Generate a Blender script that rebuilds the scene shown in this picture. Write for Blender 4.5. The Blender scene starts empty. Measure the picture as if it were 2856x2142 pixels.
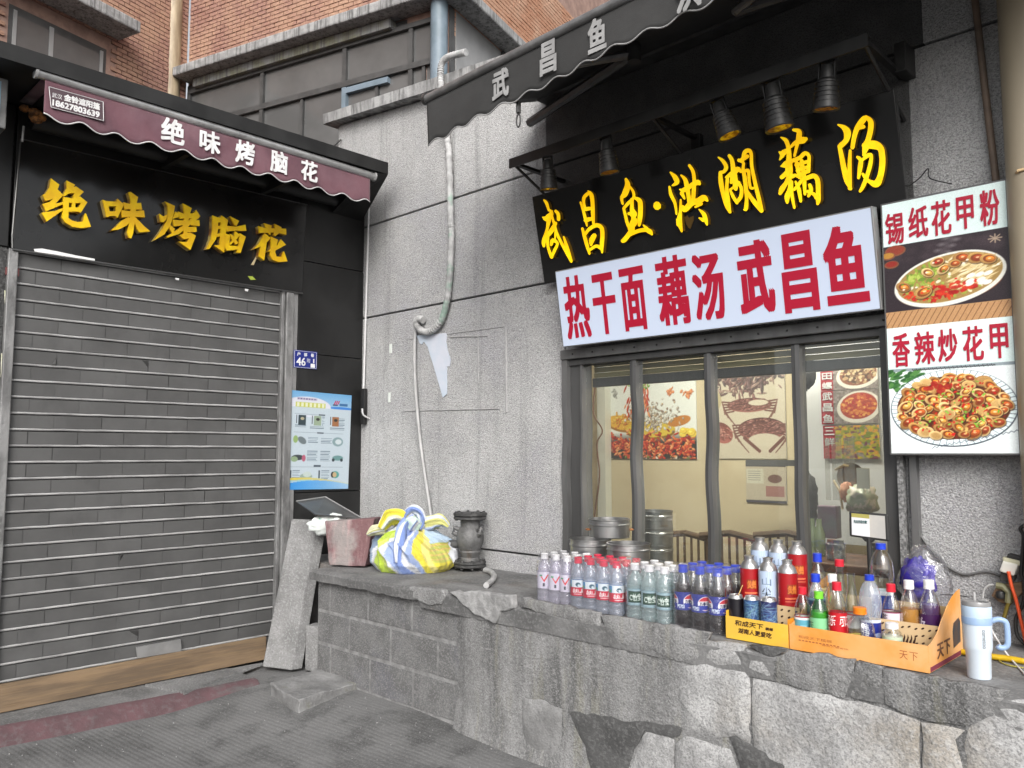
import bpy, bmesh, math, random
import numpy as np
from mathutils import Vector, Matrix
from mathutils import noise as mnoise

# ------------------------------------------------------------------ camera, sky, sun, exposure
sc = bpy.context.scene
col = sc.collection
CAM = np.array([0.0, 0.0, 1.37]); YAW, PITCH, FPX = -0.77366, 0.08392, 2261.0
cd = bpy.data.cameras.new('camera'); cam = bpy.data.objects.new('camera', cd); col.objects.link(cam)
cd.sensor_width = 36.0; cd.lens = 36.0 * FPX / 2856.0; cd.clip_start = 0.05; cd.clip_end = 300
cam.location = CAM; cam.rotation_euler = (math.pi / 2 + PITCH, 0, -YAW)
sc.camera = cam
SUN_EL, SUN_AZ = math.radians(34), math.radians(134)      # azimuth clockwise from +Y: high, behind the camera
w = bpy.data.worlds.new('World'); sc.world = w; w.use_nodes = True
nt = w.node_tree; bg = nt.nodes['Background']
sky = nt.nodes.new('ShaderNodeTexSky'); sky.sky_type = 'NISHITA'; sky.sun_disc = False
sky.sun_elevation = SUN_EL; sky.sun_rotation = SUN_AZ; sky.dust_density = 5.0; sky.air_density = 1.0
hs = nt.nodes.new('ShaderNodeHueSaturation'); hs.inputs['Saturation'].default_value = 0.22
nt.links.new(sky.outputs[0], hs.inputs['Color']); nt.links.new(hs.outputs[0], bg.inputs[0])
bg.inputs[1].default_value = 0.14
sd = bpy.data.lights.new('sun', 'SUN'); sun = bpy.data.objects.new('sun', sd); col.objects.link(sun)
sd.energy = 1.0; sd.angle = math.radians(30); sd.color = (1.0, 0.97, 0.93)
sv = Vector((math.sin(SUN_AZ) * math.cos(SUN_EL), math.cos(SUN_AZ) * math.cos(SUN_EL), math.sin(SUN_EL)))
sun.rotation_euler = sv.to_track_quat('Z', 'Y').to_euler(); sun.location = (0, 0, 12)
sc.view_settings.view_transform = 'Standard'; sc.view_settings.look = 'None'
sc.view_settings.exposure = 0.66; sc.view_settings.gamma = 1.0
sc.cycles.transparent_max_bounces = 32; sc.cycles.max_bounces = 8; sc.cycles.caustics_reflective = False; sc.cycles.caustics_refractive = False

RND = random.Random(11)
XL, YR, LEDGE = -4.78, 3.37, 0.69      # left shop front plane, right wall plane, ledge top

# ------------------------------------------------------------------ survey: photograph sight lines met with known planes
_f = np.array([math.sin(YAW) * math.cos(PITCH), math.cos(YAW) * math.cos(PITCH), math.sin(PITCH)])
_r = np.array([math.cos(YAW), -math.sin(YAW), 0.0]); _u = np.cross(_r, _f)
def ray(x, y): return _f * FPX + _r * (x - 1428) - _u * (y - 1071)
def on(x, y, ax, v):
    d = ray(x, y); return CAM + d * ((v - CAM[ax]) / d[ax])
def onX(x, y, v=XL): return on(x, y, 0, v)
def onY(x, y, v=YR): return on(x, y, 1, v)
def onZ(x, y, v=LEDGE): return on(x, y, 2, v)
def Zm(ox, oy, s):                       # zoomed-detail coordinates -> photograph pixels
    return lambda x, y: (ox + x / s, oy + y / s)

class Frame:
    """a flat working plane: origin o, axes u (right), v (up), n (outwards)"""
    def __init__(s, o, u, v):
        s.o = np.array(o, float); s.u = np.array(u, float); s.u /= np.linalg.norm(s.u)
        s.v = np.array(v, float); s.v /= np.linalg.norm(s.v); s.n = np.cross(s.u, s.v)
    def p(s, a, b, d=0.0): return s.o + s.u * a + s.v * b + s.n * d
    def px(s, x, y, d=0.0):
        r = ray(x, y); o = s.o + s.n * d; t = ((o - CAM) @ s.n) / (r @ s.n); q = CAM + r * t - o
        return q @ s.u, q @ s.v
    def off(s, d): return Frame(s.o + s.n * d, s.u, s.v)
def FY(y): return Frame((0, y, 0), (1, 0, 0), (0, 0, 1))           # faces -y (right-hand wall)
def FX(x): return Frame((x, 0, 0), (0, 1, 0), (0, 0, 1))           # faces +x (left-hand shop)

# ------------------------------------------------------------------ objects
def base_of(o):
    v = Vector((0, 0, 0))
    while o is not None: v = v + o.location; o = o.parent
    return v
def tag(o, label=None, cat=None, group=None, kind=None):
    if label: o['label'] = label
    if cat: o['category'] = cat
    if group: o['group'] = group
    if kind: o['kind'] = kind
    return o
def thing(name, label, cat, loc=(0, 0, 0), group=None, rz=0):
    o = bpy.data.objects.new(name, None); col.objects.link(o); o.empty_display_size = 0.05
    o.location = loc; o.rotation_euler = (0, 0, rz)
    return tag(o, label, cat, group)
def copy_tree(o, parent=None):
    c = o.copy(); col.objects.link(c); c.parent = parent
    for ch in [x for x in o.children]: copy_tree(ch, c)
    return c

class MB:
    def __init__(s): s.v = []; s.f = []; s.m = []; s.mi = 0
    def add(s, vs, fs):
        k = len(s.v); s.v.extend([tuple(map(float, p)) for p in vs])
        s.f.extend([tuple(k + i for i in f) for f in fs]); s.m.extend([s.mi] * len(fs)); return s
    def box(s, x0, x1, y0, y1, z0, z1):
        return s.add([(x0, y0, z0), (x1, y0, z0), (x1, y1, z0), (x0, y1, z0), (x0, y0, z1), (x1, y0, z1), (x1, y1, z1), (x0, y1, z1)],
                     [(0, 3, 2, 1), (4, 5, 6, 7), (0, 1, 5, 4), (1, 2, 6, 5), (2, 3, 7, 6), (3, 0, 4, 7)])
    def hexa(s, p8):                      # bottom 4 then top 4, same order
        return s.add(p8, [(0, 3, 2, 1), (4, 5, 6, 7), (0, 1, 5, 4), (1, 2, 6, 5), (2, 3, 7, 6), (3, 0, 4, 7)])
    def fbox(s, F, u0, u1, v0, v1, d0, d1):
        P = F.p; return s.add([P(u0, v0, d0), P(u1, v0, d0), P(u1, v1, d0), P(u0, v1, d0), P(u0, v0, d1), P(u1, v0, d1), P(u1, v1, d1), P(u0, v1, d1)],
                     [(0, 3, 2, 1), (4, 5, 6, 7), (0, 1, 5, 4), (1, 2, 6, 5), (2, 3, 7, 6), (3, 0, 4, 7)])
    def prism(s, F, poly, d0, d1):
        a = sum(poly[i - 1][0] * poly[i][1] - poly[i][0] * poly[i - 1][1] for i in range(len(poly)))
        if a < 0: poly = poly[::-1]
        n = len(poly); vs = [F.p(a, b, d0) for a, b in poly] + [F.p(a, b, d1) for a, b in poly]
        return s.add(vs, [tuple(range(n))[::-1], tuple(range(n, 2 * n))] + [(i, (i + 1) % n, n + (i + 1) % n, n + i) for i in range(n)])
    def tube(s, path, r, n=8, cap=True):
        P = [Vector(p) for p in path]; m = len(P); rs = r if hasattr(r, '__len__') else [r] * m
        vs = []; up = None
        for i in range(m):
            t = (P[min(i + 1, m - 1)] - P[max(i - 1, 0)])
            t = t.normalized() if t.length > 1e-9 else Vector((0, 0, 1))
            if up is None: up = Vector((0, 0, 1)) if abs(t.z) < .9 else Vector((1, 0, 0))
            a = up - t * up.dot(t); a = a.normalized() if a.length > 1e-6 else t.orthogonal().normalized(); up = a
            b = t.cross(a)
            vs += [P[i] + (a * math.cos(2 * math.pi * k / n) + b * math.sin(2 * math.pi * k / n)) * rs[i] for k in range(n)]
        fs = [(i * n + k, i * n + (k + 1) % n, (i + 1) * n + (k + 1) % n, (i + 1) * n + k) for i in range(m - 1) for k in range(n)]
        if cap: fs += [tuple(range(n))[::-1], tuple((m - 1) * n + k for k in range(n))]
        return s.add(vs, fs)
    def lathe(s, prof, n=24, c=(0, 0, 0), cap0=True, cap1=True, sq=None):
        vs = []
        for r, z in prof:
            for k in range(n):
                a = 2 * math.pi * k / n; q = 1.0
                if sq: q = 1.0 / max(abs(math.cos(a)) ** sq + abs(math.sin(a)) ** sq, 1e-9) ** (1.0 / sq)
                vs.append((c[0] + r * q * math.cos(a), c[1] + r * q * math.sin(a), c[2] + z))
        m = len(prof)
        fs = [(i * n + k, i * n + (k + 1) % n, (i + 1) * n + (k + 1) % n, (i + 1) * n + k) for i in range(m - 1) for k in range(n)]
        if cap0: fs.append(tuple(range(n))[::-1])
        if cap1: fs.append(tuple((m - 1) * n + k for k in range(n)))
        return s.add(vs, fs)
    def grid(s, nu, nv, fn):
        vs = [fn(i / nu, j / nv) for j in range(nv + 1) for i in range(nu + 1)]
        return s.add(vs, [(j * (nu + 1) + i, j * (nu + 1) + i + 1, (j + 1) * (nu + 1) + i + 1, (j + 1) * (nu + 1) + i) for j in range(nv) for i in range(nu)])
    def build(s, name, mat, parent=None, smooth=False, bevel=0, seg=2, solid=0, world=True, sub=0):
        me = bpy.data.meshes.new(name)
        vs = s.v
        if world and parent is not None:
            b = base_of(parent); vs = [(x - b.x, y - b.y, z - b.z) for x, y, z in vs]
        me.from_pydata(vs, [], s.f); 
        mats = mat if isinstance(mat, (list, tuple)) else [mat]
        for m_ in mats: me.materials.append(m_)
        if len(mats) > 1: me.polygons.foreach_set('material_index', s.m)
        if smooth:
            me.polygons.foreach_set('use_smooth', [True] * len(s.f))
            if smooth != 'all': me.set_sharp_from_angle(angle=math.radians(smooth if smooth is not True else 40))
        me.update()
        o = bpy.data.objects.new(name, me); col.objects.link(o); o.parent = parent
        if solid: md = o.modifiers.new('solid', 'SOLIDIFY'); md.thickness = solid; md.offset = 0
        if sub: md = o.modifiers.new('sub', 'SUBSURF'); md.levels = sub; md.render_levels = sub
        if bevel:
            md = o.modifiers.new('bevel', 'BEVEL'); md.width = bevel; md.segments = seg; md.limit_method = 'ANGLE'; md.angle_limit = math.radians(38)
        return o

# ------------------------------------------------------------------ materials
def C(h):
    h = h.lstrip('#'); c = [int(h[i:i + 2], 16) / 255 for i in (0, 2, 4)]
    return tuple(x / 12.92 if x <= .04045 else ((x + .055) / 1.055) ** 2.4 for x in c)
_mats = {}
def mat(name, c=(.5, .5, .5), rough=.6, metal=0.0, spec=0.5, c2=None, ns=8.0, mix=(.4, .6), detail=4, stretch=(1, 1, 1),
        spk=None, bump=None, grime=None, emit=0.0, ecol=None, vcol=None, trans=0, coat=0, sheen=0):
    """procedural Principled material in world space: c/c2 mottled by noise, spk=(scale,colour,amount) speckle, bump=[(scale,strength,stretch)], grime=(scale,colour,amount)"""
    if name in _mats: return _mats[name]
    m = bpy.data.materials.new(name); m.use_nodes = True; _mats[name] = m
    t = m.node_tree; N = t.nodes; L = t.links; b = N['Principled BSDF']
    b.inputs['Roughness'].default_value = rough; b.inputs['Metallic'].default_value = metal
    b.inputs['Specular IOR Level'].default_value = spec
    if coat: b.inputs['Coat Weight'].default_value = coat; b.inputs['Coat Roughness'].default_value = .08
    if sheen: b.inputs['Sheen Weight'].default_value = sheen
    if trans: b.inputs['Transmission Weight'].default_value = trans
    pos = N.new('ShaderNodeNewGeometry').outputs['Position']
    def vec(st):
        if st == (1, 1, 1): return pos
        q = N.new('ShaderNodeVectorMath'); q.operation = 'MULTIPLY'; L.new(pos, q.inputs[0]); q.inputs[1].default_value = st; return q.outputs[0]
    def noise(scale, det=4, st=(1, 1, 1), rgh=.55):
        q = N.new('ShaderNodeTexNoise'); q.inputs['Scale'].default_value = scale; q.inputs['Detail'].default_value = det; q.inputs['Roughness'].default_value = rgh
        L.new(vec(st), q.inputs['Vector']); return q.outputs['Fac']
    def ramp(src, lo, hi):
        q = N.new('ShaderNodeMapRange'); q.inputs['From Min'].default_value = lo; q.inputs['From Max'].default_value = hi; q.clamp = True
        L.new(src, q.inputs['Value']); return q.outputs[0]
    def mixc(fac, a, bb):
        q = N.new('ShaderNodeMix'); q.data_type = 'RGBA'
        if hasattr(fac, 'is_linked'): L.new(fac, q.inputs['Factor'])
        else: q.inputs['Factor'].default_value = fac
        for i, x in ((6, a), (7, bb)):
            if hasattr(x, 'is_linked'): L.new(x, q.inputs[i])
            else: q.inputs[i].default_value = (*x, 1)
        return q.outputs[2]
    if vcol:
        q = N.new('ShaderNodeVertexColor'); q.layer_name = 'Col'; cur = q.outputs[0]
    else: cur = c
    if c2 is not None: cur = mixc(ramp(noise(ns, detail, stretch), *mix), cur, c2)
    if grime:
        for g in (grime if isinstance(grime, list) else [grime]):
            sc_, gc, am = g[:3]; st = g[3] if len(g) > 3 else (1, 1, 1); th = g[4] if len(g) > 4 else (.5, .7)
            fq = ramp(noise(sc_, 6, st, .65), *th)
            mm = N.new('ShaderNodeMath'); mm.operation = 'MULTIPLY'; L.new(fq, mm.inputs[0]); mm.inputs[1].default_value = am
            cur = mixc(mm.outputs[0], cur, gc)
    if spk:
        for k in (spk if isinstance(spk, list) else [spk]):
            fq = ramp(noise(k[0], 2, (1, 1, 1), .5), .52, .62)
            mm = N.new('ShaderNodeMath'); mm.operation = 'MULTIPLY'; L.new(fq, mm.inputs[0]); mm.inputs[1].default_value = k[2]
            cur = mixc(mm.outputs[0], cur, k[1])
    if hasattr(cur, 'is_linked'): L.new(cur, b.inputs['Base Color'])
    else: b.inputs['Base Color'].default_value = (*cur, 1)
    if emit:
        b.inputs['Emission Strength'].default_value = emit
        if ecol is not None: b.inputs['Emission Color'].default_value = (*ecol, 1)
        elif hasattr(cur, 'is_linked'): L.new(cur, b.inputs['Emission Color'])
        else: b.inputs['Emission Color'].default_value = (*cur, 1)
    if bump:
        prev = None
        for k in bump:
            st = k[2] if len(k) > 2 else (1, 1, 1)
            q = N.new('ShaderNodeBump'); q.inputs['Strength'].default_value = k[1]; q.inputs['Distance'].default_value = k[3] if len(k) > 3 else .01
            L.new(noise(k[0], 3, st), q.inputs['Height'])
            if prev: L.new(prev, q.inputs['Normal'])
            prev = q.outputs[0]
        L.new(prev, b.inputs['Normal'])
    return m
def film(name, tint=(.95, .95, .95), lo=.04, hi=.6, rough=.06, bump=None, haze=0.0, hcol=(.8, .8, .8)):
    """thin clear plastic or glass: see-through shell with a view-angle sheen"""
    if name in _mats: return _mats[name]
    m = bpy.data.materials.new(name); m.use_nodes = True; _mats[name] = m
    t = m.node_tree; N = t.nodes; L = t.links; N.remove(N['Principled BSDF']); out = N['Material Output']
    tr = N.new('ShaderNodeBsdfTransparent'); tr.inputs[0].default_value = (*tint, 1)
    gl = N.new('ShaderNodeBsdfGlossy'); gl.inputs['Roughness'].default_value = rough; gl.inputs['Color'].default_value = (.95, .95, .95, 1)
    lw = N.new('ShaderNodeLayerWeight'); lw.inputs['Blend'].default_value = .35
    mr = N.new('ShaderNodeMapRange'); mr.inputs['To Min'].default_value = lo; mr.inputs['To Max'].default_value = hi
    L.new(lw.outputs['Facing'], mr.inputs[0]); 
    mx = N.new('ShaderNodeMixShader'); L.new(mr.outputs[0], mx.inputs[0]); L.new(tr.outputs[0], mx.inputs[1]); L.new(gl.outputs[0], mx.inputs[2])
    sh = mx.outputs[0]
    if haze:
        df = N.new('ShaderNodeBsdfDiffuse'); df.inputs[0].default_value = (*hcol, 1)
        m2 = N.new('ShaderNodeMixShader'); m2.inputs[0].default_value = haze; L.new(sh, m2.inputs[1]); L.new(df.outputs[0], m2.inputs[2]); sh = m2.outputs[0]
    L.new(sh, out.inputs['Surface'])
    if bump:
        nz = N.new('ShaderNodeTexNoise'); nz.inputs['Scale'].default_value = bump[0]; nz.inputs['Detail'].default_value = 3
        g = N.new('ShaderNodeNewGeometry'); L.new(g.outputs['Position'], nz.inputs['Vector'])
        bp = N.new('ShaderNodeBump'); bp.inputs['Strength'].default_value = bump[1]; bp.inputs['Distance'].default_value = .01
        L.new(nz.outputs['Fac'], bp.inputs['Height']); L.new(bp.outputs[0], gl.inputs['Normal']); L.new(bp.outputs[0], lw.inputs['Normal'])
    return m

# ------------------------------------------------------------------ lettering
_fc = bpy.data.curves.new('lettering_source', 'FONT'); _fo = bpy.data.objects.new('lettering_source', _fc); col.objects.link(_fo)
_gl = {}
def glyph(txt, slant=0.0):
    k = (txt, slant)
    if k not in _gl:
        _fc.body = txt; _fc.shear = slant; _fc.resolution_u = 3
        bpy.context.view_layer.update()
        me = bpy.data.meshes.new_from_object(_fo.evaluated_get(bpy.context.evaluated_depsgraph_get()))
        v = np.array([tuple(p.co)[:2] for p in me.vertices]); f = [tuple(p.vertices) for p in me.polygons]
        a, b = v.min(0), v.max(0); asp = (b[0] - a[0]) / (b[1] - a[1])
        _gl[k] = ((v - a) / (b - a), f, asp); bpy.data.meshes.remove(me)
    return _gl[k]
_lz = [0]
def write(mb, txt, F, u0, u1, v0, v1, d=0.0, bold=0.0, shear=0.0, slant=0.0, vshear=0.0):
    """lay a line of text into the rectangle u0..u1 x v0..v1 of a frame as thin raised shapes"""
    V, f, asp = glyph(txt, slant); W, H = u1 - u0, v1 - v0
    offs = [(0, 0)]
    if bold: offs = [(bold * a, bold * b) for a in (-1, 0, 1) for b in (-1, 0, 1)]
    for i, (a, b) in enumerate(offs):
        dd = d + i * 0.00012
        mb.add([F.p(u0 + p[0] * (W - 2 * bold) + bold + a + shear * p[1], v0 + bold + p[1] * (H - 2 * bold) + b + vshear * p[0], dd) for p in V], f)
def fit(F, zm, Lp, Rp, Tp, Bp):
    return F.px(*zm(*Lp))[0], F.px(*zm(*Rp))[0], F.px(*zm(*Bp))[1], F.px(*zm(*Tp))[1]

def spline(pts, k=5):
    P = [np.array(p, float) for p in pts]
    if len(P) < 3: return P
    out = []
    for i in range(len(P) - 1):
        p0, p1, p2, p3 = P[max(i - 1, 0)], P[i], P[i + 1], P[min(i + 2, len(P) - 1)]
        for j in range(k):
            t = j / k
            out.append(.5 * ((2 * p1) + (-p0 + p2) * t + (2 * p0 - 5 * p1 + 4 * p2 - p3) * t * t + (-p0 + 3 * p1 - 3 * p2 + p3) * t ** 3))
    return out + [P[-1]]

# ------------------------------------------------------------------ flat print: painted rasters carried as point colours on a fine sheet
class Canvas:
    def __init__(s, w, h, c=(1, 1, 1)):
        s.w, s.h = w, h; s.a = np.empty((h, w, 3)); s.a[:] = c; s.Y, s.X = np.mgrid[0:h, 0:w].astype(float); s.rng = np.random.default_rng(5)
    def ell(s, cx, cy, rx, ry, c, ang=0, soft=1.0, al=1.0, shade=0.0):
        R = max(rx, ry) + 2; x0, x1 = max(0, int(cx - R)), min(s.w, int(cx + R) + 2); y0, y1 = max(0, int(cy - R)), min(s.h, int(cy + R) + 2)
        if x1 <= x0 or y1 <= y0: return
        X, Y = s.X[y0:y1, x0:x1] - cx, s.Y[y0:y1, x0:x1] - cy; ca, sa = math.cos(ang), math.sin(ang)
        d = np.sqrt(((X * ca + Y * sa) / rx) ** 2 + ((-X * sa + Y * ca) / ry) ** 2)
        m = np.clip((1 - d) * min(rx, ry) / soft + .5, 0, 1)[..., None] * al
        cc = np.array(c, float)
        if shade: cc = cc * (1 + shade * (-(Y / ry))[..., None] * .5)
        s.a[y0:y1, x0:x1] = s.a[y0:y1, x0:x1] * (1 - m) + np.clip(cc, 0, 1) * m
    def rect(s, x0, y0, x1, y1, c, al=1.0):
        x0, y0, x1, y1 = [int(round(q)) for q in (x0, y0, x1, y1)]; r = s.a[max(y0, 0):y1, max(x0, 0):x1]; r[:] = r * (1 - al) + np.array(c) * al
    def line(s, x0, y0, x1, y1, wd, c, al=1.0):
        n = int(max(abs(x1 - x0), abs(y1 - y0)) / max(wd * .5, .5)) + 1
        for i in range(n + 1): s.ell(x0 + (x1 - x0) * i / n, y0 + (y1 - y0) * i / n, wd / 2 + .01, wd / 2 + .01, c, al=al)
    def noise(s, amt, cell=1):
        h, w = -(-s.h // cell), -(-s.w // cell); q = s.rng.normal(0, amt, (h, w, 1)); q = np.repeat(np.repeat(q, cell, 0), cell, 1)[:s.h, :s.w]
        s.a = np.clip(s.a + q, 0, 1)
    def sheet(s, name, m, F, u0, u1, v0, v1, parent, d=0.0, wave=0.0, fn=None):
        w, h = s.w, s.h; U = np.linspace(u0, u1, w); V = np.linspace(v1, v0, h)
        uu, vv = np.meshgrid(U, V); dd = d + (wave * np.sin((uu - u0) * 9 + (vv - v0) * 4) if wave else 0 * uu)
        P = (F.o + uu[..., None] * F.u + vv[..., None] * F.v + dd[..., None] * F.n).reshape(-1, 3)
        if fn is not None: P = fn(uu, vv).reshape(-1, 3)
        b = base_of(parent); P = P - np.array([b.x, b.y, b.z])
        me = bpy.data.meshes.new(name); nf = (w - 1) * (h - 1)
        idx = np.arange(w * h).reshape(h, w); q = np.stack([idx[1:, :-1], idx[1:, 1:], idx[:-1, 1:], idx[:-1, :-1]], -1).reshape(-1)
        me.vertices.add(w * h); me.vertices.foreach_set('co', P.reshape(-1).astype(np.float32))
        me.loops.add(nf * 4); me.loops.foreach_set('vertex_index', q.astype(np.int32))
        me.polygons.add(nf); me.polygons.foreach_set('loop_start', np.arange(0, nf * 4, 4, dtype=np.int32)); me.update(calc_edges=True); me.validate()
        at = me.color_attributes.new('Col', 'FLOAT_COLOR', 'POINT'); a = s.a.reshape(-1, 3)
        lin = np.where(a <= .04045, a / 12.92, ((a + .055) / 1.055) ** 2.4); at.data.foreach_set('color', np.concatenate([lin, np.ones((w * h, 1))], 1).reshape(-1).astype(np.float32))
        me.materials.append(m); o = bpy.data.objects.new(name, me); col.objects.link(o); o.parent = parent; return o
def set_vcol(o, fn):
    me = o.data; at = me.color_attributes.new('Col', 'FLOAT_COLOR', 'POINT')
    for i, v in enumerate(me.vertices): at.data[i].color = (*fn(v.co), 1)
# ------------------------------------------------------------------ shared materials
G = lambda x: (x, x, x)
M_pebble = mat('pebble_dash', G(.55), .9, c2=G(.45), ns=2.2, spk=[(120, G(.24), .5), (95, G(.66), .4), (210, G(.14), .5)], bump=[(130, .9, (1, 1, 1), .012)], grime=[(1.3, G(.28), .45, (1, 1, .35), (.5, .75)), (4, G(.17), .6, (3, 3, .14), (.54, .72)), (.8, G(.30), .45, (1, 1, 1), (.5, .7)), (2.2, (.42, .41, .47), .4)])
M_shade_paint = mat('pebble_dash_painted_shade', G(.12), .85, c2=G(.085), ns=5, spk=(170, G(.02), .6), bump=[(150, .5, (1, 1, 1), .01)])  # pebble-dash below the awning, with the awning's shade put into its colour
M_joint = mat('joint_mortar_dark', G(.10), .9, c2=G(.06), ns=9)
M_coping = mat('weathered_coping', G(.42), .9, c2=G(.2), ns=14, stretch=(1, 1, .25), grime=(9, G(.07), .7, (2.5, 2.5, .3), (.52, .66)), bump=[(40, .5)])
M_cement = mat('stained_cement', G(.24), .9, c2=G(.16), ns=5, stretch=(1.6, 1, .45), grime=[(3.0, G(.075), .8, (2.2, 1, .35), (.5, .64)), (5, (.30, .29, .22), .45, (2.5, 1, .3), (.55, .68)), (14, G(.33), .4, (2, 1, .25), (.56, .7))], spk=[(60, G(.32), .35), (130, G(.09), .45), (170, G(.36), .35)], bump=[(28, .45), (120, .6)])
M_cement_d = mat('damp_cement', G(.085), .85, c2=G(.06), ns=7, spk=(70, G(.17), .4), bump=[(40, .5), (120, .3)])
M_stone = mat('pale_granite_block', G(.43), .9, c2=G(.32), ns=6, grime=[(3.5, G(.16), .65, (2.2, 1, .7), (.5, .66)), (1.1, (.30, .25, .18), .5, (1, 1, 1), (.55, .7))], spk=[(90, G(.18), .45), (60, G(.45), .4), (150, G(.12), .45)], bump=[(30, .6), (110, .4)])
M_stone2 = mat('grey_granite_block', G(.27), .9, c2=G(.18), ns=6, grime=(5, G(.1), .5), spk=[(90, G(.14), .4)], bump=[(30, .6), (110, .4)])
M_whitecem = mat('white_cement_patch', G(.36), .9, c2=G(.22), ns=14, grime=(9, G(.15), .5), bump=[(45, .7)])
M_block = mat('concrete_block', G(.165), .95, c2=G(.12), ns=9, spk=[(150, G(.09), .5), (110, G(.27), .45)], grime=(2.5, (.15, .15, .19), .4), bump=[(120, .6)])
M_mortar = mat('block_mortar', G(.26), .95, c2=G(.17), ns=18, bump=[(80, .4)])
M_ledge = mat('worn_ledge_top', G(.18), .85, c2=G(.11), ns=4, grime=[(5, G(.055), .6, (.5, 1.5, 1), (.52, .7)), (1.2, (.20, .14, .09), .55, (1, 1, 1), (.58, .75))], spk=(70, G(.28), .3), bump=[(18, .3), (90, .4)])
M_black = mat('black_cladding', G(.013), .32, c2=G(.02), ns=3, grime=(2.5, G(.045), .5, (1, 1, .4), (.55, .75)), spec=.35)
M_blackrough = mat('rough_dark_stone', G(.05), .8, c2=G(.02), ns=25, spk=(90, G(.12), .5), bump=[(60, .8)])
M_roofdark = mat('black_roof_metal', G(.012), .5, c2=G(.022), ns=4, spec=.3)
M_red = mat('worn_red_paint', (.105, .056, .063), .9, c2=(.08, .047, .052), ns=8, grime=[(9, G(.10), .7, (1, .4, 1), (.56, .66)), (30, G(.14), .4)], bump=[(30, .5)])
M_conc = mat('old_concrete', G(.17), .9, c2=G(.11), ns=5, grime=(4, G(.07), .6, (1, .5, 1), (.5, .7)), spk=(80, G(.27), .35), bump=[(40, .5), (120, .3)])

def rough(poly, step=.03, amp=.006, seed=0.0):
    out = []; n = len(poly)
    for i in range(n):
        a, b = np.array(poly[i], float), np.array(poly[(i + 1) % n], float); L = np.linalg.norm(b - a); k = max(1, int(L / step))
        for j in range(k):
            p = a + (b - a) * j / k
            q = mnoise.noise_vector(Vector((p[0] * 23 + seed, p[1] * 23, seed * 1.7)))
            out.append((p[0] + q.x * amp, p[1] + q.y * amp))
    return out
from mathutils.geometry import delaunay_2d_cdt
def dome(F, poly, d0, d1, drop, amp, rim, seed):
    """a stone or patch: outline filled with points, face rounded off towards its rim and made uneven"""
    P = np.array(poly); lo, hi = P.min(0), P.max(0); st = .022; gx, gy = np.meshgrid(np.arange(lo[0], hi[0], st), np.arange(lo[1], hi[1], st)); Q = np.stack([gx.ravel(), gy.ravel()], 1)
    A, B_ = P, np.roll(P, -1, 0)
    def dist(q):
        ab = B_ - A; t = np.clip(((q - A) * ab).sum(1) / (ab ** 2).sum(1), 0, 1); return np.sqrt(((A + ab * t[:, None] - q) ** 2).sum(1).min())
    def inside(q):
        c = ((A[:, 1] > q[1]) != (B_[:, 1] > q[1])); xi = A[:, 0] + (q[1] - A[:, 1]) * (B_[:, 0] - A[:, 0]) / np.where(B_[:, 1] == A[:, 1], 1e-9, B_[:, 1] - A[:, 1]); return (c & (q[0] < xi)).sum() % 2 == 1
    Q = [q for q in Q if inside(q) and dist(q) > .008]; n0 = len(P)
    V, E_, Fc, *_ = delaunay_2d_cdt([Vector(p) for p in list(P) + Q], [(i, (i + 1) % n0) for i in range(n0)], [], 1, 1e-5)
    mb = MB(); vs = []
    for v in V:
        dd = dist(np.array(v)); k = sm(dd / rim); h = d1 - drop * (1 - k) + amp * mnoise.noise(Vector((v.x * 9, v.y * 9, seed))) + amp * .6 * mnoise.noise(Vector((v.x * 28, v.y * 28, seed))); vs.append(F.p(v.x, v.y, h))
    mb.add(vs, [tuple(f) for f in Fc])
    a = sum(P[i - 1][0] * P[i][1] - P[i][0] * P[i - 1][1] for i in range(n0)); mb.prism(F, [tuple(p) for p in P], d0, d1 - drop - .004); return mb
def sm(x): x = min(max(x, 0), 1); return x * x * (3 - 2 * x)

# ------------------------------------------------------------------ ground: ridged concrete lane rising a little into the corner
def ground_h(x, y):
    rise = float(np.interp(x, [-4.6, -3.9, -3.6, -3.27, -2.9, -2.6, -1.8, 2], [.05, .08, .085, .085, .070, .062, .05, .03]))
    return rise * sm((y - 1.75) / .9) + .004 * mnoise.noise(Vector((x * 3, y * 3, 0)))
xs = [-60, -30, -12, -7] + list(np.linspace(-5.0, .8, 88)) + [2, 5, 12, 30, 60]; ys = [-60, -30, -12, -5, -2] + list(np.linspace(-.8, 2.72, 60)) + [4, 8, 20, 60]
mb = MB(); n = len(xs)
mb.add([(x, y, ground_h(x, min(y, 2.72)) if -6 < x < 2 and y > -1 else 0) for y in ys for x in xs], [(j * n + i, j * n + i + 1, (j + 1) * n + i + 1, (j + 1) * n + i) for j in range(len(ys) - 1) for i in range(n - 1)])
M_ground = mat('ridged_concrete', G(.150), .9, c2=G(.10), ns=3.0, grime=[(2.2, G(.17), .5, (1, 1, 1), (.52, .72)), (6, G(.05), .7, (1, 1, 1), (.52, .7))], spk=[(120, G(.3), .25)])
t = M_ground.node_tree; N = t.nodes
wv = N.new('ShaderNodeTexWave'); wv.bands_direction = 'Y'; wv.inputs['Scale'].default_value = 12.0; wv.inputs['Distortion'].default_value = 1.6; wv.inputs['Detail'].default_value = 2; wv.inputs['Detail Scale'].default_value = .8
ge = N.new('ShaderNodeNewGeometry'); mp = N.new('ShaderNodeMapping'); mp.inputs['Rotation'].default_value = (0, 0, math.radians(-4)); t.links.new(ge.outputs['Position'], mp.inputs[0]); t.links.new(mp.outputs[0], wv.inputs['Vector'])
nz = N.new('ShaderNodeTexNoise'); nz.inputs['Scale'].default_value = 60; t.links.new(ge.outputs['Position'], nz.inputs['Vector'])
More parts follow.
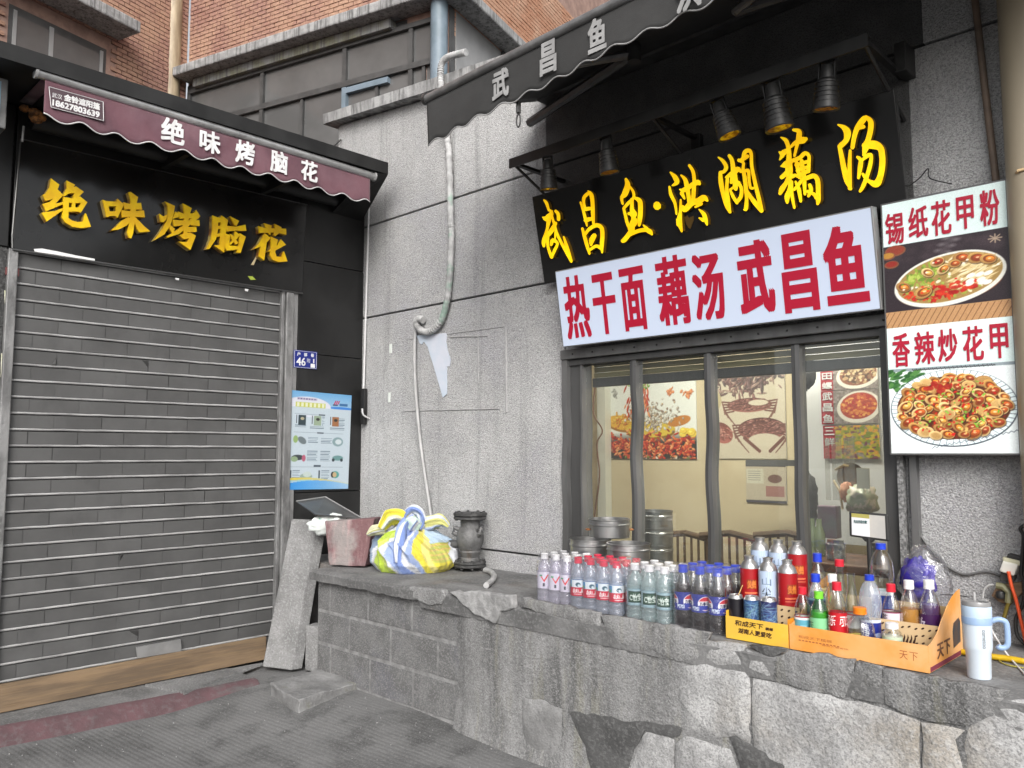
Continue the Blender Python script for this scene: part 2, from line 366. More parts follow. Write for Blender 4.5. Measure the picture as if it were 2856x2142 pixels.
ad = N.new('ShaderNodeMath'); ad.operation = 'MULTIPLY_ADD'; ad.inputs[1].default_value = .9; t.links.new(nz.outputs['Fac'], ad.inputs[0]); t.links.new(wv.outputs['Fac'], ad.inputs[2])
bp = N.new('ShaderNodeBump'); bp.inputs['Strength'].default_value = .11; bp.inputs['Distance'].default_value = .012; t.links.new(ad.outputs[0], bp.inputs['Height']); t.links.new(bp.outputs[0], N['Principled BSDF'].inputs['Normal'])
o = mb.build('ground', M_ground, smooth='all'); tag(o, 'grey ridged concrete lane with pale scuffs in front of both shops', 'ground', kind='structure')

# grit and crumbs lying on the lane
mb = MB()
for i in range(260):
    x, y = RND.uniform(-4.35, -1.7), RND.uniform(.9, 2.6); s = RND.uniform(.0015, .0045) * (1.5 if RND.random() < .1 else 1); z = ground_h(x, y)
    a = RND.random() * 6; c, q = math.cos(a) * s, math.sin(a) * s
    mb.hexa([(x - c, y - q, z - .002), (x + q, y - c, z - .002), (x + c, y + q, z - .002), (x - q, y + c, z - .002)] + [(x - c * .5, y - q * .5, z + s), (x + q * .6, y - c * .6, z + s * .8), (x + c * .5, y + q * .5, z + s), (x - q * .6, y + c * .6, z + s * .9)])
tag(mb.build('grit', mat('pale_grit', G(.3), .9, c2=G(.2), ns=30)), 'pale grit and crumbs scattered on the ridged lane', 'grit', kind='stuff')

# step in front of the shutter, its lip painted red
def step_x(y): return -4.50 + (y - 1.139) * (.113 / 1.309)
mb = MB(); mr = MB(); S = [(-3 + i * .12) for i in range(47)]
S = [y for y in S if y < 2.5]
def lip(y, k): return .012 * mnoise.noise(Vector((y * 7, k, 0)))
sec = lambda y: [(XL - .1, .068), (step_x(y) - .05, .072 + lip(y, 1) * .4), (step_x(y) + lip(y, 2), .066), (step_x(y) + .05 + lip(y, 3), .03), (step_x(y) + .09 + lip(y, 4) * 2, -.03)]
vs = [(a, y, z) for y in S for a, z in sec(y)]
mb.add(vs, [(j * 5 + i, j * 5 + i + 1, (j + 1) * 5 + i + 1, (j + 1) * 5 + i) for j in range(len(S) - 1) for i in range(4)])
st = mb.build('step', M_conc, smooth='all'); tag(st, 'low worn concrete step along the foot of the grey shutter', 'step', kind='structure')
vs = []
for y in S:
    q = sec(y); a = q[2]; k = .5 + .5 * mnoise.noise(Vector((y * 2.3, 9, 0)))
    vs += [(a[0] - .012 - .03 * k, y, a[1] + .006), (a[0] + .003, y, a[1] + .003), (q[3][0] + .004, y, q[3][1] + .003), (q[3][0] + .03, y, q[3][1] - .035)]
mr.add(vs, [(j * 4 + i, j * 4 + i + 1, (j + 1) * 4 + i + 1, (j + 1) * 4 + i) for j in range(len(S) - 1) for i in range(3)])
mr.build('painted_lip', M_red, st, smooth='all')
# grooved ramp patch on the step beside the plank
mb = MB(); z3 = Zm(0, 1300, 1.97); c4 = [onZ(*z3(*p), .076)[:2] for p in ((800, 1205), (1010, 1245), (1190, 1180), (1440, 1085))]
A, B_, C_, D = [np.array(c) for c in c4]
for i in range(15):
    k = i / 14; p, q = A + (B_ - A) * k, D + (C_ - D) * k; dd = (B_ - A) / 14 * .32
    mb.hexa([(*(p - dd), .066), (*(p + dd), .066), (*(q + dd), .066), (*(q - dd), .066), (*(p - dd * .5), .082), (*(p + dd * .5), .082), (*(q + dd * .5), .082), (*(q - dd * .5), .082)])
mb.build('grooved_patch', M_conc, st)

# ------------------------------------------------------------------ low wall with its ledge
lw = thing('low_wall', 'low stone and block wall carrying the drinks ledge under the window', 'wall', (-2, 2.9, 0))
mb = MB(); mb.box(-4.18, .8, 2.665, 3.36, -.1, .63); mb.box(-4.77, -4.18, 2.86, 3.36, -.1, .63); mb.build('core', M_joint, lw)
mb = MB(); mb.box(-4.17, -2.86, 2.655, 2.664, -.1, .64); mb.build('mortar', M_mortar, lw)
rows = [((.095, .266), [-4.17, -4.03, -3.652, -3.287, -2.92]), ((.284, .449), [-4.17, -3.849, -3.475, -3.096, -2.87]), ((.468, .64), [-4.17, -4.047, -3.677, -3.302, -2.93, -2.87])]
for (z0, z1), X in rows:
    for a, b in zip(X, X[1:]):
        j = RND.uniform(-.0015, .0015); m_ = MB().fbox(FY(2.655), a + .008, b - .008, z0, z1, 0, .0035 + j); m_.build('concrete_block', M_block, lw, bevel=.006)
# cement face right of the blocks: one uneven sheet
def face_y(x, z):
    v = Vector((x * 4, z * 5, 3)); b = 2.634 - .005 * mnoise.noise(v) - .003 * mnoise.noise(v * 4)
    b -= .05 * sm((.22 - z) / .3) * sm((-1.9 - x) / .6)             # base flares out near the corner
    return b + .018 * sm((-2.85 - x) / .12)
mb = MB(); mb.grid(130, 30, lambda a, b: (-2.96 + a * 3.7, face_y(-2.96 + a * 3.7, -.1 + b * .775), -.1 + b * .775)); mb.build('cement_face', M_cement, lw, smooth='all')
z7 = Zm(1200, 1600, 1.336); FW = FY(2.632)
def wp(pts, amp=.007, seed=0): return rough([FW.px(*z7(*p)) for p in pts], .028, amp, seed)
stones = [([(345, 458), (420, 475), (492, 505), (490, 700), (455, 735), (352, 665), (338, 560)], M_stone2),
          ([(940, 338), (1010, 332), (1172, 366), (1190, 385), (1193, 636), (1115, 608), (948, 588), (950, 555), (928, 430)], M_stone),
          ([(1203, 388), (1270, 402), (1400, 436), (1560, 470), (1690, 500), (1800, 545), (1822, 552), (1826, 800), (1206, 800)], M_stone),
          ([(1834, 552), (1900, 560), (1992, 580), (1955, 620), (1985, 740), (2000, 800), (1836, 800)], M_stone),
          ([(1030, 247), (1168, 268), (1168, 357), (1012, 322)], M_stone), ([(1178, 282), (1262, 318), (1270, 382), (1180, 362)], M_stone),
          ([(806, 588), (908, 618), (906, 800), (700, 800), (745, 722)], M_stone), ([(918, 625), (952, 603), (1118, 655), (1150, 730), (1190, 800), (914, 800)], M_stone),
          ([(2080, 470), (2260, 480), (2260, 800), (2005, 800), (1992, 640), (2000, 585)], M_stone)]
for i, (p, m_) in enumerate(stones):
    dome(FW, wp(p, .008, i * 3.1), -.03, .008 + .0017 * (i % 4), .008, .006, .022, i * 7.7).build('stone_block', m_, lw, smooth='all')
pat = [([(640, 150), (1040, 222), (1002, 322), (935, 332), (870, 308), (740, 270), (700, 255), (655, 212)], M_cement, .0124), ([(345, 85), (630, 146), (640, 200), (600, 190), (560, 175), (520, 185), (440, 152), (345, 125)], M_cement, .0131),
       ([(1188, 262), (1330, 284), (1262, 316)], M_cement_d, .010), ([(1275, 320), (1340, 280), (1580, 322), (1575, 400), (1550, 466), (1400, 430), (1280, 400)], M_cement, .0138),
       ([(1590, 326), (1685, 346), (1680, 428), (1562, 452), (1580, 400)], M_cement, .0131), ([(1692, 350), (2150, 440), (2100, 540), (1990, 572), (1830, 538), (1760, 518), (1694, 480)], M_cement, .0138),
       ([(515, 512), (610, 520), (720, 545), (860, 560), (944, 572), (930, 606), (905, 612), (800, 582), (745, 700), (720, 800), (620, 800), (575, 640)], M_cement_d, .0118),
       ([(1118, 602), (1140, 600), (1205, 645), (1330, 690), (1400, 708), (1462, 735), (1560, 800), (1190, 800), (1150, 700)], M_cement_d, .0145)]
for i, (p, m_, d) in enumerate(pat): dome(FW, wp(p, .010, 40 + i * 2.3), -.02, d * .75, .005, .003, .018, 50 + i * 3.3).build('cement_patch', m_, lw, smooth='all')
q8 = Zm(860, 1580, 2.952)
MB().prism(FW, rough([FW.px(*q8(*p)) for p in ((1180, 205), (1450, 205), (1705, 235), (1700, 350), (1600, 370), (1560, 465), (1480, 430), (1390, 390), (1300, 320), (1240, 260))], .02, .008, 5), -.02, .018).build('white_cement_patch', M_whitecem, lw, bevel=.006)
MB().prism(FW, rough([FW.px(*q8(*p)) for p in ((850, 165), (1130, 190), (1140, 250), (1110, 310), (1010, 320), (930, 280), (850, 250))], .02, .008, 8), -.02, .015).build('cement_patch', M_cement, lw, bevel=.006)
# ledge slab: eroded front lip
mb = MB(); X = np.linspace(-4.20, .8, 150); vs = []
for x in X:
    nz_ = mnoise.noise(Vector((x * 9, 0, 0))); n2 = mnoise.noise(Vector((x * 31, 5, 0)))
    yf = 2.606 + (.012 * nz_ + .006 * n2 if x < -3.2 else .004 * nz_ + .002 * n2) + (.0 if x < -3.25 else .018)
    zb = (.632 + .012 * n2) if x < -3.2 else .60
    zt = LEDGE - .002 - .004 * abs(n2)
    vs += [(x, 3.37, LEDGE), (x, 2.95, LEDGE + .002 * nz_), (x, yf + .02, zt + .001), (x, yf, zt - .012), (x, yf + .004 + .006 * n2, zb), (x, 2.67, zb)]
mb.add(vs, [(j * 6 + i + 1, j * 6 + i, (j + 1) * 6 + i, (j + 1) * 6 + i + 1) for j in range(len(X) - 1) for i in range(5)] + [(0, 1, 2, 3, 4, 5)])
mb.build('ledge_slab', M_ledge, lw, smooth=50)
mb = MB(); mb.box(-4.77, -4.204, 2.80, 3.37, .62, LEDGE - .003); mb.build('ledge_end', M_ledge, lw, bevel=.008)

# ------------------------------------------------------------------ right-hand building wall with panel joints, window opening and sloping coping
rw = thing('rendered_wall', 'grey pebble-dashed shop wall with panel joints and weathered sloping coping', 'wall', (-2.5, 3.5, 0))
WX0, WX1, WZ1 = -2.885, -1.135, 1.905
def cop(x): return 3.86 - (x + 5.14) * .112
mb = MB()
mb.hexa([(-5.10, 3.40, .6), (WX0, 3.40, .6), (WX0, 3.6, .6), (-5.10, 3.6, .6), (-5.10, 3.40, cop(-5.1)), (WX0, 3.40, cop(WX0)), (WX0, 3.6, cop(WX0)), (-5.10, 3.6, cop(-5.1))])
mb.hexa([(WX0, 3.40, WZ1), (WX1, 3.40, WZ1), (WX1, 3.6, WZ1), (WX0, 3.6, WZ1), (WX0, 3.40, cop(WX0)), (WX1, 3.40, cop(WX1)), (WX1, 3.6, cop(WX1)), (WX0, 3.6, cop(WX0))])
mb.hexa([(WX1, 3.40, .6), (1.2, 3.40, .6), (1.2, 3.6, .6), (WX1, 3.6, .6), (WX1, 3.40, cop(WX1)), (1.2, 3.40, cop(1.2)), (1.2, 3.6, cop(1.2)), (WX1, 3.6, cop(WX1))])
mb.build('core', M_joint, rw)
J = .006
def panel(x0, x1, z0, z1, m_=M_pebble, tops=None):
    t0, t1 = (z1, z1) if tops is None else tops
    MB().hexa([(x0, 3.37, z0 + J), (x1, 3.37, z0 + J), (x1, 3.402, z0 + J), (x0, 3.402, z0 + J), (x0, 3.37, t0 - J), (x1, 3.37, t1 - J), (x1, 3.402, t1 - J), (x0, 3.402, t0 - J)]).build('panel', m_, rw, bevel=.004)
panel(-5.13, WX0, .66, .795); panel(-5.13, WX0, .795, 2.325); panel(-5.13, -2.99, 2.325, 2.99); panel(-5.13, -3.02, 2.99, 0, tops=(cop(-5.13), cop(-3.02)))
panel(WX1, 1.2, .66, 2.325); panel(-1.06, 1.2, 2.325, 2.99); panel(WX0 + .002, WX1 - .002, WZ1, 2.325)
panel(-2.99, -1.06, 2.325, 2.99, M_shade_paint); panel(-3.02, -1.0, 2.99, 0, M_shade_paint, tops=(cop(-3.02), cop(-1.0))); panel(-1.0, 1.2, 2.99, 0, tops=(cop(-1), cop(1.2)))  # first two panels carry the awning shade in their colour
MB().box(-5.14, -5.10, 3.372, 3.62, .6, cop(-5.13) - .01).build('end_face', M_pebble, rw)
mb = MB(); X = np.linspace(-5.24, 1.2, 90); vs = []
for x in X:
    k = .012 * mnoise.noise(Vector((x * 6, 2, 0))); z = cop(x)
    vs += [(x, 3.62, z), (x, 3.29 + k, z), (x, 3.285 + k, z + .075 + k), (x, 3.62, z + .085)]
mb.add(vs, [(j * 4 + i, j * 4 + (i + 1) % 4, (j + 1) * 4 + (i + 1) % 4, (j + 1) * 4 + i) for j in range(len(X) - 1) for i in range(4)] + [(3, 2, 1, 0)])
mb.build('coping', M_coping, rw, smooth=35)

# ------------------------------------------------------------------ room behind the window
M_cream = mat('cream_wall', (.62, .53, .36), .8, c2=(.55, .46, .30), ns=2)
rm = tag(MB().box(-4.2, -.9, 4.82, 4.9, 0, 2.6).build('room_wall_back', M_cream), 'cream back wall of the room behind the window', 'wall', kind='structure')
o = MB().box(-4.25, -4.15, 3.6, 4.82, 0, 2.6).build('room_wall_left', mat('tan_wall', (.40, .31, .21), .8, c2=(.33, .25, .16), ns=3)); tag(o, 'tan left wall inside the lit room', 'wall', kind='structure')
o = MB().box(-.95, -.85, 3.6, 4.82, 0, 2.6).build('room_wall_right', M_cream); tag(o, 'cream right wall inside the lit room', 'wall', kind='structure')
o = MB().box(-4.2, -.9, 3.6, 4.85, -.02, .02).build('room_floor', mat('room_floor_tile', (.3, .27, .22), .5)); tag(o, 'tiled floor of the room behind the window', 'floor', kind='structure')
o = MB().box(-4.2, -.9, 3.6, 4.85, 2.55, 2.62).build('room_ceiling', mat('ceiling_white', G(.7), .8)); tag(o, 'white ceiling of the room behind the window', 'ceiling', kind='structure')
cl = thing('ceiling_light', 'lit white ceiling panel inside the room behind the window', 'ceiling light', (-2.5, 4.1, 2.5))
MB().box(-3.3, -1.4, 3.70, 3.95, 2.50, 2.549).build('housing', mat('lamp_white', G(.7), .4), cl)
MB().box(-3.28, -1.42, 3.72, 3.93, 2.49, 2.499).build('diffuser', mat('lamp_glow', G(.9), .5, emit=36, ecol=(1, .95, .82)), cl)

# ------------------------------------------------------------------ left shop front: black cladding, roof edge
ls = thing('black_shop_front', 'black-clad shop front with overhanging dark roof edge on the left', 'building', (-5.2, 2, 0))
mb = MB(); mb.box(-8, -4.84, -3, 3.36, -.1, 3.2); mb.build('body', M_blackrough, ls)
for z0, z1 in ((.60, 1.10), (1.104, 2.03), (2.034, 2.66), (2.664, 3.2)):
    MB().box(-4.84, XL, 2.845, 3.366, z0, z1).build('cladding_panel', M_black, ls, bevel=.003)
MB().box(-4.84, XL, 2.845, 3.366, -.05, .597).build('cladding_panel', M_black, ls, bevel=.003)
MB().box(-4.84, XL - .01, 1.15, 2.84, 2.46, 3.2).build('cladding_panel', M_black, ls, bevel=.003)
MB().box(-4.84, XL - .005, -2.5, 1.135, 2.44, 3.2).build('cladding_panel', M_black, ls, bevel=.003)
MB().box(-4.84, XL - .015, -2.5, 1.135, -.05, 2.437).build('side_stone', M_blackrough, ls, bevel=.003)
mb = MB(); mb.hexa([(-5.4, -3, 3.215), (-4.27, -3, 3.215), (-4.27, 3.19, 3.215), (-5.4, 3.365, 3.215), (-5.4, -3, 3.33), (-4.27, -3, 3.295), (-4.27, 3.19, 3.295), (-5.4, 3.365, 3.33)])
mb.hexa([(-4.9, 3.10, 3.0), (-4.30, 3.05, 3.19), (-4.27, 3.19, 3.214), (-4.86, 3.366, 3.0), (-4.9, 3.10, 3.214), (-4.30, 3.05, 3.2145), (-4.27, 3.19, 3.2146), (-4.86, 3.366, 3.2147)])
mb.build('roof_edge', M_roofdark, ls, bevel=.006)
MB().box(-4.79, -4.33, 1.2, 3.0, 3.195, 3.213).build('soffit', M_roofdark, ls)
for y in (1.9, 2.55): MB().box(-4.78, -4.45, y, y + .03, 3.05, 3.10).build('bracket', M_roofdark, ls)
# ------------------------------------------------------------------ brick building behind
M_brick = mat('orange_brick', C('a58470'), .85, c2=C('8f6c62'), ns=1.6, grime=[(5, C('7a5046'), .5), (22, C('c09a80'), .5, (1, 1, 3), (.5, .6))], bump=[(60, .4)])
M_brick2 = mat('orange_brick_pale', C('b38f78'), .85, c2=C('a87a60'), ns=2.5, grime=(22, C('cfae92'), .4, (1, 1, 3)), bump=[(60, .4)])
M_bmort = mat('brick_mortar', C('a08478'), .9, c2=C('8a7066'), ns=6)
M_slab = mat('weathered_eave', G(.36), .9, c2=G(.25), ns=10, grime=[(8, G(.08), .8, (4, 4, .2), (.5, .62))], bump=[(40, .5)])
M_lintel = mat('stained_lintel', G(.2), .9, c2=(.16, .155, .11), ns=5, grime=[(7, G(.07), .8, (5, 5, .15), (.5, .62))])
M_glassdk = mat('dull_window_glass', G(.10), .06, c2=G(.13), ns=1.2, spec=.5)
M_wframe = mat('grey_window_frame', G(.055), .5, c2=G(.075), ns=6)
M_bluemetal = mat('blue_grey_metal', C('75838f'), .5, c2=C('66757f'), ns=5)
E1 = np.array([.9602, .2793, 0]); E2 = np.array([-.2793, .9602, 0]); UP = (0, 0, 1)
CN = np.array([-11.0, 4.7, 0])
FA, FB = Frame(CN, E2, UP), Frame(CN, E1, UP)
bb = thing('brick_building', 'orange brick building with grey window band rising behind the two shops', 'building', (-11, 6, 0))
bend = FB.px(1255, 60)[0]; zc = FB.off(.3).px(700, 142)[1] - .02                  # right end of the long facade, eave level
FC = Frame(FB.p(bend, 0), E2, UP)
HB = 12.5
# wall bodies
mb = MB(); mb.fbox(FA, -9, .0, 0, HB, -.6, -.02); mb.fbox(FB, 0, bend - .02, 0, HB, -.6, -.02); mb.fbox(FC, .0, 6, 0, HB, -.6, -.02); mb.build('wall', M_bmort, bb)
wa = (FA.px(38, 60)[0], FA.px(288, 175)[0]); wz = (FA.px(288, 320)[1], FA.px(288, 143)[1])
# brick tiles; the nearest 300 singly, the rest as one part
BW, BH = .155, .058
cells = []
def lay(F, u0, u1, v0, v1, m_, skip=None):
    r = 0; v = v0
    while v < v1:
        u = u0 - (BW * .5 if r % 2 else 0)
        while u < u1 - .02:
            a, b = max(u, u0), min(u + BW - .012, u1)
            if b - a > .03 and not (skip and skip(a, b, v)): cells.append((F, a, b, v, v + BH - .011, m_))
            u += BW
        v += BH; r += 1
za0 = FA.px(420, 290)[1] - .3
lay(FA, FA.px(0, 60)[0] - .4, -.02, za0, za0 + 3.4, M_brick, lambda a, b, v: b > wa[0] - .06 and a < wa[1] + .06 and wz[0] - 1 < v < wz[1] + .2)
zb0 = zc + .17
lay(FB, .02, bend, zb0, zb0 + 1.9, M_brick)
zc0 = zc + .35
lay(FC, .1, 3.6, zc - .3, zc + 1.6, M_brick2)
def vis(c):
    F, a, b, v, v2, _ = c; p = F.p((a + b) / 2, (v + v2) / 2) - CAM; zf = p @ _f; x, y = 1428 + FPX * (p @ _r) / zf, 1071 - FPX * (p @ _u) / zf
    ok = -10 < x < 1560 and -10 < y < 330
    return (np.linalg.norm(p) if ok else 1e6)
cells.sort(key=vis)
rest = {}
for i, c in enumerate(cells):
    F, a, b, v, v2, m_ = c; d = RND.uniform(.0, .006)
    if i < 300: MB().fbox(F, a, b, v, v2, -.018, d).build('brick', m_, bb)
    else: rest.setdefault(m_.name, (MB(), m_))[0].fbox(F, a, b, v, v2, -.018, d)
for k, (b_, m_) in rest.items():
    o = b_.build('brick_mass', m_, bb); o['kind'] = 'stuff'
# small window and its slab on the left facade
wn = MB(); wn.fbox(FA, wa[0] - .05, wa[1] + .05, wz[0] - 1.2, wz[1] + .05, -.12, -.019); wn = wn.build('window', M_wframe, bb)
for a, b in ((wa[0], wa[0] + .04), (wa[1] - .04, wa[1]), ((wa[0] * .62 + wa[1] * .38), (wa[0] * .62 + wa[1] * .38) + .05)): MB().fbox(FA, a, b, wz[0] - 1.2, wz[1], -.1, -.004).build('frame', mat('pale_frame', G(.3), .5), wn)
MB().fbox(FA, wa[0] + .04, wa[1] - .04, wz[0] - 1.2, wz[1] - .05, -.018, -.014).build('pane', M_glassdk, wn)
ez = FA.px(352, 128)[1]
MB().fbox(FA, FA.px(40, 10)[0] - 1, FA.px(352, 128)[0] - .1, ez + .02, ez + .17, -.01, .42).build('window_eave', M_slab, bb, bevel=.02)
# long eave, lintel and window band
mb = MB(); mb.fbox(FB, .05, bend + .28, zc + .02, zc + .15, -.01, .30); mb.build('eave', M_slab, bb, bevel=.02)
mb = MB(); mb.fbox(FC, -.29, 6, zc + .022, zc + .148, -.01, .28); mb.build('eave', M_slab, bb, bevel=.02)
lz = FB.off(.12).px(800, 163)[1] + .12
MB().fbox(FB, .25, FB.px(1105, 60)[0], lz - .12, zc + .015, -.01, .12).build('lintel', M_lintel, bb, bevel=.01)
MB().fbox(FB, .0, bend, lz - 2.6, zc + .01, -.3, -.008).build('window_backing', M_wframe, bb)
vx = [FB.px(532, 300)[0], FB.px(735, 290)[0], FB.px(965, 230)[0], FB.px(1150, 160)[0], FB.px(1222, 150)[0]]
tz = FB.px(850, 270)[1]; top = lz - .13
for a, b in zip(vx, vx[1:]):
    MB().fbox(FB, a + .03, b - .03, tz + .04, top - .03, -.006, .006).build('pane', M_glassdk, bb)
    m2 = (a + b) / 2
    for p, q in ((a, m2), (m2, b)): MB().fbox(FB, p + .03, q - .03, tz - 1.7, tz - .04, -.006, .004).build('pane', M_glassdk, bb)
    MB().fbox(FB, m2 - .02, m2 + .02, tz - 1.75, tz - .036, -.006, .035).build('mullion', M_wframe, bb)
for a in vx: MB().fbox(FB, a - .028, a + .028, tz - 1.75, top, -.006, .045).build('mullion', M_wframe, bb)
MB().fbox(FB, vx[0], vx[-1], tz - .035, tz + .035, -.005, .052).build('transom', M_wframe, bb)
MB().fbox(FB, vx[0], vx[-1], top - .028, top + .03, -.005, .056).build('transom', M_wframe, bb)
bx0, bx1 = FB.px(968, 250)[0], FB.px(1090, 190)[0]
MB().fbox(FB, bx0 - .035, bx0 + .03, tz - 1.2, tz - .05, .0, .062).build('blue_mullion', M_bluemetal, bb)
MB().fbox(FB, bx0 + .03, bx1, tz - .13, tz - .06, .0, .062).build('blue_rail', M_bluemetal, bb)
cxp = FB.p(FB.px(1238, 110)[0], 0, .10)
MB().tube([(cxp[0], cxp[1], zc - 3.2), (cxp[0], cxp[1], zc + .01)], .10, 16).build('corner_column', M_bluemetal, bb, smooth=True)
MB().fbox(FC, .12, 5, zc - 3.2, zc + .0, -.02, .012).build('side_window', mat('pale_side_glass', G(.22), .3, c2=G(.3), ns=1.5), bb)
for k in (1.2, 2.6): MB().fbox(FC, k, k + .07, zc - 3.2, zc, .012, .05).build('mullion', M_wframe, bb)
# cream soil pipe in the inner corner
sp = thing('downpipe', 'cream drainpipe with collar in the corner of the brick building', 'pipe', tuple(FB.p(-.0, 4, .2)))
p0 = FB.p(-.06, 0, .22); M_cpipe = mat('cream_pipe', C('b9a88c'), .5, c2=C('94846c'), ns=5, stretch=(1, 1, .3), grime=(6, C('6b5a45'), .6, (3, 3, .3)))
MB().tube([(p0[0], p0[1], 3.4), (p0[0], p0[1], 10)], .115, 16).build('pipe', M_cpipe, sp, smooth=True)
cz = FB.px(487, 118)[1]
for k in (0, .07): MB().lathe([(.116, -.03), (.15, -.025), (.15, .02), (.116, .03)], 16, (p0[0], p0[1], 6.05 + k)).build('collar', M_cpipe, sp, smooth=True)
# ------------------------------------------------------------------ roller shutter: slats, each clad with brick-shaped film
M_slat = mat('shutter_grey', G(.03), .55, c2=G(.085), ns=3, grime=(3, G(.06), .5, (1, 1, .5)))
M_film_ = [mat('shutter_film_%d' % i, G(v), .5, c2=G(v * .82), ns=4, grime=(9, G(v * .5), .4, (1, 1, .6), (.55, .75)), bump=[(14, .12)]) for i, v in enumerate((.088, .095, .083))]
M_lip = mat('shutter_lip', G(.36), .7, metal=.0, c2=G(.22), ns=9, stretch=(1, .5, 1))
M_rail = mat('worn_steel_rail', G(.26), .5, metal=.3, c2=G(.15), ns=14, stretch=(1, 1, .3), grime=(10, G(.08), .7, (1, 1, .4), (.54, .66)), bump=[(60, .3)])
sh = thing('roller_shutter', 'closed grey roller shutter faced with brick-pattern film under the yellow-lettered sign', 'shutter', (XL, 1.9, .07))
Y0, Y1, PIT = 1.185, 2.715, .0852
rs = random.Random(4); FS_ = FX(XL - .022)
for i in range(28):
    z = .12 + i * PIT
    if z > 2.45: break
    sl = MB(); sl.fbox(FS_, Y0, Y1, z, z + PIT - .004, -.012, 0)
    sl = sl.build('slat', M_slat, sh)
    lp = MB(); n_ = 24
    lp.tube([(XL - .02 + .0015 * mnoise.noise(Vector((k * .8, i, 0))), Y0 + (Y1 - Y0) * k / n_, z + .006 + .0022 * mnoise.noise(Vector((k * 1.1, i * 3, 2)))) for k in range(n_ + 1)], .0062, 8); lp.build('rolled_lip', M_lip, sl, smooth=True)
    y = Y0 - (.121 if i % 2 else 0) - .03
    while y < Y1:
        a, b = max(y, Y0 + .004), min(y + .2368, Y1 - .004)
        if b - a > .03:
            d = .0016 + rs.uniform(0, .0014); m_ = M_film_[rs.randrange(3)]
            zt, zb = z + PIT - .006, z + .0135
            poly = [(a, zb), (b, zb), (b, zt), (a, zt)]; peel = None
            if rs.random() < .07 and b - a > .12:                       # a corner has come unstuck and curls forward
                k = rs.choice((0, 1, 2)); L_ = rs.uniform(.018, .05)
                if k == 0: poly = [(a, zb), (b - L_, zb), (b, zb + .045), (b, zt), (a, zt)]; peel = ((b - L_, zb), (b, zb + .045), (b - .004, zb + .004))
                elif k == 1: poly = [(a, zb), (b, zb), (b, zt), (a + L_, zt), (a, zt - .035)]; peel = ((a, zt - .035), (a + L_, zt), (a + .006, zt - .004))
                else: poly = [(a, zb), (b, zb), (b, zt - .04), (b - L_, zt), (a, zt)]; peel = ((b - L_, zt), (b, zt - .04), (b - .004, zt - .006))
            tm = MB(); tm.prism(FS_, poly, .0002, d)
            if peel:
                p0, p1, p2 = peel; tm.add([FS_.p(*p0, d), FS_.p(*p1, d), FS_.p(*p2, d + .012)], [(0, 1, 2), (2, 1, 0)])
            tm.build('film_tile', m_, sl)
        y += .2425
for a, b, x in ((1.135, 1.182, XL + .012), (2.718, 2.742, XL + .006), (2.746, 2.80, XL + .02), (2.804, 2.838, XL + .008)):
    MB().box(XL - .05, x, a, b, .065, 2.43).build('side_rail', M_rail, sh, bevel=.005)
MB().box(XL - .04, XL + .003, 1.13, 1.19, 2.29, 2.33).build('red_clip', mat('dull_red', (.16, .05, .05), .6), sh)
MB().box(XL - .03, XL - .004, Y0, Y1, .07, .115).build('bottom_bar', M_rail, sh, bevel=.004)
# loose grey flap showing above the plank
z3 = Zm(0, 1300, 1.97)
fl = MB().prism(FX(XL - .005), [FX(XL).px(*z3(*p)) for p in ((745, 995), (990, 950), (995, 1015), (755, 1055))], 0, .012); fl.build('loose_flap', mat('pale_grey_film', G(.22), .45, c2=G(.17), ns=6), sh)

# torn paper scraps on the left rail
for k, (a, b, c_, d) in enumerate([((12, 810), (22, 812), (24, 880), (14, 882)), ((3, 985), (13, 988), (12, 1050), (2, 1052))]):
    o = MB().prism(FX(XL - .012), [FX(XL - .012).px(*p) for p in (a, b, c_, d)], 0, .004).build('paper_scrap', mat('scrap_paper', (.75, .74, .62), .8, c2=(.6, .62, .4), ns=18))
    tag(o, ['cream torn paper strip stuck high on the left shutter rail', 'small torn paper strip low on the left shutter rail'][k], 'paper')

# ------------------------------------------------------------------ wooden plank standing against the shutter foot
M_wood = mat('plywood_brown', C('7a664f'), .8, c2=C('5d4e3e'), ns=5, stretch=(1, .35, 3), grime=[(14, C('4f3a26'), .5, (1, .25, 4), (.55, .72)), (40, C('8f7550'), .3, (1, .1, 3))], bump=[(30, .2, (1, .2, 4))])
pk = MB(); pk.hexa([(XL + .03, .2, .072), (XL + .048, .2, .072), (XL + .048, 2.645, .078), (XL + .03, 2.645, .078), (XL + .005, .2, .205), (XL + .023, .2, .205), (XL + .023, 2.655, .214), (XL + .005, 2.655, .214)])
tag(pk.build('wooden_plank', M_wood, bevel=.003), 'long brown wooden plank set on edge along the shutter foot', 'plank')

# ------------------------------------------------------------------ black sign with yellow raised characters
M_signblk = mat('gloss_black_sign', G(.010), .16, c2=G(.016), ns=2, grime=(1.6, G(.03), .5, (1, 1, .5), (.55, .75)), spec=.5)
M_yel = mat('yellow_letter', C('f0c808'), .45, c2=C('e0b010'), ns=12, spec=.4)
M_yelside = mat('letter_side', C('8a5a28'), .5, c2=C('c9b46a'), ns=20)
sg = thing('left_shop_sign', 'black sign board with five unlit raised yellow characters over the shutter', 'sign', (XL, 2, 2.43))
SF = FX(XL + .012)
c4 = [SF.px(*p) for p in ((56, 392), (32, 697), (830, 814), (854, 573))]
MB().prism(SF, [(1.15, 2.43), (2.862, 2.437), (2.885, 3.045), (1.163, 3.018)], -.03, 0).build('board', M_signblk, sg, bevel=.003)
MB().tube([(XL + .02, 1.15, 2.424), (XL + .02, 2.862, 2.431)], .006, 6).build('bottom_trim', mat('trim_metal', G(.12), .35, metal=.7), sg)
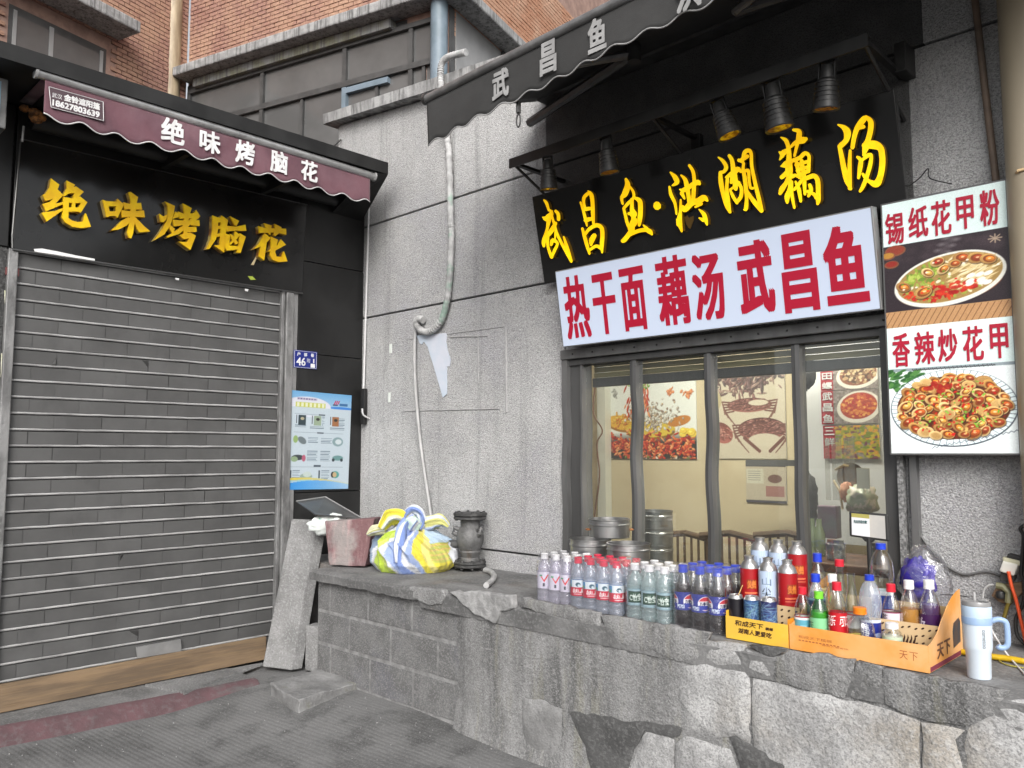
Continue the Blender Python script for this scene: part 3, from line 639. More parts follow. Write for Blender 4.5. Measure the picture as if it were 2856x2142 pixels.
MB().tube([(XL + .016, 1.163, 3.02), (XL + .016, 2.885, 3.047)], .003, 6).build('top_trim', mat('trim_metal', G(.12), .35, metal=.7), sg)
MB().tube([(XL + .016, 1.150, 2.43), (XL + .016, 1.146, 2.5), (XL + .016, 1.163, 3.02)], .004, 6).build('side_trim', mat('trim_metal', G(.12), .35, metal=.7), sg)
r1, r2 = Zm(100, 470, 5.53), Zm(440, 540, 5.53)
LF = SF.off(.045)
chars = [
 (r1, [[(235,150),(365,250),(335,320),(425,410),(305,540),(425,515),(425,545),(160,660),(105,545),(210,515),(270,465),(150,500),(105,405),(150,385),(210,290)], [(90,680),(290,655),(410,610),(415,645),(170,815)],
   [(475,185),(605,250),(530,370),(430,435),(420,410),(480,300)], [(500,310),(620,275),(740,360),(640,455),(560,450),(600,375),(510,380)], [(425,440),(560,460),(680,430),(795,520),(690,685),(650,660),(655,600),(700,530),(500,530),(425,530)],
   [(560,450),(610,520),(605,610),(555,610)], [(490,600),(700,600),(690,665),(490,665)], [(420,440),(510,500),(500,760),(550,800),(640,825),(725,820),(760,690),(775,700),(850,900),(700,920),(560,900),(450,830),(400,750),(425,600)]]),
 (r1, [[(1030,480),(1110,510),(1150,720),(1110,750),(1090,740)], [(1060,500),(1250,510),(1260,465),(1360,555),(1260,760),(1225,730),(1240,580),(1080,580)], [(1130,660),(1250,660),(1240,730),(1130,730)],
   [(1430,365),(1460,360),(1575,440),(1550,560),(1530,800),(1500,1000),(1470,1080),(1430,1060),(1410,980),(1440,850),(1465,600),(1460,470)], [(1350,520),(1440,545),(1620,530),(1640,635),(1400,625),(1370,635)], [(1320,640),(1450,660),(1665,645),(1680,755),(1480,740),(1330,755)],
   [(1330,800),(1430,745),(1470,800),(1400,880),(1280,940),(1160,955),(1240,890)], [(1530,750),(1580,800),(1680,900),(1765,970),(1600,985),(1560,930),(1520,830)]]),
 (r2, [[(25,310),(85,350),(150,320),(130,400),(90,440),(45,430)], [(110,120),(265,190),(240,340),(190,500),(100,630),(-55,720),(60,560),(140,420),(155,300),(150,180)], [(270,280),(330,300),(320,360),(230,390)], [(190,480),(265,545),(235,620),(180,540)],
   [(385,150),(525,225),(480,340),(470,500),(400,500),(410,300)], [(310,275),(400,310),(560,300),(590,250),(655,350),(600,400),(530,380),(340,385)], [(230,400),(420,420),(640,410),(645,500),(450,480),(250,505)], [(600,330),(640,370),(480,500),(330,620),(150,680),(140,660),(280,570),(420,470),(540,360)],
   [(400,520),(590,510),(600,590),(400,600)], [(400,480),(470,500),(440,690),(395,700)], [(330,640),(500,600),(585,650),(500,870),(315,740),(450,750),(480,690),(400,705)]]),
 (r2, [[(845,335),(935,370),(930,560),(900,700),(800,850),(755,855),(820,700),(845,560)], [(880,360),(970,370),(985,335),(1085,410),(1050,600),(1025,910),(870,800),(960,790),(975,440),(900,440)], [(920,500),(980,490),(975,540),(920,545)], [(910,620),(975,610),(970,660),(900,665)],
   [(1115,350),(1255,420),(1215,500),(1180,480)], [(1060,495),(1200,510),(1350,480),(1365,575),(1200,570),(1060,585)], [(1030,610),(1110,640),(1100,800),(1080,880),(1040,850)], [(1040,800),(1240,810),(1240,860),(1060,880)], [(1260,610),(1355,665),(1275,915),(1215,910),(1250,780)],
   [(1110,620),(1150,640),(1240,760),(1200,790),(1130,690)], [(1190,580),(1265,640),(1200,720),(1110,800),(1110,770),(1170,690)]]),
 (r2, [[(1555,500),(1650,530),(1980,540),(1985,635),(1870,605),(1750,600),(1570,605)], [(1640,455),(1755,490),(1740,640),(1720,630),(1680,560)], [(1800,465),(1910,520),(1880,600),(1815,655),(1780,640),(1810,560)], [(1650,610),(1740,685),(1650,790),(1475,860),(1560,770)],
   [(1590,790),(1680,760),(1640,1030),(1560,970)], [(1740,660),(1850,710),(1810,900),(1830,970),(1910,975),(1945,890),(2000,1045),(1860,1055),(1770,1020),(1730,950),(1750,800)], [(1900,705),(1975,790),(1830,870),(1680,900),(1720,870),(1840,800)]])]
for zm, polys in chars:
    m1, m2 = MB(), MB()
    for k, p in enumerate(polys):
        q = [LF.px(*zm(*a)) for a in p]; e = k * .0004
        m1.prism(LF, q, -.012, e); m2.prism(LF, [(a, b) for a, b in q], -.046, -.0122 + e * .1)
    ch = m1.build('character', M_yel, sg); m2.build('character_side', M_yelside, ch)
z2 = Zm(0, 360, 2.048)
tp = [SF.px(*z2(*p)) for p in ((192, 685), (240, 683), (330, 700), (430, 722), (540, 742), (541, 760), (480, 755), (380, 742), (340, 725), (300, 724), (250, 712), (200, 706))]
MB().prism(SF, tp, .001, .004).build('torn_tape', mat('white_tape', G(.8), .6), sg)
for pp, c_ in (([(1415, 840), (1440, 842), (1460, 860), (1430, 862)], C('a0b040')), ([(1460, 730), (1470, 722), (1448, 778), (1432, 776)], C('c9b890')), ([(1000, 850), (1022, 853), (1020, 864), (1002, 860)], G(.7)), ([(1398, 912), (1418, 915), (1414, 928), (1398, 924)], G(.7))):
    MB().prism(SF, [SF.px(*z2(*p)) for p in pp], .001, .004).build('sticker_scrap', mat('scrap_%.2f' % c_[0], c_, .6), sg)

# ------------------------------------------------------------------ maroon retractable awning
M_maroon = mat('maroon_awning_cloth', C('6a4750'), .85, c2=C('5b3b45'), ns=4, grime=[(3, C('7a6068'), .5), (8, C('46303a'), .4, (1, 1, .4))], bump=[(300, .15), (9, .25)], sheen=.2)
M_bar = mat('silver_awning_bar', G(.52), .35, metal=.6, c2=G(.35), ns=10, stretch=(.3, .3, 1), grime=(20, G(.15), .4))
M_hem = mat('pale_hem', G(.55), .7)
M_white = mat('white_print', G(.75), .6, c2=G(.6), ns=20)
aw = thing('maroon_awning', 'folded-in maroon awning with white characters and wavy hem under the dark roof', 'awning', (-4.4, 2.1, 3.0))
AF = FX(-4.30)
MB().tube([(-4.305, 1.105, 3.208), (-4.305, 3.10, 3.185)], .026, 12).build('front_bar', M_bar, aw, smooth=True)
for y, z in ((1.10, 3.208), (3.10, 3.185)): MB().tube([(-4.305, y - .006, z), (-4.305, y + .006, z)], .031, 12).build('end_cap', mat('bar_cap', G(.3), .5), aw, smooth=30)
def wave(y, per=.172, ph=.0): return .5 + .5 * math.cos(2 * math.pi * (y - 1.14 + ph) / per)
def val(a, b):
    y = 1.14 + a * 1.925; zt = 3.19 - (y - 1.1) * .012; zb = 2.985 + .030 * wave(y) ** 1.2
    z = zt + (zb - zt) * b; return (-4.30 + .006 * math.sin(y * 11) * b + .01 * b * mnoise.noise(Vector((y * 3, z * 2, 0))), y, z)
vl = MB().grid(180, 8, val).build('valance', M_maroon, aw, smooth='all', solid=.003)
MB().tube([tuple(np.array(val(i / 180, 1)) + (0.002, 0, 0)) for i in range(181)], .0035, 5).build('hem', M_hem, vl, smooth='all')
MB().grid(60, 4, lambda a, b: (-4.31 - b * .42, 1.14 + a * 1.94, 3.206 - .012 * a + .0 * b)).build('roof_cloth', M_maroon, aw, smooth='all', solid=.003)
MB().tube([(-4.72, 1.2, 3.12), (-4.72, 3.2, 3.12)], .05, 12).build('roller', M_roofdark, aw, smooth=True)
z1 = Zm(0, 0, 2.048); AT = AF.off(.014)
for ch, Lp, Rp, Tp, Bp in (('绝', (920, 745), (1055, 770), (985, 678), (1000, 822)), ('味', (1140, 790), (1258, 830), (1195, 745), (1205, 875)), ('烤', (1345, 860), (1455, 890), (1400, 805), (1400, 938)), ('脑', (1545, 905), (1643, 940), (1590, 862), (1600, 990)), ('花', (1720, 960), (1815, 990), (1765, 918), (1770, 1036))):
    u0, u1, v0, v1 = fit(AT, z1, Lp, Rp, Tp, Bp); q = MB(); write(q, ch, AT, u0, u1, v0, v1, 0, bold=.0035); q.build('printed_character', M_white, vl)
c4 = [AT.px(*z1(*p)) for p in ((280, 495), (590, 582), (592, 690), (292, 612))]
q = MB()
for a, b in zip(c4, c4[1:] + c4[:1]): q.tube([AT.p(*a), AT.p(*b)], .0016, 4)
ua, ub = c4[0][0], c4[1][0]; vt, vb = c4[0][1], c4[3][1]
MB().prism(AT, [(a * .999 + .001 * ua, b) for a, b in c4], -.0004, .0).build('label_ground', mat('label_brown', C('4b3c42'), .8), vl)
hl = vt - vb; vsl = (c4[1][1] - c4[0][1]) / (ub - ua); V_ = lambda u, k: vb + hl * k + vsl * (u - ua)
for tx, ua_, ub_, k0, k1, bo in (('武汉', ua + .015, ua + .06, .52, .76, 0), ('金铃遮阳篷', ua + .068, ub - .015, .50, .86, .0012), ('18627803639', ua + .018, ub - .015, .10, .42, .0014)): write(q, tx, AT, ua_, ub_, V_(ua_, k0), V_(ua_, k1), .0008, bold=bo, vshear=vsl * (ub_ - ua_))
q.build('printed_label', M_white, vl)
# crank: thin pale rod down the corner, bent handle with a black grip
z4 = Zm(750, 920, 2.074)
cr = MB(); top = onX(1029, 575, XL + .05); bot = onX(1014, 1088, XL + .05)
cr.tube([tuple(top), tuple(bot)], .007, 8); cr = cr.build('crank_rod', mat('pale_rod', G(.6), .4), aw, smooth=True)
MB().box(XL + .03, XL + .075, bot[1] - .012, bot[1] + .016, bot[2] - .24, bot[2] + .01).build('crank_socket', M_roofdark, cr, bevel=.004)
H_ = [onX(*z4(*p), XL + .09) for p in ((540, 455), (545, 490), (575, 510), (612, 530), (622, 560), (620, 580))]
MB().tube(spline(H_, 4), .006, 8).build('crank_handle', mat('pale_rod', G(.6), .4), cr, smooth=True)
MB().tube([onX(*z4(620, 575), XL + .09), onX(*z4(618, 682), XL + .09)], .012, 10).build('grip', M_roofdark, cr, smooth=True)

# ------------------------------------------------------------------ number plate and notice on the black cladding
PF = FX(XL + .004)
npl = thing('house_number_plate', 'small blue enamel house number plate reading 46 beside the shutter', 'plate', (XL, 2.9, 1.92))
c4 = [PF.px(*p) for p in ((818, 977), (884, 980), (882, 1030), (818, 1026))]
a0, a1, b0, b1 = c4[0][0], c4[1][0], (c4[3][1] + c4[2][1]) / 2, (c4[0][1] + c4[1][1]) / 2
MB().fbox(PF, a0, a1, b0, b1, 0, .006).build('plate', mat('blue_enamel', C('1c2a78'), .3), npl, bevel=.003)
q = MB(); P2 = PF.off(.0066); w_, h_ = a1 - a0, b1 - b0
for i, chx in enumerate('户部巷'): write(q, chx, P2, a0 + w_ * (.14 + .29 * i), a0 + w_ * (.27 + .29 * i), b0 + h_ * .68, b0 + h_ * .88, 0, bold=.0008)
write(q, '46', P2, a0 + w_ * .12, a0 + w_ * .5, b0 + h_ * .14, b0 + h_ * .6, 0, bold=.0011); write(q, '附', P2, a0 + w_ * .56, a0 + w_ * .70, b0 + h_ * .34, b0 + h_ * .58, 0); write(q, '1', P2, a0 + w_ * .82, a0 + w_ * .87, b0 + h_ * .34, b0 + h_ * .58, 0, bold=.001)
for a, b, c_, d in ((.05, .95, .95, .965), (.05, .95, .035, .05), (.03, .045, .05, .95), (.955, .97, .05, .95)): q.add([P2.p(a0 + w_ * a, b0 + h_ * c_), P2.p(a0 + w_ * b, b0 + h_ * c_), P2.p(a0 + w_ * b, b0 + h_ * d), P2.p(a0 + w_ * a, b0 + h_ * d)], [(0, 1, 2, 3)])
q.add([P2.p(a0 + w_ * .72, b0 + h_ * .08), P2.p(a0 + w_ * .9, b0 + h_ * .08), P2.p(a0 + w_ * .9, b0 + h_ * .3), P2.p(a0 + w_ * .72, b0 + h_ * .3)], [(0, 1, 2, 3)])
q.build('lettering', M_white, npl)

M_print = mat('printed_paper', (1, 1, 1), .55, vcol=True)
nc = thing('notice_poster', 'pale blue printed notice with small pictures on the black cladding', 'poster', (XL, 3, 1.12))
W_, H_ = 150, 220; cv = Canvas(W_, H_, (.80, .86, .90))
sx, sy = W_ / 930.0, H_ / 1470.0                       # from the close-up of the notice
def R_(x0, y0, x1, y1, c, al=1): cv.rect((x0 - 60) * sx, (y0 - 60) * sy, (x1 - 60) * sx, (y1 - 60) * sy, c, al)
def E_(cx, cy, rx, ry, c, **k): cv.ell((cx - 60) * sx, (cy - 60) * sy, rx * sx, ry * sy, c, **k)
for y in range(0, 48): cv.a[y, :] = np.array((.45, .70, .90)) * (1 - y / 60) + np.array((.82, .88, .93)) * (y / 60)
E_(300, 290, 360, 150, (.86, .88, .95)); E_(830, 280, 190, 22, (.25, .55, .9)); E_(330, 290, 330, 150, (.90, .91, .96)); R_(60, 300, 1000, 420, (.80, .86, .90))
R_(150, 160, 450, 195, (.75, .72, .80)); R_(135, 225, 580, 300, (.80, .82, .35)); 
for k in range(7): R_(150 + k * 62, 235, 190 + k * 62, 292, (.93, .95, .80)); R_(165 + k * 40, 165, 185 + k * 40, 190, (.45, .4, .6))
for k in range(3): cv.line((715 + k * 28 - 60) * sx, (215 - 60) * sy, (735 + k * 28 - 60) * sx, (172 - 60) * sy, 2.4, (.80, .15, .30))
R_(690, 228, 770, 245, (.2, .25, .4)); R_(795, 210, 930, 245, (.25, .45, .65))
for x0, c_ in ((185, (.20, .27, .30)), (415, (.62, .70, .60)), (690, (.66, .45, .30))):
    R_(x0, 420, x0 + 110, 570, c_); E_(x0 + 55, 470, 28, 22, (.75, .72, .6) if c_[0] < .6 else (.2, .2, .2)); R_(x0 - 30, 420, x0 - 18, 550, (.3, .32, .35))
def lines(x0, x1, y0, n_, c=(.45, .52, .58)):
    for k in range(n_): R_(x0, y0 + k * 24, x1 - 20 * (k % 3 == 2), y0 + k * 24 + 9, c)
lines(540, 575, 430, 6); lines(800, 890, 440, 6); lines(660, 890, 590, 2); lines(140, 300, 570, 2); lines(360, 570, 580, 2)
R_(130, 678, 880, 684, (.6, .65, .7)); R_(470, 665, 570, 690, (.3, .35, .4)); R_(90, 1190, 890, 1196, (.6, .65, .7)); R_(440, 1165, 545, 1190, (.3, .35, .4)); R_(480, 395, 580, 415, (.3, .35, .4)); R_(130, 402, 470, 406, (.6, .65, .7))
cv.ell((250 - 60) * sx, (795 - 60) * sy, 11, 7, (.45, .5, .52), ang=.6); E_(155, 780, 35, 55, (.60, .72, .45)); E_(790, 800, 85, 70, (.55, .66, .68)); E_(800, 800, 50, 40, (.85, .9, .92)); E_(200, 1050, 90, 40, (.25, .28, .3)); E_(285, 1060, 28, 50, (.75, .4, .5)); E_(150, 1075, 50, 40, (.6, .7, .55))
E_(800, 1050, 85, 40, (.45, .62, .62)); E_(730, 1080, 22, 25, (.2, .25, .28)); E_(860, 1080, 22, 25, (.2, .25, .28)); E_(330, 1330, 90, 45, (.62, .7, .66)); E_(345, 1300, 60, 40, (.8, .86, .84)); E_(770, 1305, 60, 55, (.35, .65, .62)); E_(730, 1305, 28, 45, (.2, .2, .2)); E_(760, 1305, 32, 40, (.82, .72, .55))
lines(340, 490, 745, 4); lines(530, 700, 755, 4); lines(335, 490, 950, 7); lines(530, 680, 950, 7); lines(135, 240, 1245, 6); lines(555, 680, 1245, 6); R_(95, 1240, 120, 1370, (.3, .35, .4)); R_(515, 1240, 540, 1370, (.3, .35, .4))
for x in range(W_):
    k = x / W_; y1_ = 205 - 8 * math.sin(k * 3.1) + 4 * k; y2_ = 197 - 5 * math.sin(k * 3.5 + .3) + 8 * k
    for y in range(H_):
        if y > y1_ : cv.a[y, x] = np.array((.22, .60, .92)) * (1 - k * .75) + np.array((.80, .88, .95)) * k * .75
        elif y > y2_ - 2 and y < y2_ + 4 - 3 * k: cv.a[y, x] = np.array((.88, .80, .32)) * (1 - k * .8) + np.array((.8, .88, .92)) * k * .8
        elif y > y2_ + 3 and y < y2_ + 7: cv.a[y, x] = (.62, .82, .86)
for k in range(11): R_(110 + k * 27, 1528, 126 + k * 27, 1548, (.1, .25, .5))
cv.noise(.012); cv.a *= .84
NF = FX(XL + .006)
c4 = [NF.px(*p) for p in ((812, 1088), (980, 1103), (970, 1363), (798, 1366))]
def nfn(uu, vv):
    a, b = uu, vv; P = [NF.p(*c) for c in c4]
    q_ = (P[0] * 1)[None, None] * ((1 - a) * b)[..., None] + P[1][None, None] * (a * b)[..., None] + P[2][None, None] * (a * (1 - b))[..., None] + P[3][None, None] * ((1 - a) * (1 - b))[..., None]
    q_[..., 0] += .004 * np.sin(a * 3.1) ** 2 * (1 - b) + .0035; return q_
cv.sheet('print', M_print, NF, 0, 1, 0, 1, nc, fn=nfn)
MB().prism(NF, c4, -.002, .001).build('paper', mat('paper_white', G(.7), .7), nc)

# ------------------------------------------------------------------ neighbouring sign edge and rusty bracket at the far left
ns_ = thing('neighbour_sign', 'pale blue lightbox edge of the next shop at the far left', 'sign', (-4.6, .9, 2.9))
p0 = onX(24, 222, -4.45); p1 = onX(24, 362, -4.45)
MB().box(-4.75, -4.45, .2, p0[1], p1[2], p0[2]).build('case', mat('sign_case', G(.14), .5, c2=G(.08), ns=12), ns_, bevel=.006)
MB().box(-4.449, -4.447, .2, p0[1] - .03, p1[2] + .02, p0[2] - .02).build('face', mat('sign_blue', C('7f97ab'), .4, c2=C('6c859a'), ns=9), ns_)
fb = thing('foam_filler', 'rusty orange foam lump beside the maroon awning end', 'foam', tuple(onX(88, 330, -4.6)))
q = MB(); c_ = onX(88, 318, -4.6); rr = random.Random(3)
for k in range(9): q.lathe([(.001, -.02), (.02, -.012), (.025, 0), (.018, .014), (.001, .02)], 8, (c_[0] + rr.uniform(-.02, .02), c_[1] + rr.uniform(-.035, .05), c_[2] + rr.uniform(-.03, .03)))
q.build('foam', mat('rusty_foam', C('8a5a2c'), .9, c2=C('4a3018'), ns=40, bump=[(60, .8)]), fb, smooth=True)
MB().tube([onX(66, 352, -4.62), onX(62, 395, -4.62)], .006, 6).build('rod', M_rail, fb)

# ------------------------------------------------------------------ slabs and rubble in the corner
M_slabc = mat('concrete_slab', G(.25), .95, c2=G(.17), ns=5, grime=[(4, G(.14), .6, (1, 1, .6))], spk=[(120, G(.13), .4), (80, G(.42), .3)], bump=[(90, .5)])
M_slabedge = mat('concrete_slab_edge', G(.17), .95, c2=G(.11), ns=9, spk=[(80, G(.28), .4)], bump=[(50, .9)])
def roughbox(name, p8, m_, label, cat, amp=.004, sub=5, edge=None):
    q = MB(); q.hexa(p8); o = q.build(name, m_)
    bm = bmesh.new(); bm.from_mesh(o.data); bmesh.ops.subdivide_edges(bm, edges=bm.edges[:], cuts=sub, use_grid_fill=True)
    for v in bm.verts:
        n_ = mnoise.noise_vector(v.co * 9) * amp + mnoise.noise_vector(v.co * 30) * amp * .5; v.co += n_
    for f in bm.faces: f.smooth = True
    bm.to_mesh(o.data); bm.free(); o.data.set_sharp_from_angle(angle=math.radians(45))
    md = o.modifiers.new('bevel', 'BEVEL'); md.width = .006; md.segments = 2; md.limit_method = 'ANGLE'; md.angle_limit = math.radians(45)
    return tag(o, label, cat)
# tall slab leaning back on the wall end
BL, BR, TL, TR = np.array([-4.60, 2.544, .075]), np.array([-4.40, 2.623, .075]), np.array([-4.55, 2.69, .957]), np.array([-4.38, 2.765, .957]); th = np.array([.01, .07, -.015])
roughbox('leaning_slab', [BL, BR, BR + th * (1, 1, 0), BL + th * (1, 1, 0), TL, TR, TR + th, TL + th], M_slabc, 'tall grey concrete slab leaning beside the shutter', 'concrete slab', .0018)
roughbox('concrete_offcut', [(-4.36, 2.69, .07), (-4.20, 2.735, .07), (-4.225, 2.825, .07), (-4.39, 2.785, .07), (-4.36, 2.69, .335), (-4.20, 2.735, .335), (-4.225, 2.825, .335), (-4.39, 2.785, .335)], M_slabc, 'short upright concrete offcut tucked behind the leaning slab', 'concrete block', .004)
P = [onZ(*z3(*p), .118) for p in ((1485, 1190), (1640, 1285), (2000, 1175), (1850, 1092))]
roughbox('flat_stone', [(*(p[:2] + np.array([.0, -.0])), .03) for p in P] + [(*p[:2], .118) for p in P], mat('mossy_flat_stone', G(.25), .95, c2=G(.16), ns=6, grime=[(5, C('5a5a32'), .6, (1, 1, 1), (.58, .7))], spk=(90, G(.25), .35), bump=[(50, .6)]), 'flat mossy stone slab lying at the end of the red step', 'stone', .013, 9)
# pink painted concrete chunk on the ledge
roughbox('pink_concrete_chunk', [(-4.20, 2.745, .695), (-4.00, 2.86, .70), (-4.10, 3.02, .70), (-4.30, 2.86, .695), (-4.245, 2.735, .955), (-3.98, 2.90, .975), (-4.08, 3.03, .975), (-4.33, 2.85, .955)], mat('faded_pink_concrete', C('6f5254'), .9, c2=C('8a8280'), ns=4, mix=(.48, .58), grime=[(6, G(.14), .5), (9, C('b89a9a'), .5, (4, 1, .4))], bump=[(60, .6)]), 'broken concrete chunk with faded pink paint on the ledge end', 'concrete chunk', .008)
# tilted dark metal tray behind, and a crumpled bag
z9 = Zm(760, 1330, 5.35)
Q = [onX(*z9(*p), -4.6) for p in ((355, 365), (790, 300))] + [onX(*z9(*p), -4.25) for p in ((1350, 625), (640, 560))]
q = MB(); q.add([Q[0], Q[1], Q[2], Q[3]] + [p + np.array([0, .0, -.006]) for p in Q], [(0, 1, 2, 3), (7, 6, 5, 4), (0, 4, 5, 1), (1, 5, 6, 2), (2, 6, 7, 3), (3, 7, 4, 0)])
mt = thing('metal_sheet', 'dark metal sheet propped at a slant above the pink chunk', 'metal sheet', tuple(Q[3]))
q.build('sheet', mat('dull_sheet', G(.07), .4, metal=.4, c2=G(.1), ns=5), mt)
MB().tube([Q[0], Q[1], Q[2]], .005, 6).build('folded_edge', mat('sheet_edge', G(.42), .35, metal=.5), mt, smooth=True)
bg_ = thing('plastic_bag', 'crumpled white plastic bag with green print behind the leaning slab', 'bag', (-4.35, 2.95, .9))
def crumple(cx, cy, cz, rx, ry, rz, amp, fr, seed, nu=28, nv=16):
    q = MB()
    def fn(a, b):
        th_, ph = a * 2 * math.pi, (b - .5) * math.pi; d = Vector((math.cos(ph) * math.cos(th_), math.cos(ph) * math.sin(th_), math.sin(ph)))
        k = 1 + amp * mnoise.noise(d * fr + Vector((seed, 0, 0))) + amp * .5 * abs(mnoise.noise(d * fr * 2.3 + Vector((0, seed, 0)))); return (cx + d.x * rx * k, cy + d.y * ry * k, cz + d.z * rz * k)
    q.grid(nu, nv, fn); return q
c_ = onX(*z9(840, 640), -4.30)
o = crumple(c_[0], c_[1], c_[2] - .03, .05, .13, .06, .35, 3, 2).build('bag', mat('bag_white', (.7, .74, .72), .35, c2=(.25, .45, .38), ns=14, mix=(.58, .64)), bg_, smooth='all')
# ------------------------------------------------------------------ charcoal awning over the window
M_char = mat('charcoal_awning_cloth', G(.035), .85, c2=G(.028), ns=4, grime=(3, G(.05), .5), bump=[(300, .15), (8, .2)])
M_arm = mat('dark_arm_metal', G(.06), .4, metal=.4, c2=G(.09), ns=12)
M_greybar = mat('grey_awning_bar', G(.22), .4, metal=.5, c2=G(.15), ns=12)
ra = thing('charcoal_awning', 'charcoal awning with pale characters and wavy hem over the window', 'awning', (-1.5, 2.9, 2.9))
def barz(x): return 3.125 + (x + 3.037) * .0215
MB().tube([(x, 2.5, barz(x)) for x in (-3.04, -1, 1.0)], .022, 12).build('front_bar', M_greybar, ra, smooth=True)
MB().tube([(-3.052, 2.5, barz(-3.04)), (-3.03, 2.5, barz(-3.04))], .028, 12).build('end_cap', M_arm, ra, smooth=30)
def val2(a, b):
    x = -3.035 + a * 3.9; zt = barz(x) - .016; zb = 2.885 + (x + 3.0) * .062 + .022 * (.5 + .5 * math.cos(2 * math.pi * (x + 2.822) / .158)) ** 1.1
    z = zt + (zb - zt) * b; return (x, 2.5 - .005 * math.sin(x * 9) * b - .012 * b * mnoise.noise(Vector((x * 2.5, z * 2, 4))), z)
v2 = MB().grid(260, 8, val2).build('valance', M_char, ra, smooth='all', solid=.003)
MB().tube([tuple(np.array(val2(i / 260, 1)) + (0, -.002, 0)) for i in range(261)], .0035, 5).build('hem', mat('grey_hem', G(.30), .7), v2, smooth='all')
MB().grid(40, 8, lambda a, b: (-3.03 + a * 3.9, 2.5 + b * .86, 3.15 + b * .24 - .03 * math.sin(b * math.pi) + .02 * a)).build('roof_cloth', M_char, ra, smooth='all', solid=.004)
MB().box(-3.0, 1.0, 3.24, 3.365, 3.34, 3.46).build('cassette', M_arm, ra, bevel=.02)
sh_, el = (-3.08, 3.30, 3.255), (-2.11, 2.965, 3.20)
a1 = MB(); a1.tube([sh_, el], .026, 8); a1.build('upper_arm', M_arm, ra, smooth=True)
a1 = MB(); a1.tube([el, (-2.70, 2.53, 3.11)], .020, 8); a1.build('fore_arm', M_greybar, ra, smooth=True)
MB().lathe([(.001, -.04), (.032, -.04), (.032, .04), (.001, .04)], 12, el).build('elbow', M_arm, ra, smooth=30)
e2 = tuple(onZ(2050, 32, 3.2)); MB().tube([e2, (-.2, 3.28, 3.27)], .024, 8).build('upper_arm', M_arm, ra, smooth=True); MB().tube([e2, (-.75, 2.53, 3.16)], .02, 8).build('fore_arm', M_greybar, ra, smooth=True)
hk = onY(1446, 285, 2.53); MB().tube([hk, hk - (0, 0, .05)], .011, 8).build('gear', M_arm, ra, smooth=True)
MB().tube([hk + np.array([math.sin(t) * .012, 0, -.085 - .03 * math.cos(t)]) for t in np.linspace(0, 6.28, 15)], .004, 6).build('crank_eye', M_arm, ra, smooth=True)
z5 = Zm(900, 0, 2.676); VF = FY(2.487); M_pale = mat('pale_grey_print', G(.34), .7, c2=G(.26), ns=20)
for ch, Lp, Rp, Tp, Bp in (('武', (1265, 640), (1390, 590), (1330, 515), (1290, 748)), ('昌', (1620, 430), (1745, 420), (1690, 302), (1660, 560)), ('鱼', (1978, 240), (2118, 230), (2060, 125), (2040, 385))):
    u0, u1, v0, v1 = fit(VF, z5, Lp, Rp, Tp, Bp)
    if ch == '武': U0, V0, V1 = u0, v0, v1
    q = MB(); write(q, ch, VF, u0, u1, v0, v1, 0, bold=.004); q.build('printed_character', M_pale, v2)
dx = .405
for i, ch in enumerate('洪湖藕汤'):
    u = VF.px(1885, 20)[0] + i * dx; q = MB(); write(q, ch, VF, u, u + .11, 2.985 + i * .012, 3.11 + i * .012, 0, bold=.004); q.build('printed_character', M_pale, v2)

# ------------------------------------------------------------------ lamp rail and five spot lamps
M_blkm = mat('black_metal', G(.02), .4, c2=G(.032), ns=8, spec=.4)
RY = 2.95
lr = thing('lamp_rail', 'black angle-iron rail carrying the spot lamps above the yellow-lettered sign', 'rail', (-2, RY, 2.87))
q = MB(); q.box(-2.90, -1.06, RY - .004, RY + .004, 2.850, 2.90); q.box(-2.90, -1.06, RY + .0045, RY + .035, 2.892, 2.899); q.build('bar', M_blkm, lr)
for x in (-2.885, -2.02, -1.08):
    MB().box(x - .012, x + .012, RY + .036, 3.368, 2.872, 2.888).build('bracket', M_blkm, lr); MB().tube([(x, RY + .03, 2.868), (x, 3.365, 2.70)], .008, 6).build('brace', M_blkm, lr)
MB().box(-2.045, -1.995, 3.33, 3.369, 2.66, 2.90).build('junction_box', M_blkm, lr, bevel=.004)
MB().box(-1.075, -1.03, 3.26, 3.369, 2.86, 2.98).build('junction_box', M_blkm, lr, bevel=.004)
M_lens = mat('amber_lens', C('d8a030'), .15, c2=C('a87020'), ns=60, coat=.5)
lab = ['spot lamp nearest the left end of the black rail', 'second black spot lamp from the left on the rail', 'tilted black spot lamp in the middle of the rail', 'large black spot lamp with amber lens, second from the right', 'black spot lamp at the right end of the rail']
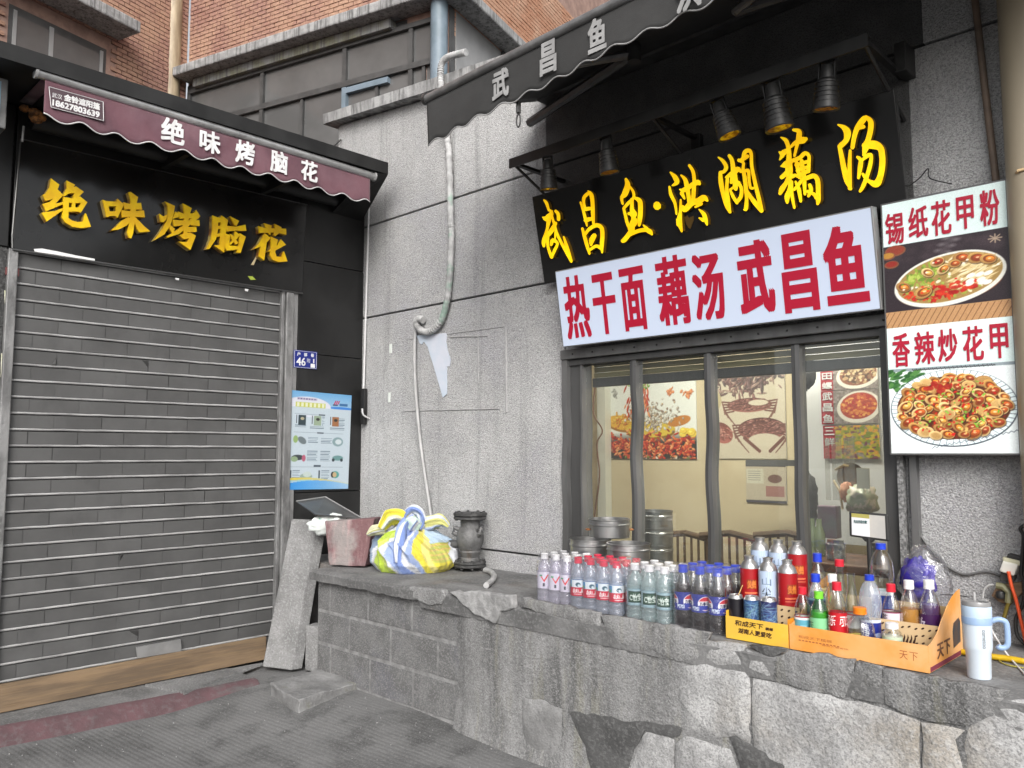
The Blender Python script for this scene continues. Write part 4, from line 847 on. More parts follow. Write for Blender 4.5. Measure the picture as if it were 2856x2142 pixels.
for i, (x, s, tilt) in enumerate(((-2.66, 1.0, .05), (-2.29, 1.05, -.05), (-1.697, 1.08, -.28), (-1.452, 1.25, -.1), (-1.224, 1.1, .12))):
    L_ = thing('spot_lamp', lab[i], 'spot lamp', (x, RY + .03, 2.845), group='spot lamps on the rail'); L_.rotation_euler = (.12, tilt, 0); L_.scale = (s, s, s)
    q = MB(); q.lathe([(.001, -.0), (.018, -.002), (.024, -.02), (.026, -.045), (.036, -.055), (.038, -.09), (.042, -.12), (.046, -.148), (.044, -.152), (.036, -.146)], 20, cap1=False); q.build('housing', M_blkm, L_, smooth=30, world=False)
    for k in range(5): MB().lathe([(.026 + .0015 * k, -.058 - k * .016), (.0395 + .0012 * k, -.060 - k * .016), (.0395 + .0012 * k, -.062 - k * .016), (.026, -.066 - k * .016)], 20).build('cooling_fin', M_blkm, L_, smooth=30, world=False)
    MB().lathe([(.001, -.142), (.038, -.142), (.040, -.147), (.001, -.1475)], 20).build('lens', M_lens, L_, smooth=30, world=False)
    MB().box(-.03, -.026, -.006, .006, -.07, .01).build('yoke', M_blkm, L_, world=False); MB().box(.026, .03, -.006, .006, -.07, .01).build('yoke', M_blkm, L_, world=False); MB().box(-.03, .03, -.008, .008, .010, .014).build('yoke', M_blkm, L_, world=False)

# ------------------------------------------------------------------ glowing brush-lettered sign
bs = thing('brush_letter_sign', 'black sign with glowing yellow brush characters below the lamp rail', 'sign', (-2, 3.3, 2.3))
BF = Frame((0, 3.30, 2.30), (1, 0, 0), (0, -.1, .468))
MB().fbox(BF, -2.972, -1.06, 0, .482, -.035, 0).build('board', M_signblk, bs, bevel=.003)
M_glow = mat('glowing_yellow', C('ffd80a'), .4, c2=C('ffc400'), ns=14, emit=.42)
M_glowside = mat('letter_return', C('7a5a08'), .5)
r3, r4, r5 = Zm(1490, 480, 5.53), Zm(1830, 400, 5.53), Zm(2130, 290, 5.53)
strokes = [
 (r3, '武', [[(150,430,20),(190,480,45),(225,590,30)],[(130,695,15),(190,715,90),(255,660,80),(270,600,30)],[(225,740,70),(200,880,40),(150,1060,60),(150,1140,40)],[(330,790,50),(270,900,70),(190,1000,60),(150,1080,60)],[(210,960,50),(215,1150,40),(270,1310,50)],[(270,1310,40),(320,1200,45),(360,1100,40),(290,1050,60),(265,1120,40)],[(310,780,50),(330,860,30),(325,1020,25)],[(250,590,30),(300,760,35),(360,960,40),(470,1180,45),(575,1380,35)],[(460,1000,25),(510,1160,50),(575,1370,40)],[(335,600,40),(375,650,50),(380,730,50)]]),
 (r3, '昌', [[(830,290,15),(880,350,60),(900,480,55),(905,650,55),(915,800,35)],[(830,330,50),(770,390,50),(765,480,40),(790,560,30)],[(715,465,25),(760,600,40),(790,720,45),(815,830,20)],[(800,570,60),(860,560,50)],[(800,740,70),(880,720,50)],[(745,870,35),(780,1000,50),(820,1140,50),(855,1260,30)],[(790,960,40),(850,880,50),(960,820,60),(1040,860,60),(1055,980,60),(1045,1120,60),(1050,1240,25)],[(930,980,70),(890,1050,80),(880,1120,40)],[(860,1200,40),(960,1140,45),(1040,1180,50)]]),
 (r3, '鱼', [[(1415,110,40),(1440,200,80),(1400,330,90),(1350,400,50),(1365,490,30)],[(1480,230,30),(1530,310,40),(1530,400,40),(1450,480,50),(1380,560,40)],[(1380,560,35),(1410,680,45),(1440,800,45),(1480,870,50)],[(1560,400,40),(1630,450,70),(1640,600,70),(1630,720,70),(1620,820,40)],[(1510,420,50),(1510,560,60),(1530,650,110),(1530,700,60)],[(1460,640,40),(1540,640,80)],[(1530,700,60),(1540,770,110),(1480,870,70)],[(1520,870,70),(1470,950,70),(1400,1040,70),(1370,1060,60)],[(1480,960,60),(1600,910,55),(1720,890,60),(1790,920,70),(1820,960,30)],[(1690,820,20),(1740,870,50)]]),
 (r3, '·', [[(1893,510,112),(1897,525,118)]]),
 (r4, '洪', [[(220,445,20),(290,520,70),(320,600,70),(250,650,20)],[(205,670,30),(230,790,50),(290,920,45),(315,1090,25)],[(380,870,25),(375,1050,45),(360,1200,80),(395,1355,30)],[(320,1170,20),(350,1250,70)],[(385,490,20),(450,560,60),(480,680,70),(500,800,60),(520,950,60)],[(515,340,40),(570,430,50),(590,560,50),(585,700,60),(570,900,60)],[(370,710,20),(430,720,70),(560,640,70),(640,600,80),(670,620,50)],[(400,770,60),(440,850,30)],[(410,980,60),(450,1020,80),(550,920,90),(650,890,90),(740,840,90),(790,880,40)],[(610,980,30),(700,930,50)],[(670,1020,20),(740,1090,60),(770,1180,60),(790,1255,25)],[(670,1150,20),(730,1180,60)]]),
 (r4, '湖', [[(960,215,20),(1030,270,50),(1080,360,60),(1050,430,50),(990,450,50)],[(990,450,50),(1000,600,70),(1040,800,60),(1090,960,60),(1140,1060,40)],[(1100,540,50),(1090,700,50),(1110,880,60),(1140,1060,35)],[(1130,190,50),(1170,260,60),(1190,400,70),(1180,540,70),(1160,600,50)],[(1080,520,30),(1170,470,80),(1260,400,80),(1310,440,30)],[(1225,480,50),(1225,620,80),(1230,700,60)],[(1140,710,30),(1190,820,50),(1250,920,40)],[(1270,600,50),(1320,700,50),(1310,820,55),(1260,890,55)],[(1150,710,30),(1280,620,50)],[(1280,260,50),(1350,300,40),(1345,400,45),(1370,520,60),(1390,700,60),(1400,850,50),(1390,1000,60),(1370,1020,40)],[(1340,240,40),(1370,140,60),(1430,110,60),(1470,160,50),(1480,350,50),(1530,600,55),(1590,850,60),(1640,1040,40)],[(1330,250,60),(1410,200,60)],[(1390,420,50),(1430,430,50),(1440,560,40),(1460,680,40),(1500,690,40)],[(1400,720,40),(1480,850,60),(1560,950,70),(1630,1050,40)]]),
 (r5, '藕', [[(265,515,15),(340,560,60),(375,650,60),(390,750,70),(390,850,80),(390,1000,110),(390,1100,100)],[(460,400,40),(540,420,70),(545,500,80),(510,650,50),(475,800,35)],[(420,660,40),(500,590,60),(600,560,100),(650,540,60)],[(240,740,20),(290,760,90),(350,720,60)],[(250,860,20),(290,790,70)],[(270,960,20),(330,940,90),(400,900,100)],[(280,1130,60),(340,1080,70),(400,1010,80)],[(460,870,60),(560,830,60),(640,760,60),(700,800,50),(700,900,50),(690,1040,60)],[(510,900,50),(530,1000,60),(560,1130,60)],[(590,880,60),(600,980,70),(620,1060,60),(630,1200,60),(640,1390,40)],[(500,940,40),(640,900,50),(700,880,40)],[(520,1030,40),(620,990,50),(700,970,50)],[(530,1110,60),(600,1080,60),(700,1030,50)],[(440,1120,60),(490,1100,50)],[(400,1110,60),(350,1220,60),(290,1310,80),(260,1380,50)],[(410,1150,50),(410,1300,60),(370,1430,80),(370,1520,40)],[(440,1200,40),(440,1380,50),(480,1600,35)],[(600,1170,50),(540,1250,50),(480,1320,40)],[(500,1200,30),(550,1320,60),(580,1500,40)],[(660,1150,60),(780,1110,70),(840,1180,70),(850,1350,70),(850,1480,70),(840,1540,40)],[(720,1250,50),(740,1330,60),(700,1420,40)],[(690,1350,50),(780,1390,50),(830,1440,80)]]),
 (r5, '汤', [[(1145,320,20),(1230,360,70),(1290,440,110),(1270,560,80),(1190,640,80)],[(1170,650,60),(1200,800,70),(1240,1000,80),(1290,1180,90),(1345,1310,40)],[(1335,720,40),(1325,950,60),(1330,1300,60)],[(1370,670,60),(1400,500,70),(1450,360,80),(1540,240,90),(1580,200,50)],[(1470,360,70),(1540,350,60)],[(1580,200,50),(1650,270,80),(1650,400,80),(1610,560,80),(1580,650,110),(1545,790,40)],[(1560,640,90),(1700,630,130),(1800,680,100),(1830,800,90),(1830,950,90),(1800,1120,90),(1740,1230,110),(1640,1200,60),(1580,1150,50),(1530,1080,40)],[(1450,820,40),(1500,870,60),(1490,980,70),(1465,1140,40)],[(1520,870,40),(1600,800,60),(1660,790,50),(1650,920,60),(1600,1100,60),(1540,1260,60),(1490,1345,40)]])]
GF = BF.off(.022)
for zm, ch, st in strokes:
    m1, m2 = MB(), MB()
    for k, s in enumerate(st):
        P = spline(s, 5); n_ = len(P); e = k * .0003; Lp, Rp = [], []
        for i in range(n_):
            t = P[min(i + 1, n_ - 1)][:2] - P[max(i - 1, 0)][:2]; t = t / (np.linalg.norm(t) + 1e-9); nn = np.array([-t[1], t[0]]); hw = max(P[i][2], 12) * .5 + 2
            Lp.append(P[i][:2] + nn * hw); Rp.append(P[i][:2] - nn * hw)
        def cap(c, t, hw): return [c + (np.array([-t[1], t[0]]) * math.cos(a) + t * math.sin(a)) * hw for a in (math.pi * .25, math.pi * .5, math.pi * .75)]
        t0 = P[0][:2] - P[1][:2]; t0 = t0 / np.linalg.norm(t0); t1 = P[-1][:2] - P[-2][:2]; t1 = t1 / np.linalg.norm(t1)
        T = lambda p, d: GF.p(*GF.px(*zm(p[0], p[1])), d)
        vs = [T(a, e) for a in Lp] + [T(a, e) for a in Rp]
        m1.add(vs, [(i, n_ + i, n_ + i + 1, i + 1) for i in range(n_ - 1)])
        for c, t, hw, ea, eb in ((P[-1][:2], t1, max(P[-1][2], 12) * .5 + 2, Lp[-1], Rp[-1]), (P[0][:2], t0, max(P[0][2], 12) * .5 + 2, Rp[0], Lp[0])):
            m1.add([T(p, e) for p in [ea] + cap(c, t, hw) + [eb]], [(0, 1, 2, 3, 4)])
        for E_l in (Lp, Rp):
            m2.add([T(a, e - .0001) for a in E_l] + [T(a, -.022) for a in E_l], [(i, i + 1, n_ + i + 1, n_ + i) for i in range(n_ - 1)])
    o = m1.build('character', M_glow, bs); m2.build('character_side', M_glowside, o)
fl = [BF.px(*r4(*p), .002) for p in ((440, 1140), (480, 1110), (500, 1150), (575, 1120), (585, 1170), (530, 1320), (500, 1300), (470, 1250))]
MB().prism(BF, fl, .001, .004).build('leaf_sticker', mat('dull_bronze', C('5c4312'), .5), bs)

# ------------------------------------------------------------------ white lightbox sign with red characters
ws = thing('white_lightbox_sign', 'lit white sign with red block characters just above the window', 'sign', (-2, 3.26, 1.93))
WF = Frame((0, 3.262, 1.93), (1, 0, 0), (0, -.062, .395))
MB().fbox(WF, -2.808, -1.158, -.004, .404, -.05, -.001).build('case', mat('alu_case', G(.3), .35, metal=.6), ws, bevel=.003)
MB().fbox(WF, -2.800, -1.166, .002, .398, -.0005, .002).build('face', mat('lit_white_face', (.40, .45, .56), .4, emit=.20, ecol=(.74, .84, 1.0)), ws)
M_redl = mat('red_vinyl', C('a81230'), .45, emit=.07)
zA = Zm(1500, 560, 2.212); W2 = WF.off(.004)
for ch, Lp, Rp, Tp, Bp in (('热', (165, 650), (318, 650), (205, 465), (250, 850)), ('干', (330, 540), (480, 610), (410, 445), (430, 822)), ('面', (500, 470), (677, 700), (600, 405), (600, 800)), ('藕', (735, 560), (942, 650), (810, 340), (850, 765)), ('汤', (955, 520), (1157, 600), (1060, 315), (1080, 735)), ('武', (1235, 480), (1472, 640), (1350, 240), (1370, 695)), ('昌', (1500, 420), (1727, 480), (1580, 195), (1630, 685)), ('鱼', (1765, 400), (2032, 400), (1850, 155), (1920, 635))):
    u0, u1, v0, v1 = fit(W2, zA, Lp, Rp, Tp, Bp); q = MB(); write(q, ch, W2, u0, u1, v0, v1, 0, bold=.0085 if ch in '武昌鱼' else .0062); q.build('character', M_redl, ws)

# ------------------------------------------------------------------ tall dish poster lightbox
M_litprint = mat('lit_print', (1, 1, 1), .35, vcol=True, emit=.08)
dp = thing('dish_poster', 'tall lit poster of two clam dishes with red titles right of the window', 'poster', (-.94, 3.3, 1.36))
DF = FY(3.268); U0, U1, V0, V1 = -1.145, -.717, 1.366, 2.342
MB().fbox(DF, U0 - .008, U1 + .008, V0 - .008, V1 + .008, -.06, -.001).build('case', mat('alu_case_dark', G(.16), .4, metal=.5), dp, bevel=.003)
cw, chh = 220, 500; cv = Canvas(cw, chh, (.86, .93, .92)); rg = random.Random(8)
cv.a[0:86, :] += np.linspace(.03, -.04, cw)[None, :, None]
# upper picture: noodle bowl on a dark table
cv.rect(0, 87, cw, 252, (.17, .13, .15)); cv.rect(0, 220, cw, 252, (.72, .55, .38))
for i in range(26): x = -30 + i * 11; cv.line(x + 14, 221, x - 4, 251, 1.1, (.45, .30, .18))
for i in range(60): cv.ell(rg.uniform(0, cw), rg.uniform(92, 122), rg.uniform(6, 16), rg.uniform(3, 8), (.25, .20, .22), al=.25, soft=5)
for x, y, r, c in ((22, 97, 20, (.55, .22, .15)), (8, 106, 14, (.7, .5, .2)), (14, 124, 14, (.55, .15, .1))): cv.ell(x, y, r, r * .55, (.5, .3, .2)); cv.ell(x, y - 1, r - 3, r * .55 - 2, c)
for a in range(8): cv.line(198, 104, 198 + 11 * math.cos(a * .785), 104 + 8 * math.sin(a * .785), 2, (.66, .58, .5))
for i in range(40): cv.ell(105 + 14 * math.sin(i * .5) + i * .6, 118 - i * .85, 4 + i * .1, 3, (.75, .74, .74), al=.10, soft=3)
cv.ell(116, 182, 92, 34, (.50, .28, .16), ang=-.10); cv.ell(116, 168, 99, 50, (.88, .88, .84), ang=-.13); cv.ell(116, 166, 93, 44, (.62, .50, .28), ang=-.13)
def inb(): 
    while True:
        a, b = rg.uniform(-1, 1), rg.uniform(-1, 1)
        if a * a + b * b < .92: return 116 + a * 90, 165 + b * 41 - a * 11, a, b
for i in range(330):
    x, y, a, b = inb()
    if a > .05 and b < .55: c = rg.choice([(.88, .80, .60), (.80, .70, .48), (.93, .88, .74)]); cv.ell(x, y, rg.uniform(6, 12), 1.3, c, ang=-.45 + rg.uniform(-.3, .3))
    elif a < -.1 and b < 0: c = rg.choice([(.55, .65, .22), (.70, .76, .35), (.42, .52, .18)]); cv.ell(x, y, rg.uniform(3, 7), rg.uniform(2, 4), c, ang=rg.uniform(0, 3))
    elif b > .25 and a < .35: c = rg.choice([(.72, .12, .08), (.62, .08, .05), (.80, .25, .12), (.60, .62, .25)]); cv.ell(x, y, rg.uniform(2, 6), rg.uniform(1.5, 3.5), c, ang=rg.uniform(0, 3))
    else: c = rg.choice([(.90, .86, .74), (.75, .58, .30), (.85, .40, .22), (.62, .68, .30)]); cv.ell(x, y, rg.uniform(2, 5), rg.uniform(1.5, 3), c, ang=rg.uniform(0, 3))
def clam(x, y, r, ang, open_=True):
    ox, oy = math.cos(ang) * r * .25, math.sin(ang) * r * .25
    cv.ell(x + 1, y + 1.5, r * 1.05, r * .72, (.18, .10, .06), ang=ang, al=.6)
    cv.ell(x, y, r, r * .68, rg.choice([(.80, .66, .42), (.72, .55, .30), (.86, .74, .52), (.62, .46, .26)]), ang=ang, shade=.3)
    for k in (.82, .6): cv.ell(x + ox * .3, y + oy * .3, r * k, r * .68 * k, rg.choice([(.66, .50, .28), (.78, .62, .38)]), ang=ang, al=.55)
    if open_: cv.ell(x + ox * .5, y + oy * .5, r * .74, r * .48, (.50, .24, .10), ang=ang); cv.ell(x + ox, y + oy, r * .55, r * .34, rg.choice([(.82, .50, .18), (.88, .66, .30), (.72, .34, .14), (.60, .24, .12)]), ang=ang, shade=.5); cv.ell(x + ox - 1, y + oy - 1, r * .2, r * .1, (1, .9, .7), al=.8)
for x, y, r, a in ((98, 132, 13, -.2), (140, 130, 15, .1), (165, 135, 15, .1), (185, 140, 14, .2), (80, 150, 12, .5), (108, 148, 12, -.5), (70, 188, 17, -.3), (34, 172, 14, .4), (128, 140, 11, 0)): clam(x, y, r, a)
for i in range(24): x, y, a, b = inb(); cv.ell(x, y, 2.4, 1.6, rg.choice([(.85, .15, .1), (.35, .55, .15), (.95, .92, .85)]))
for i in range(30): x = rg.uniform(95, 165); cv.ell(x, rg.uniform(176, 196), rg.uniform(3, 8), rg.uniform(2, 4), rg.choice([(.72, .1, .08), (.60, .06, .05), (.8, .2, .1)]), al=.8)
for i in range(9): cv.ell(rg.uniform(150, 185), rg.uniform(165, 186), 8, 4, (.92, .90, .86), ang=-.3)
# lower picture: fried clams on a wire-patterned plate
cv.rect(0, 334, cw, chh, (.90, .93, .93)); cv.rect(0, 334, cw, 340, (.55, .60, .62))
for i in range(70): cv.ell(rg.uniform(0, 60), rg.uniform(338, 376), rg.uniform(4, 10), rg.uniform(2, 4), rg.choice([(.22, .42, .20), (.32, .52, .26), (.16, .34, .16)]), ang=-.3)
for i in range(40): cv.line(45 + i * 3.6, 336 + (i % 2), 47 + i * 3.6, 339 - (i % 2), 1.6, (.12, .12, .12))
cv.ell(112, 414, 110, 73, (.20, .24, .28)); cv.ell(112, 413, 108.5, 71.5, (.90, .95, .95))
for k in range(56):
    a = k / 56 * 6.283; cv.line(112 + 78 * math.cos(a), 413 + 50 * math.sin(a), 112 + 108 * math.cos(a), 413 + 71 * math.sin(a), .9, (.28, .34, .40), al=.8)
cv.ell(112, 413, 98, 60, (.34, .17, .08))
for i in range(150):
    a, b = rg.uniform(0, 6.283), math.sqrt(rg.random()); cv.ell(112 + 92 * b * math.cos(a), 413 + 54 * b * math.sin(a), rg.uniform(3, 8), rg.uniform(2, 5), rg.choice([(.50, .20, .08), (.30, .13, .07), (.62, .34, .12), (.48, .10, .07)]), ang=rg.uniform(0, 3))
pts = []
for tries in range(2500):
    a, b = rg.uniform(0, 6.283), math.sqrt(rg.random()); p = (112 + 95 * b * math.cos(a), 412 + 57 * b * math.sin(a))
    if all((p[0] - q[0]) ** 2 + ((p[1] - q[1]) * 1.3) ** 2 > 235 for q in pts): pts.append(p)
pts.sort(key=lambda p: p[1])
for p in pts: clam(p[0], p[1], rg.uniform(9.5, 16), rg.uniform(-.9, .9), rg.random() < .8)
for i in range(230):
    a, b = rg.uniform(0, 6.283), math.sqrt(rg.random()); cv.ell(112 + 90 * b * math.cos(a), 411 + 54 * b * math.sin(a), rg.uniform(1.2, 3.5), rg.uniform(1, 2), rg.choice([(.80, .10, .10), (.72, .08, .06), (.42, .66, .20), (.5, .75, .25), (.88, .70, .40), (.35, .12, .06)]), ang=rg.uniform(0, 3))
for i in range(5): cv.ell(rg.uniform(70, 110), rg.uniform(365, 385), rg.uniform(6, 10), rg.uniform(4, 6), (.62, .10, .08), al=.8)
for i in range(34): cv.line(75 + i * 4.3, 490 - i * .9 - 3 * (i % 2), 79 + i * 4.3, 489 - i * .9 - 3 * ((i + 1) % 2), .9, (.3, .34, .4))
cv.noise(.02)
cv.sheet('print', M_litprint, DF, U0, U1, V0, V1, dp, d=.001)
zP = Zm(2400, 480, 2.024); D2 = DF.off(.004)
for ch, Lp, Rp, Tp, Bp in (('锡', (140, 320), (245, 310), (190, 230), (200, 405)), ('纸', (270, 290), (382, 280), (320, 195), (330, 370)), ('花', (400, 265), (512, 250), (455, 160), (460, 355)), ('甲', (540, 215), (640, 220), (590, 135), (595, 320)), ('粉', (672, 180), (785, 190), (730, 97), (735, 300)),
                           ('香', (180, 1000), (280, 1000), (230, 910), (235, 1100)), ('辣', (305, 990), (420, 990), (360, 900), (365, 1085)), ('炒', (437, 980), (548, 970), (490, 885), (495, 1070)), ('花', (577, 960), (695, 960), (630, 870), (640, 1065)), ('甲', (730, 930), (835, 940), (780, 855), (790, 1050))):
    u0, u1, v0, v1 = fit(D2, zP, Lp, Rp, Tp, Bp); q = MB(); write(q, ch, D2, u0, u1, v0, v1, 0, bold=.0020); q.build('character', M_redl, dp)
MB().tube(spline([(-1.13, 3.3, 2.37), (-1.09, 3.32, 2.40), (-1.02, 3.31, 2.43), (-.98, 3.30, 2.46), (-.975, 3.3, 2.42), (-.9, 3.3, 2.38)], 5), .0025, 5).build('wire', M_blkm, dp, smooth='all')

# ------------------------------------------------------------------ serving window
M_alu = mat('grey_window_alloy', G(.085), .45, metal=.3, c2=G(.065), ns=9, stretch=(1, 1, .2), grime=(12, G(.06), .5, (3, 3, .3)))
M_alul = mat('light_window_alloy', G(.17), .4, metal=.4, c2=G(.12), ns=9, stretch=(1, 1, .2))
wi = thing('serving_window', 'grey framed shop window with three wavy mullions under the lit sign', 'window', (-2, 3.4, LEDGE))
GY = 3.40; ZB, ZT = LEDGE + .002, 1.90
def stile(x0, x1, y0, y1, z0, z1, amp, ph, name, m_):
    q = MB(); n_ = 40; vs = []
    for k in range(n_ + 1):
        z = z0 + (z1 - z0) * k / n_; w_ = amp * math.sin(z * 13 + ph) * sm((1.75 - z) / .2) * (.6 + .4 * math.sin(z * 5 + ph)); vs += [(x0 + w_, y0, z), (x1 + w_, y0, z), (x1 + w_, y1, z), (x0 + w_, y1, z)]
    q.add(vs, [(k * 4 + i, k * 4 + (i + 1) % 4, k * 4 + 4 + (i + 1) % 4, k * 4 + 4 + i) for k in range(n_) for i in range(4)] + [(3, 2, 1, 0), (n_ * 4, n_ * 4 + 1, n_ * 4 + 2, n_ * 4 + 3)])
    return q.build(name, m_, wi, smooth=35)
stile(-2.888, -2.850, 3.345, 3.42, ZB, ZT - .002, .006, 1, 'jamb', M_alul); stile(-2.849, -2.775, 3.375, 3.46, ZB, ZT - .003, .003, 1, 'jamb', M_alu); stile(-2.774, -2.762, 3.365, 3.45, ZB, ZT - .003, .003, 1, 'jamb', M_alul)
stile(-1.205, -1.150, 3.352, 3.46, ZB, ZT - .002, 0, 0, 'jamb', M_alu); stile(-1.149, -1.128, 3.33, 3.42, ZB, ZT - .002, 0, 0, 'jamb', mat('pitted_post', G(.3), .6, c2=G(.1), ns=90)); stile(-1.105, -1.080, 3.335, 3.37, ZB, ZT, 0, 0, 'jamb', M_alul)
for x, a, ph in ((-2.431, .009, 0), (-2.001, .006, 1.2), (-1.568, .0025, 2.0)):
    stile(x - .020, x - .002, 3.372, 3.43, ZB, ZT - .05, a, ph, 'mullion', M_alu); stile(x - .0015, x + .018, 3.368, 3.43, ZB, ZT - .05, a, ph, 'mullion', M_alul)
MB().box(-2.89, -1.08, 3.335, 3.43, 1.872, 1.925).build('head_rail', M_alul, wi, bevel=.004)
MB().box(-2.88, -1.12, 3.36, 3.43, 1.838, 1.870).build('head_rail', M_alu, wi, bevel=.003)
for i in range(13): MB().lathe([(.001, 0), (.005, 0), (.004, .003), (.001, .004)], 8, (0, 0, 0)).build('bolt', M_blkm, wi, world=False)
bolts = [o_ for o_ in wi.children if o_.name.startswith('bolt')]
for i, o_ in enumerate(bolts): o_.rotation_euler = (math.pi / 2, 0, 0); o_.location = (-2.8 + i * .135 + 2, 3.333 - 3.4, 1.897 - LEDGE)
MB().box(-2.88, -1.13, 3.362, 3.46, LEDGE + .001, LEDGE + .028).build('sill', M_alu, wi, bevel=.003)
M_pane = film('window_glass', (.93, .95, .94), .05, .5, .02, haze=.012)
ed = [-2.762, -2.451, -2.019 - .003, -1.590, -1.206]; mx = [-2.762, -2.413, -1.983, -1.550]
for a, b in zip(mx, ed[1:]): MB().box(a, b, GY, GY + .004, ZB + .027, 1.84).build('pane', M_pane, wi)
# rolled slats showing behind the head of the window
M_yslat = mat('olive_cream_slat', C('a39a6e'), .6, c2=C('8f875e'), ns=5, stretch=(.3, 1, 1))
for i, (z0, z1) in enumerate(((1.830, 1.856), (1.800, 1.829), (1.772, 1.799))): MB().fbox(FY(3.47), -2.76, -1.2, z0 + .002, z1, -.01, .006 if i != 1 else .003).build('blind_slat', M_yslat, wi, bevel=.004)
MB().fbox(FY(3.468), -2.765, -1.2, 1.722, 1.771, -.02, .012).build('blind_bottom_bar', M_alu, wi, bevel=.005)

M_cup = film('clear_cup', (.92, .92, .90), .08, .6, .1, haze=.12, hcol=(.8, .76, .68))
# ------------------------------------------------------------------ inside the room
BK = FY(4.815)
def pic(name, label, px0, px1, F, fnp, res, cat='poster', m_=None):
    (u0, v1), (u1, v0) = F.px(*px0), F.px(*px1); t_ = thing(name, label, cat, tuple(F.p((u0 + u1) / 2, v0)))
    w_ = res; h_ = int(res * (v1 - v0) / (u1 - u0)); c = Canvas(w_, h_); fnp(c, w_, h_); c.noise(.015)
    c.sheet('print', m_ or M_print, F, u0, u1, v0, v1, t_, d=.004); MB().fbox(F, u0, u1, v0, v1, -.004, .002).build('backing', mat('paper_white', G(.7), .7), t_); return t_, u0, u1, v0, v1
rp = random.Random(21)
def bit(c, x, y, rx, ry, cl, ang): c.ell(x + .4, y + .7, rx, ry, tuple(q * .45 for q in cl), ang=ang, al=.7); c.ell(x, y, rx, ry, cl, ang=ang); c.ell(x - rx * .2, y - ry * .35, rx * .45, ry * .35, tuple(min(1, q * 1.35 + .08) for q in cl), ang=ang, al=.7)
def seafood(c, w_, h_):
    c.a[:] = (.90, .91, .89); s = w_ / 130; g = rp.gauss; u = rp.uniform
    for i in range(26): c.rect(65 * s + i * 2.2 * s, 5 * s, 66.2 * s + i * 2.2 * s, 7 * s, (.6, .6, .58))
    for y in range(int(70 * s), h_): c.a[y, :] = c.a[y, :] * max(0, 1 - (y / s - 70) / 14) + np.array((.20, .19, .16)) * min(1, (y / s - 70) / 14)
    c.ell(22 * s, 60 * s, 26 * s, 10 * s, (.62, .42, .12), ang=.15); c.ell(22 * s, 58 * s, 25 * s, 9 * s, (.88, .68, .2), ang=.15); c.ell(64 * s, 70 * s, 36 * s, 10 * s, (.55, .40, .1)); c.ell(64 * s, 67 * s, 36 * s, 10 * s, (.86, .74, .25)); c.ell(106 * s, 58 * s, 16 * s, 6 * s, (.74, .48, .2), ang=-.2)
    for i in range(60): bit(c, g(22, 9) * s, g(54, 4) * s, u(1, 3.5) * s, u(.8, 1.6) * s, rp.choice([(.85, .62, .2), (.90, .72, .3), (.80, .45, .15)]), u(0, 3))
    for i in range(300): bit(c, g(68, 17) * s, g(53, 8) * s, u(1, 2.6) * s, u(.8, 1.6) * s, rp.choice([(.80, .79, .74), (.64, .60, .54), (.52, .44, .38), (.86, .84, .80), (.72, .62, .5)]), u(0, 3))
    for i in range(120): bit(c, g(47, 8) * s, g(32, 10) * s, u(1.5, 5) * s, u(.6, 1.3) * s, rp.choice([(.86, .40, .24), (.78, .30, .16), (.90, .54, .34), (.70, .22, .12)]), u(1.0, 2.2))
    for i in range(40): bit(c, g(49, 7) * s, u(9, 16) * s, u(1, 3) * s, .9 * s, rp.choice([(.42, .62, .22), (.55, .7, .3)]), u(0, 3))
    for i in range(520): bit(c, u(4, 126) * s, g(88, 8) * s, u(1.2, 4.2) * s, u(.7, 1.6) * s, rp.choice([(.80, .28, .14), (.70, .18, .08), (.86, .42, .22), (.55, .12, .06), (.92, .58, .36)]), u(-1, 1))
    for i in range(9): bit(c, u(108, 126) * s, u(66, 74) * s, 5 * s, 3.5 * s, (.93, .80, .3), 0)
    for i in range(240): bit(c, u(0, 130) * s, g(110, 5) * s, u(.8, 3) * s, u(.6, 1.6) * s, rp.choice([(.84, .78, .68), (.50, .42, .34), (.72, .45, .28), (.40, .46, .22), (.25, .22, .2)]), u(0, 3))
    for x, y in ((10, 20), (94, 22), (118, 26)):
        for k in range(12): bit(c, (x + g(0, 2.5)) * s, (y + g(0, 2)) * s, u(1.5, 4) * s, u(.8, 2) * s, (.84, .52, .34) if x > 50 else (.66, .66, .64), u(0, 3))
pic('seafood_poster', 'seafood platter poster on the left of the back wall inside', (1697, 1055), (1945, 1281), BK, seafood, 210)
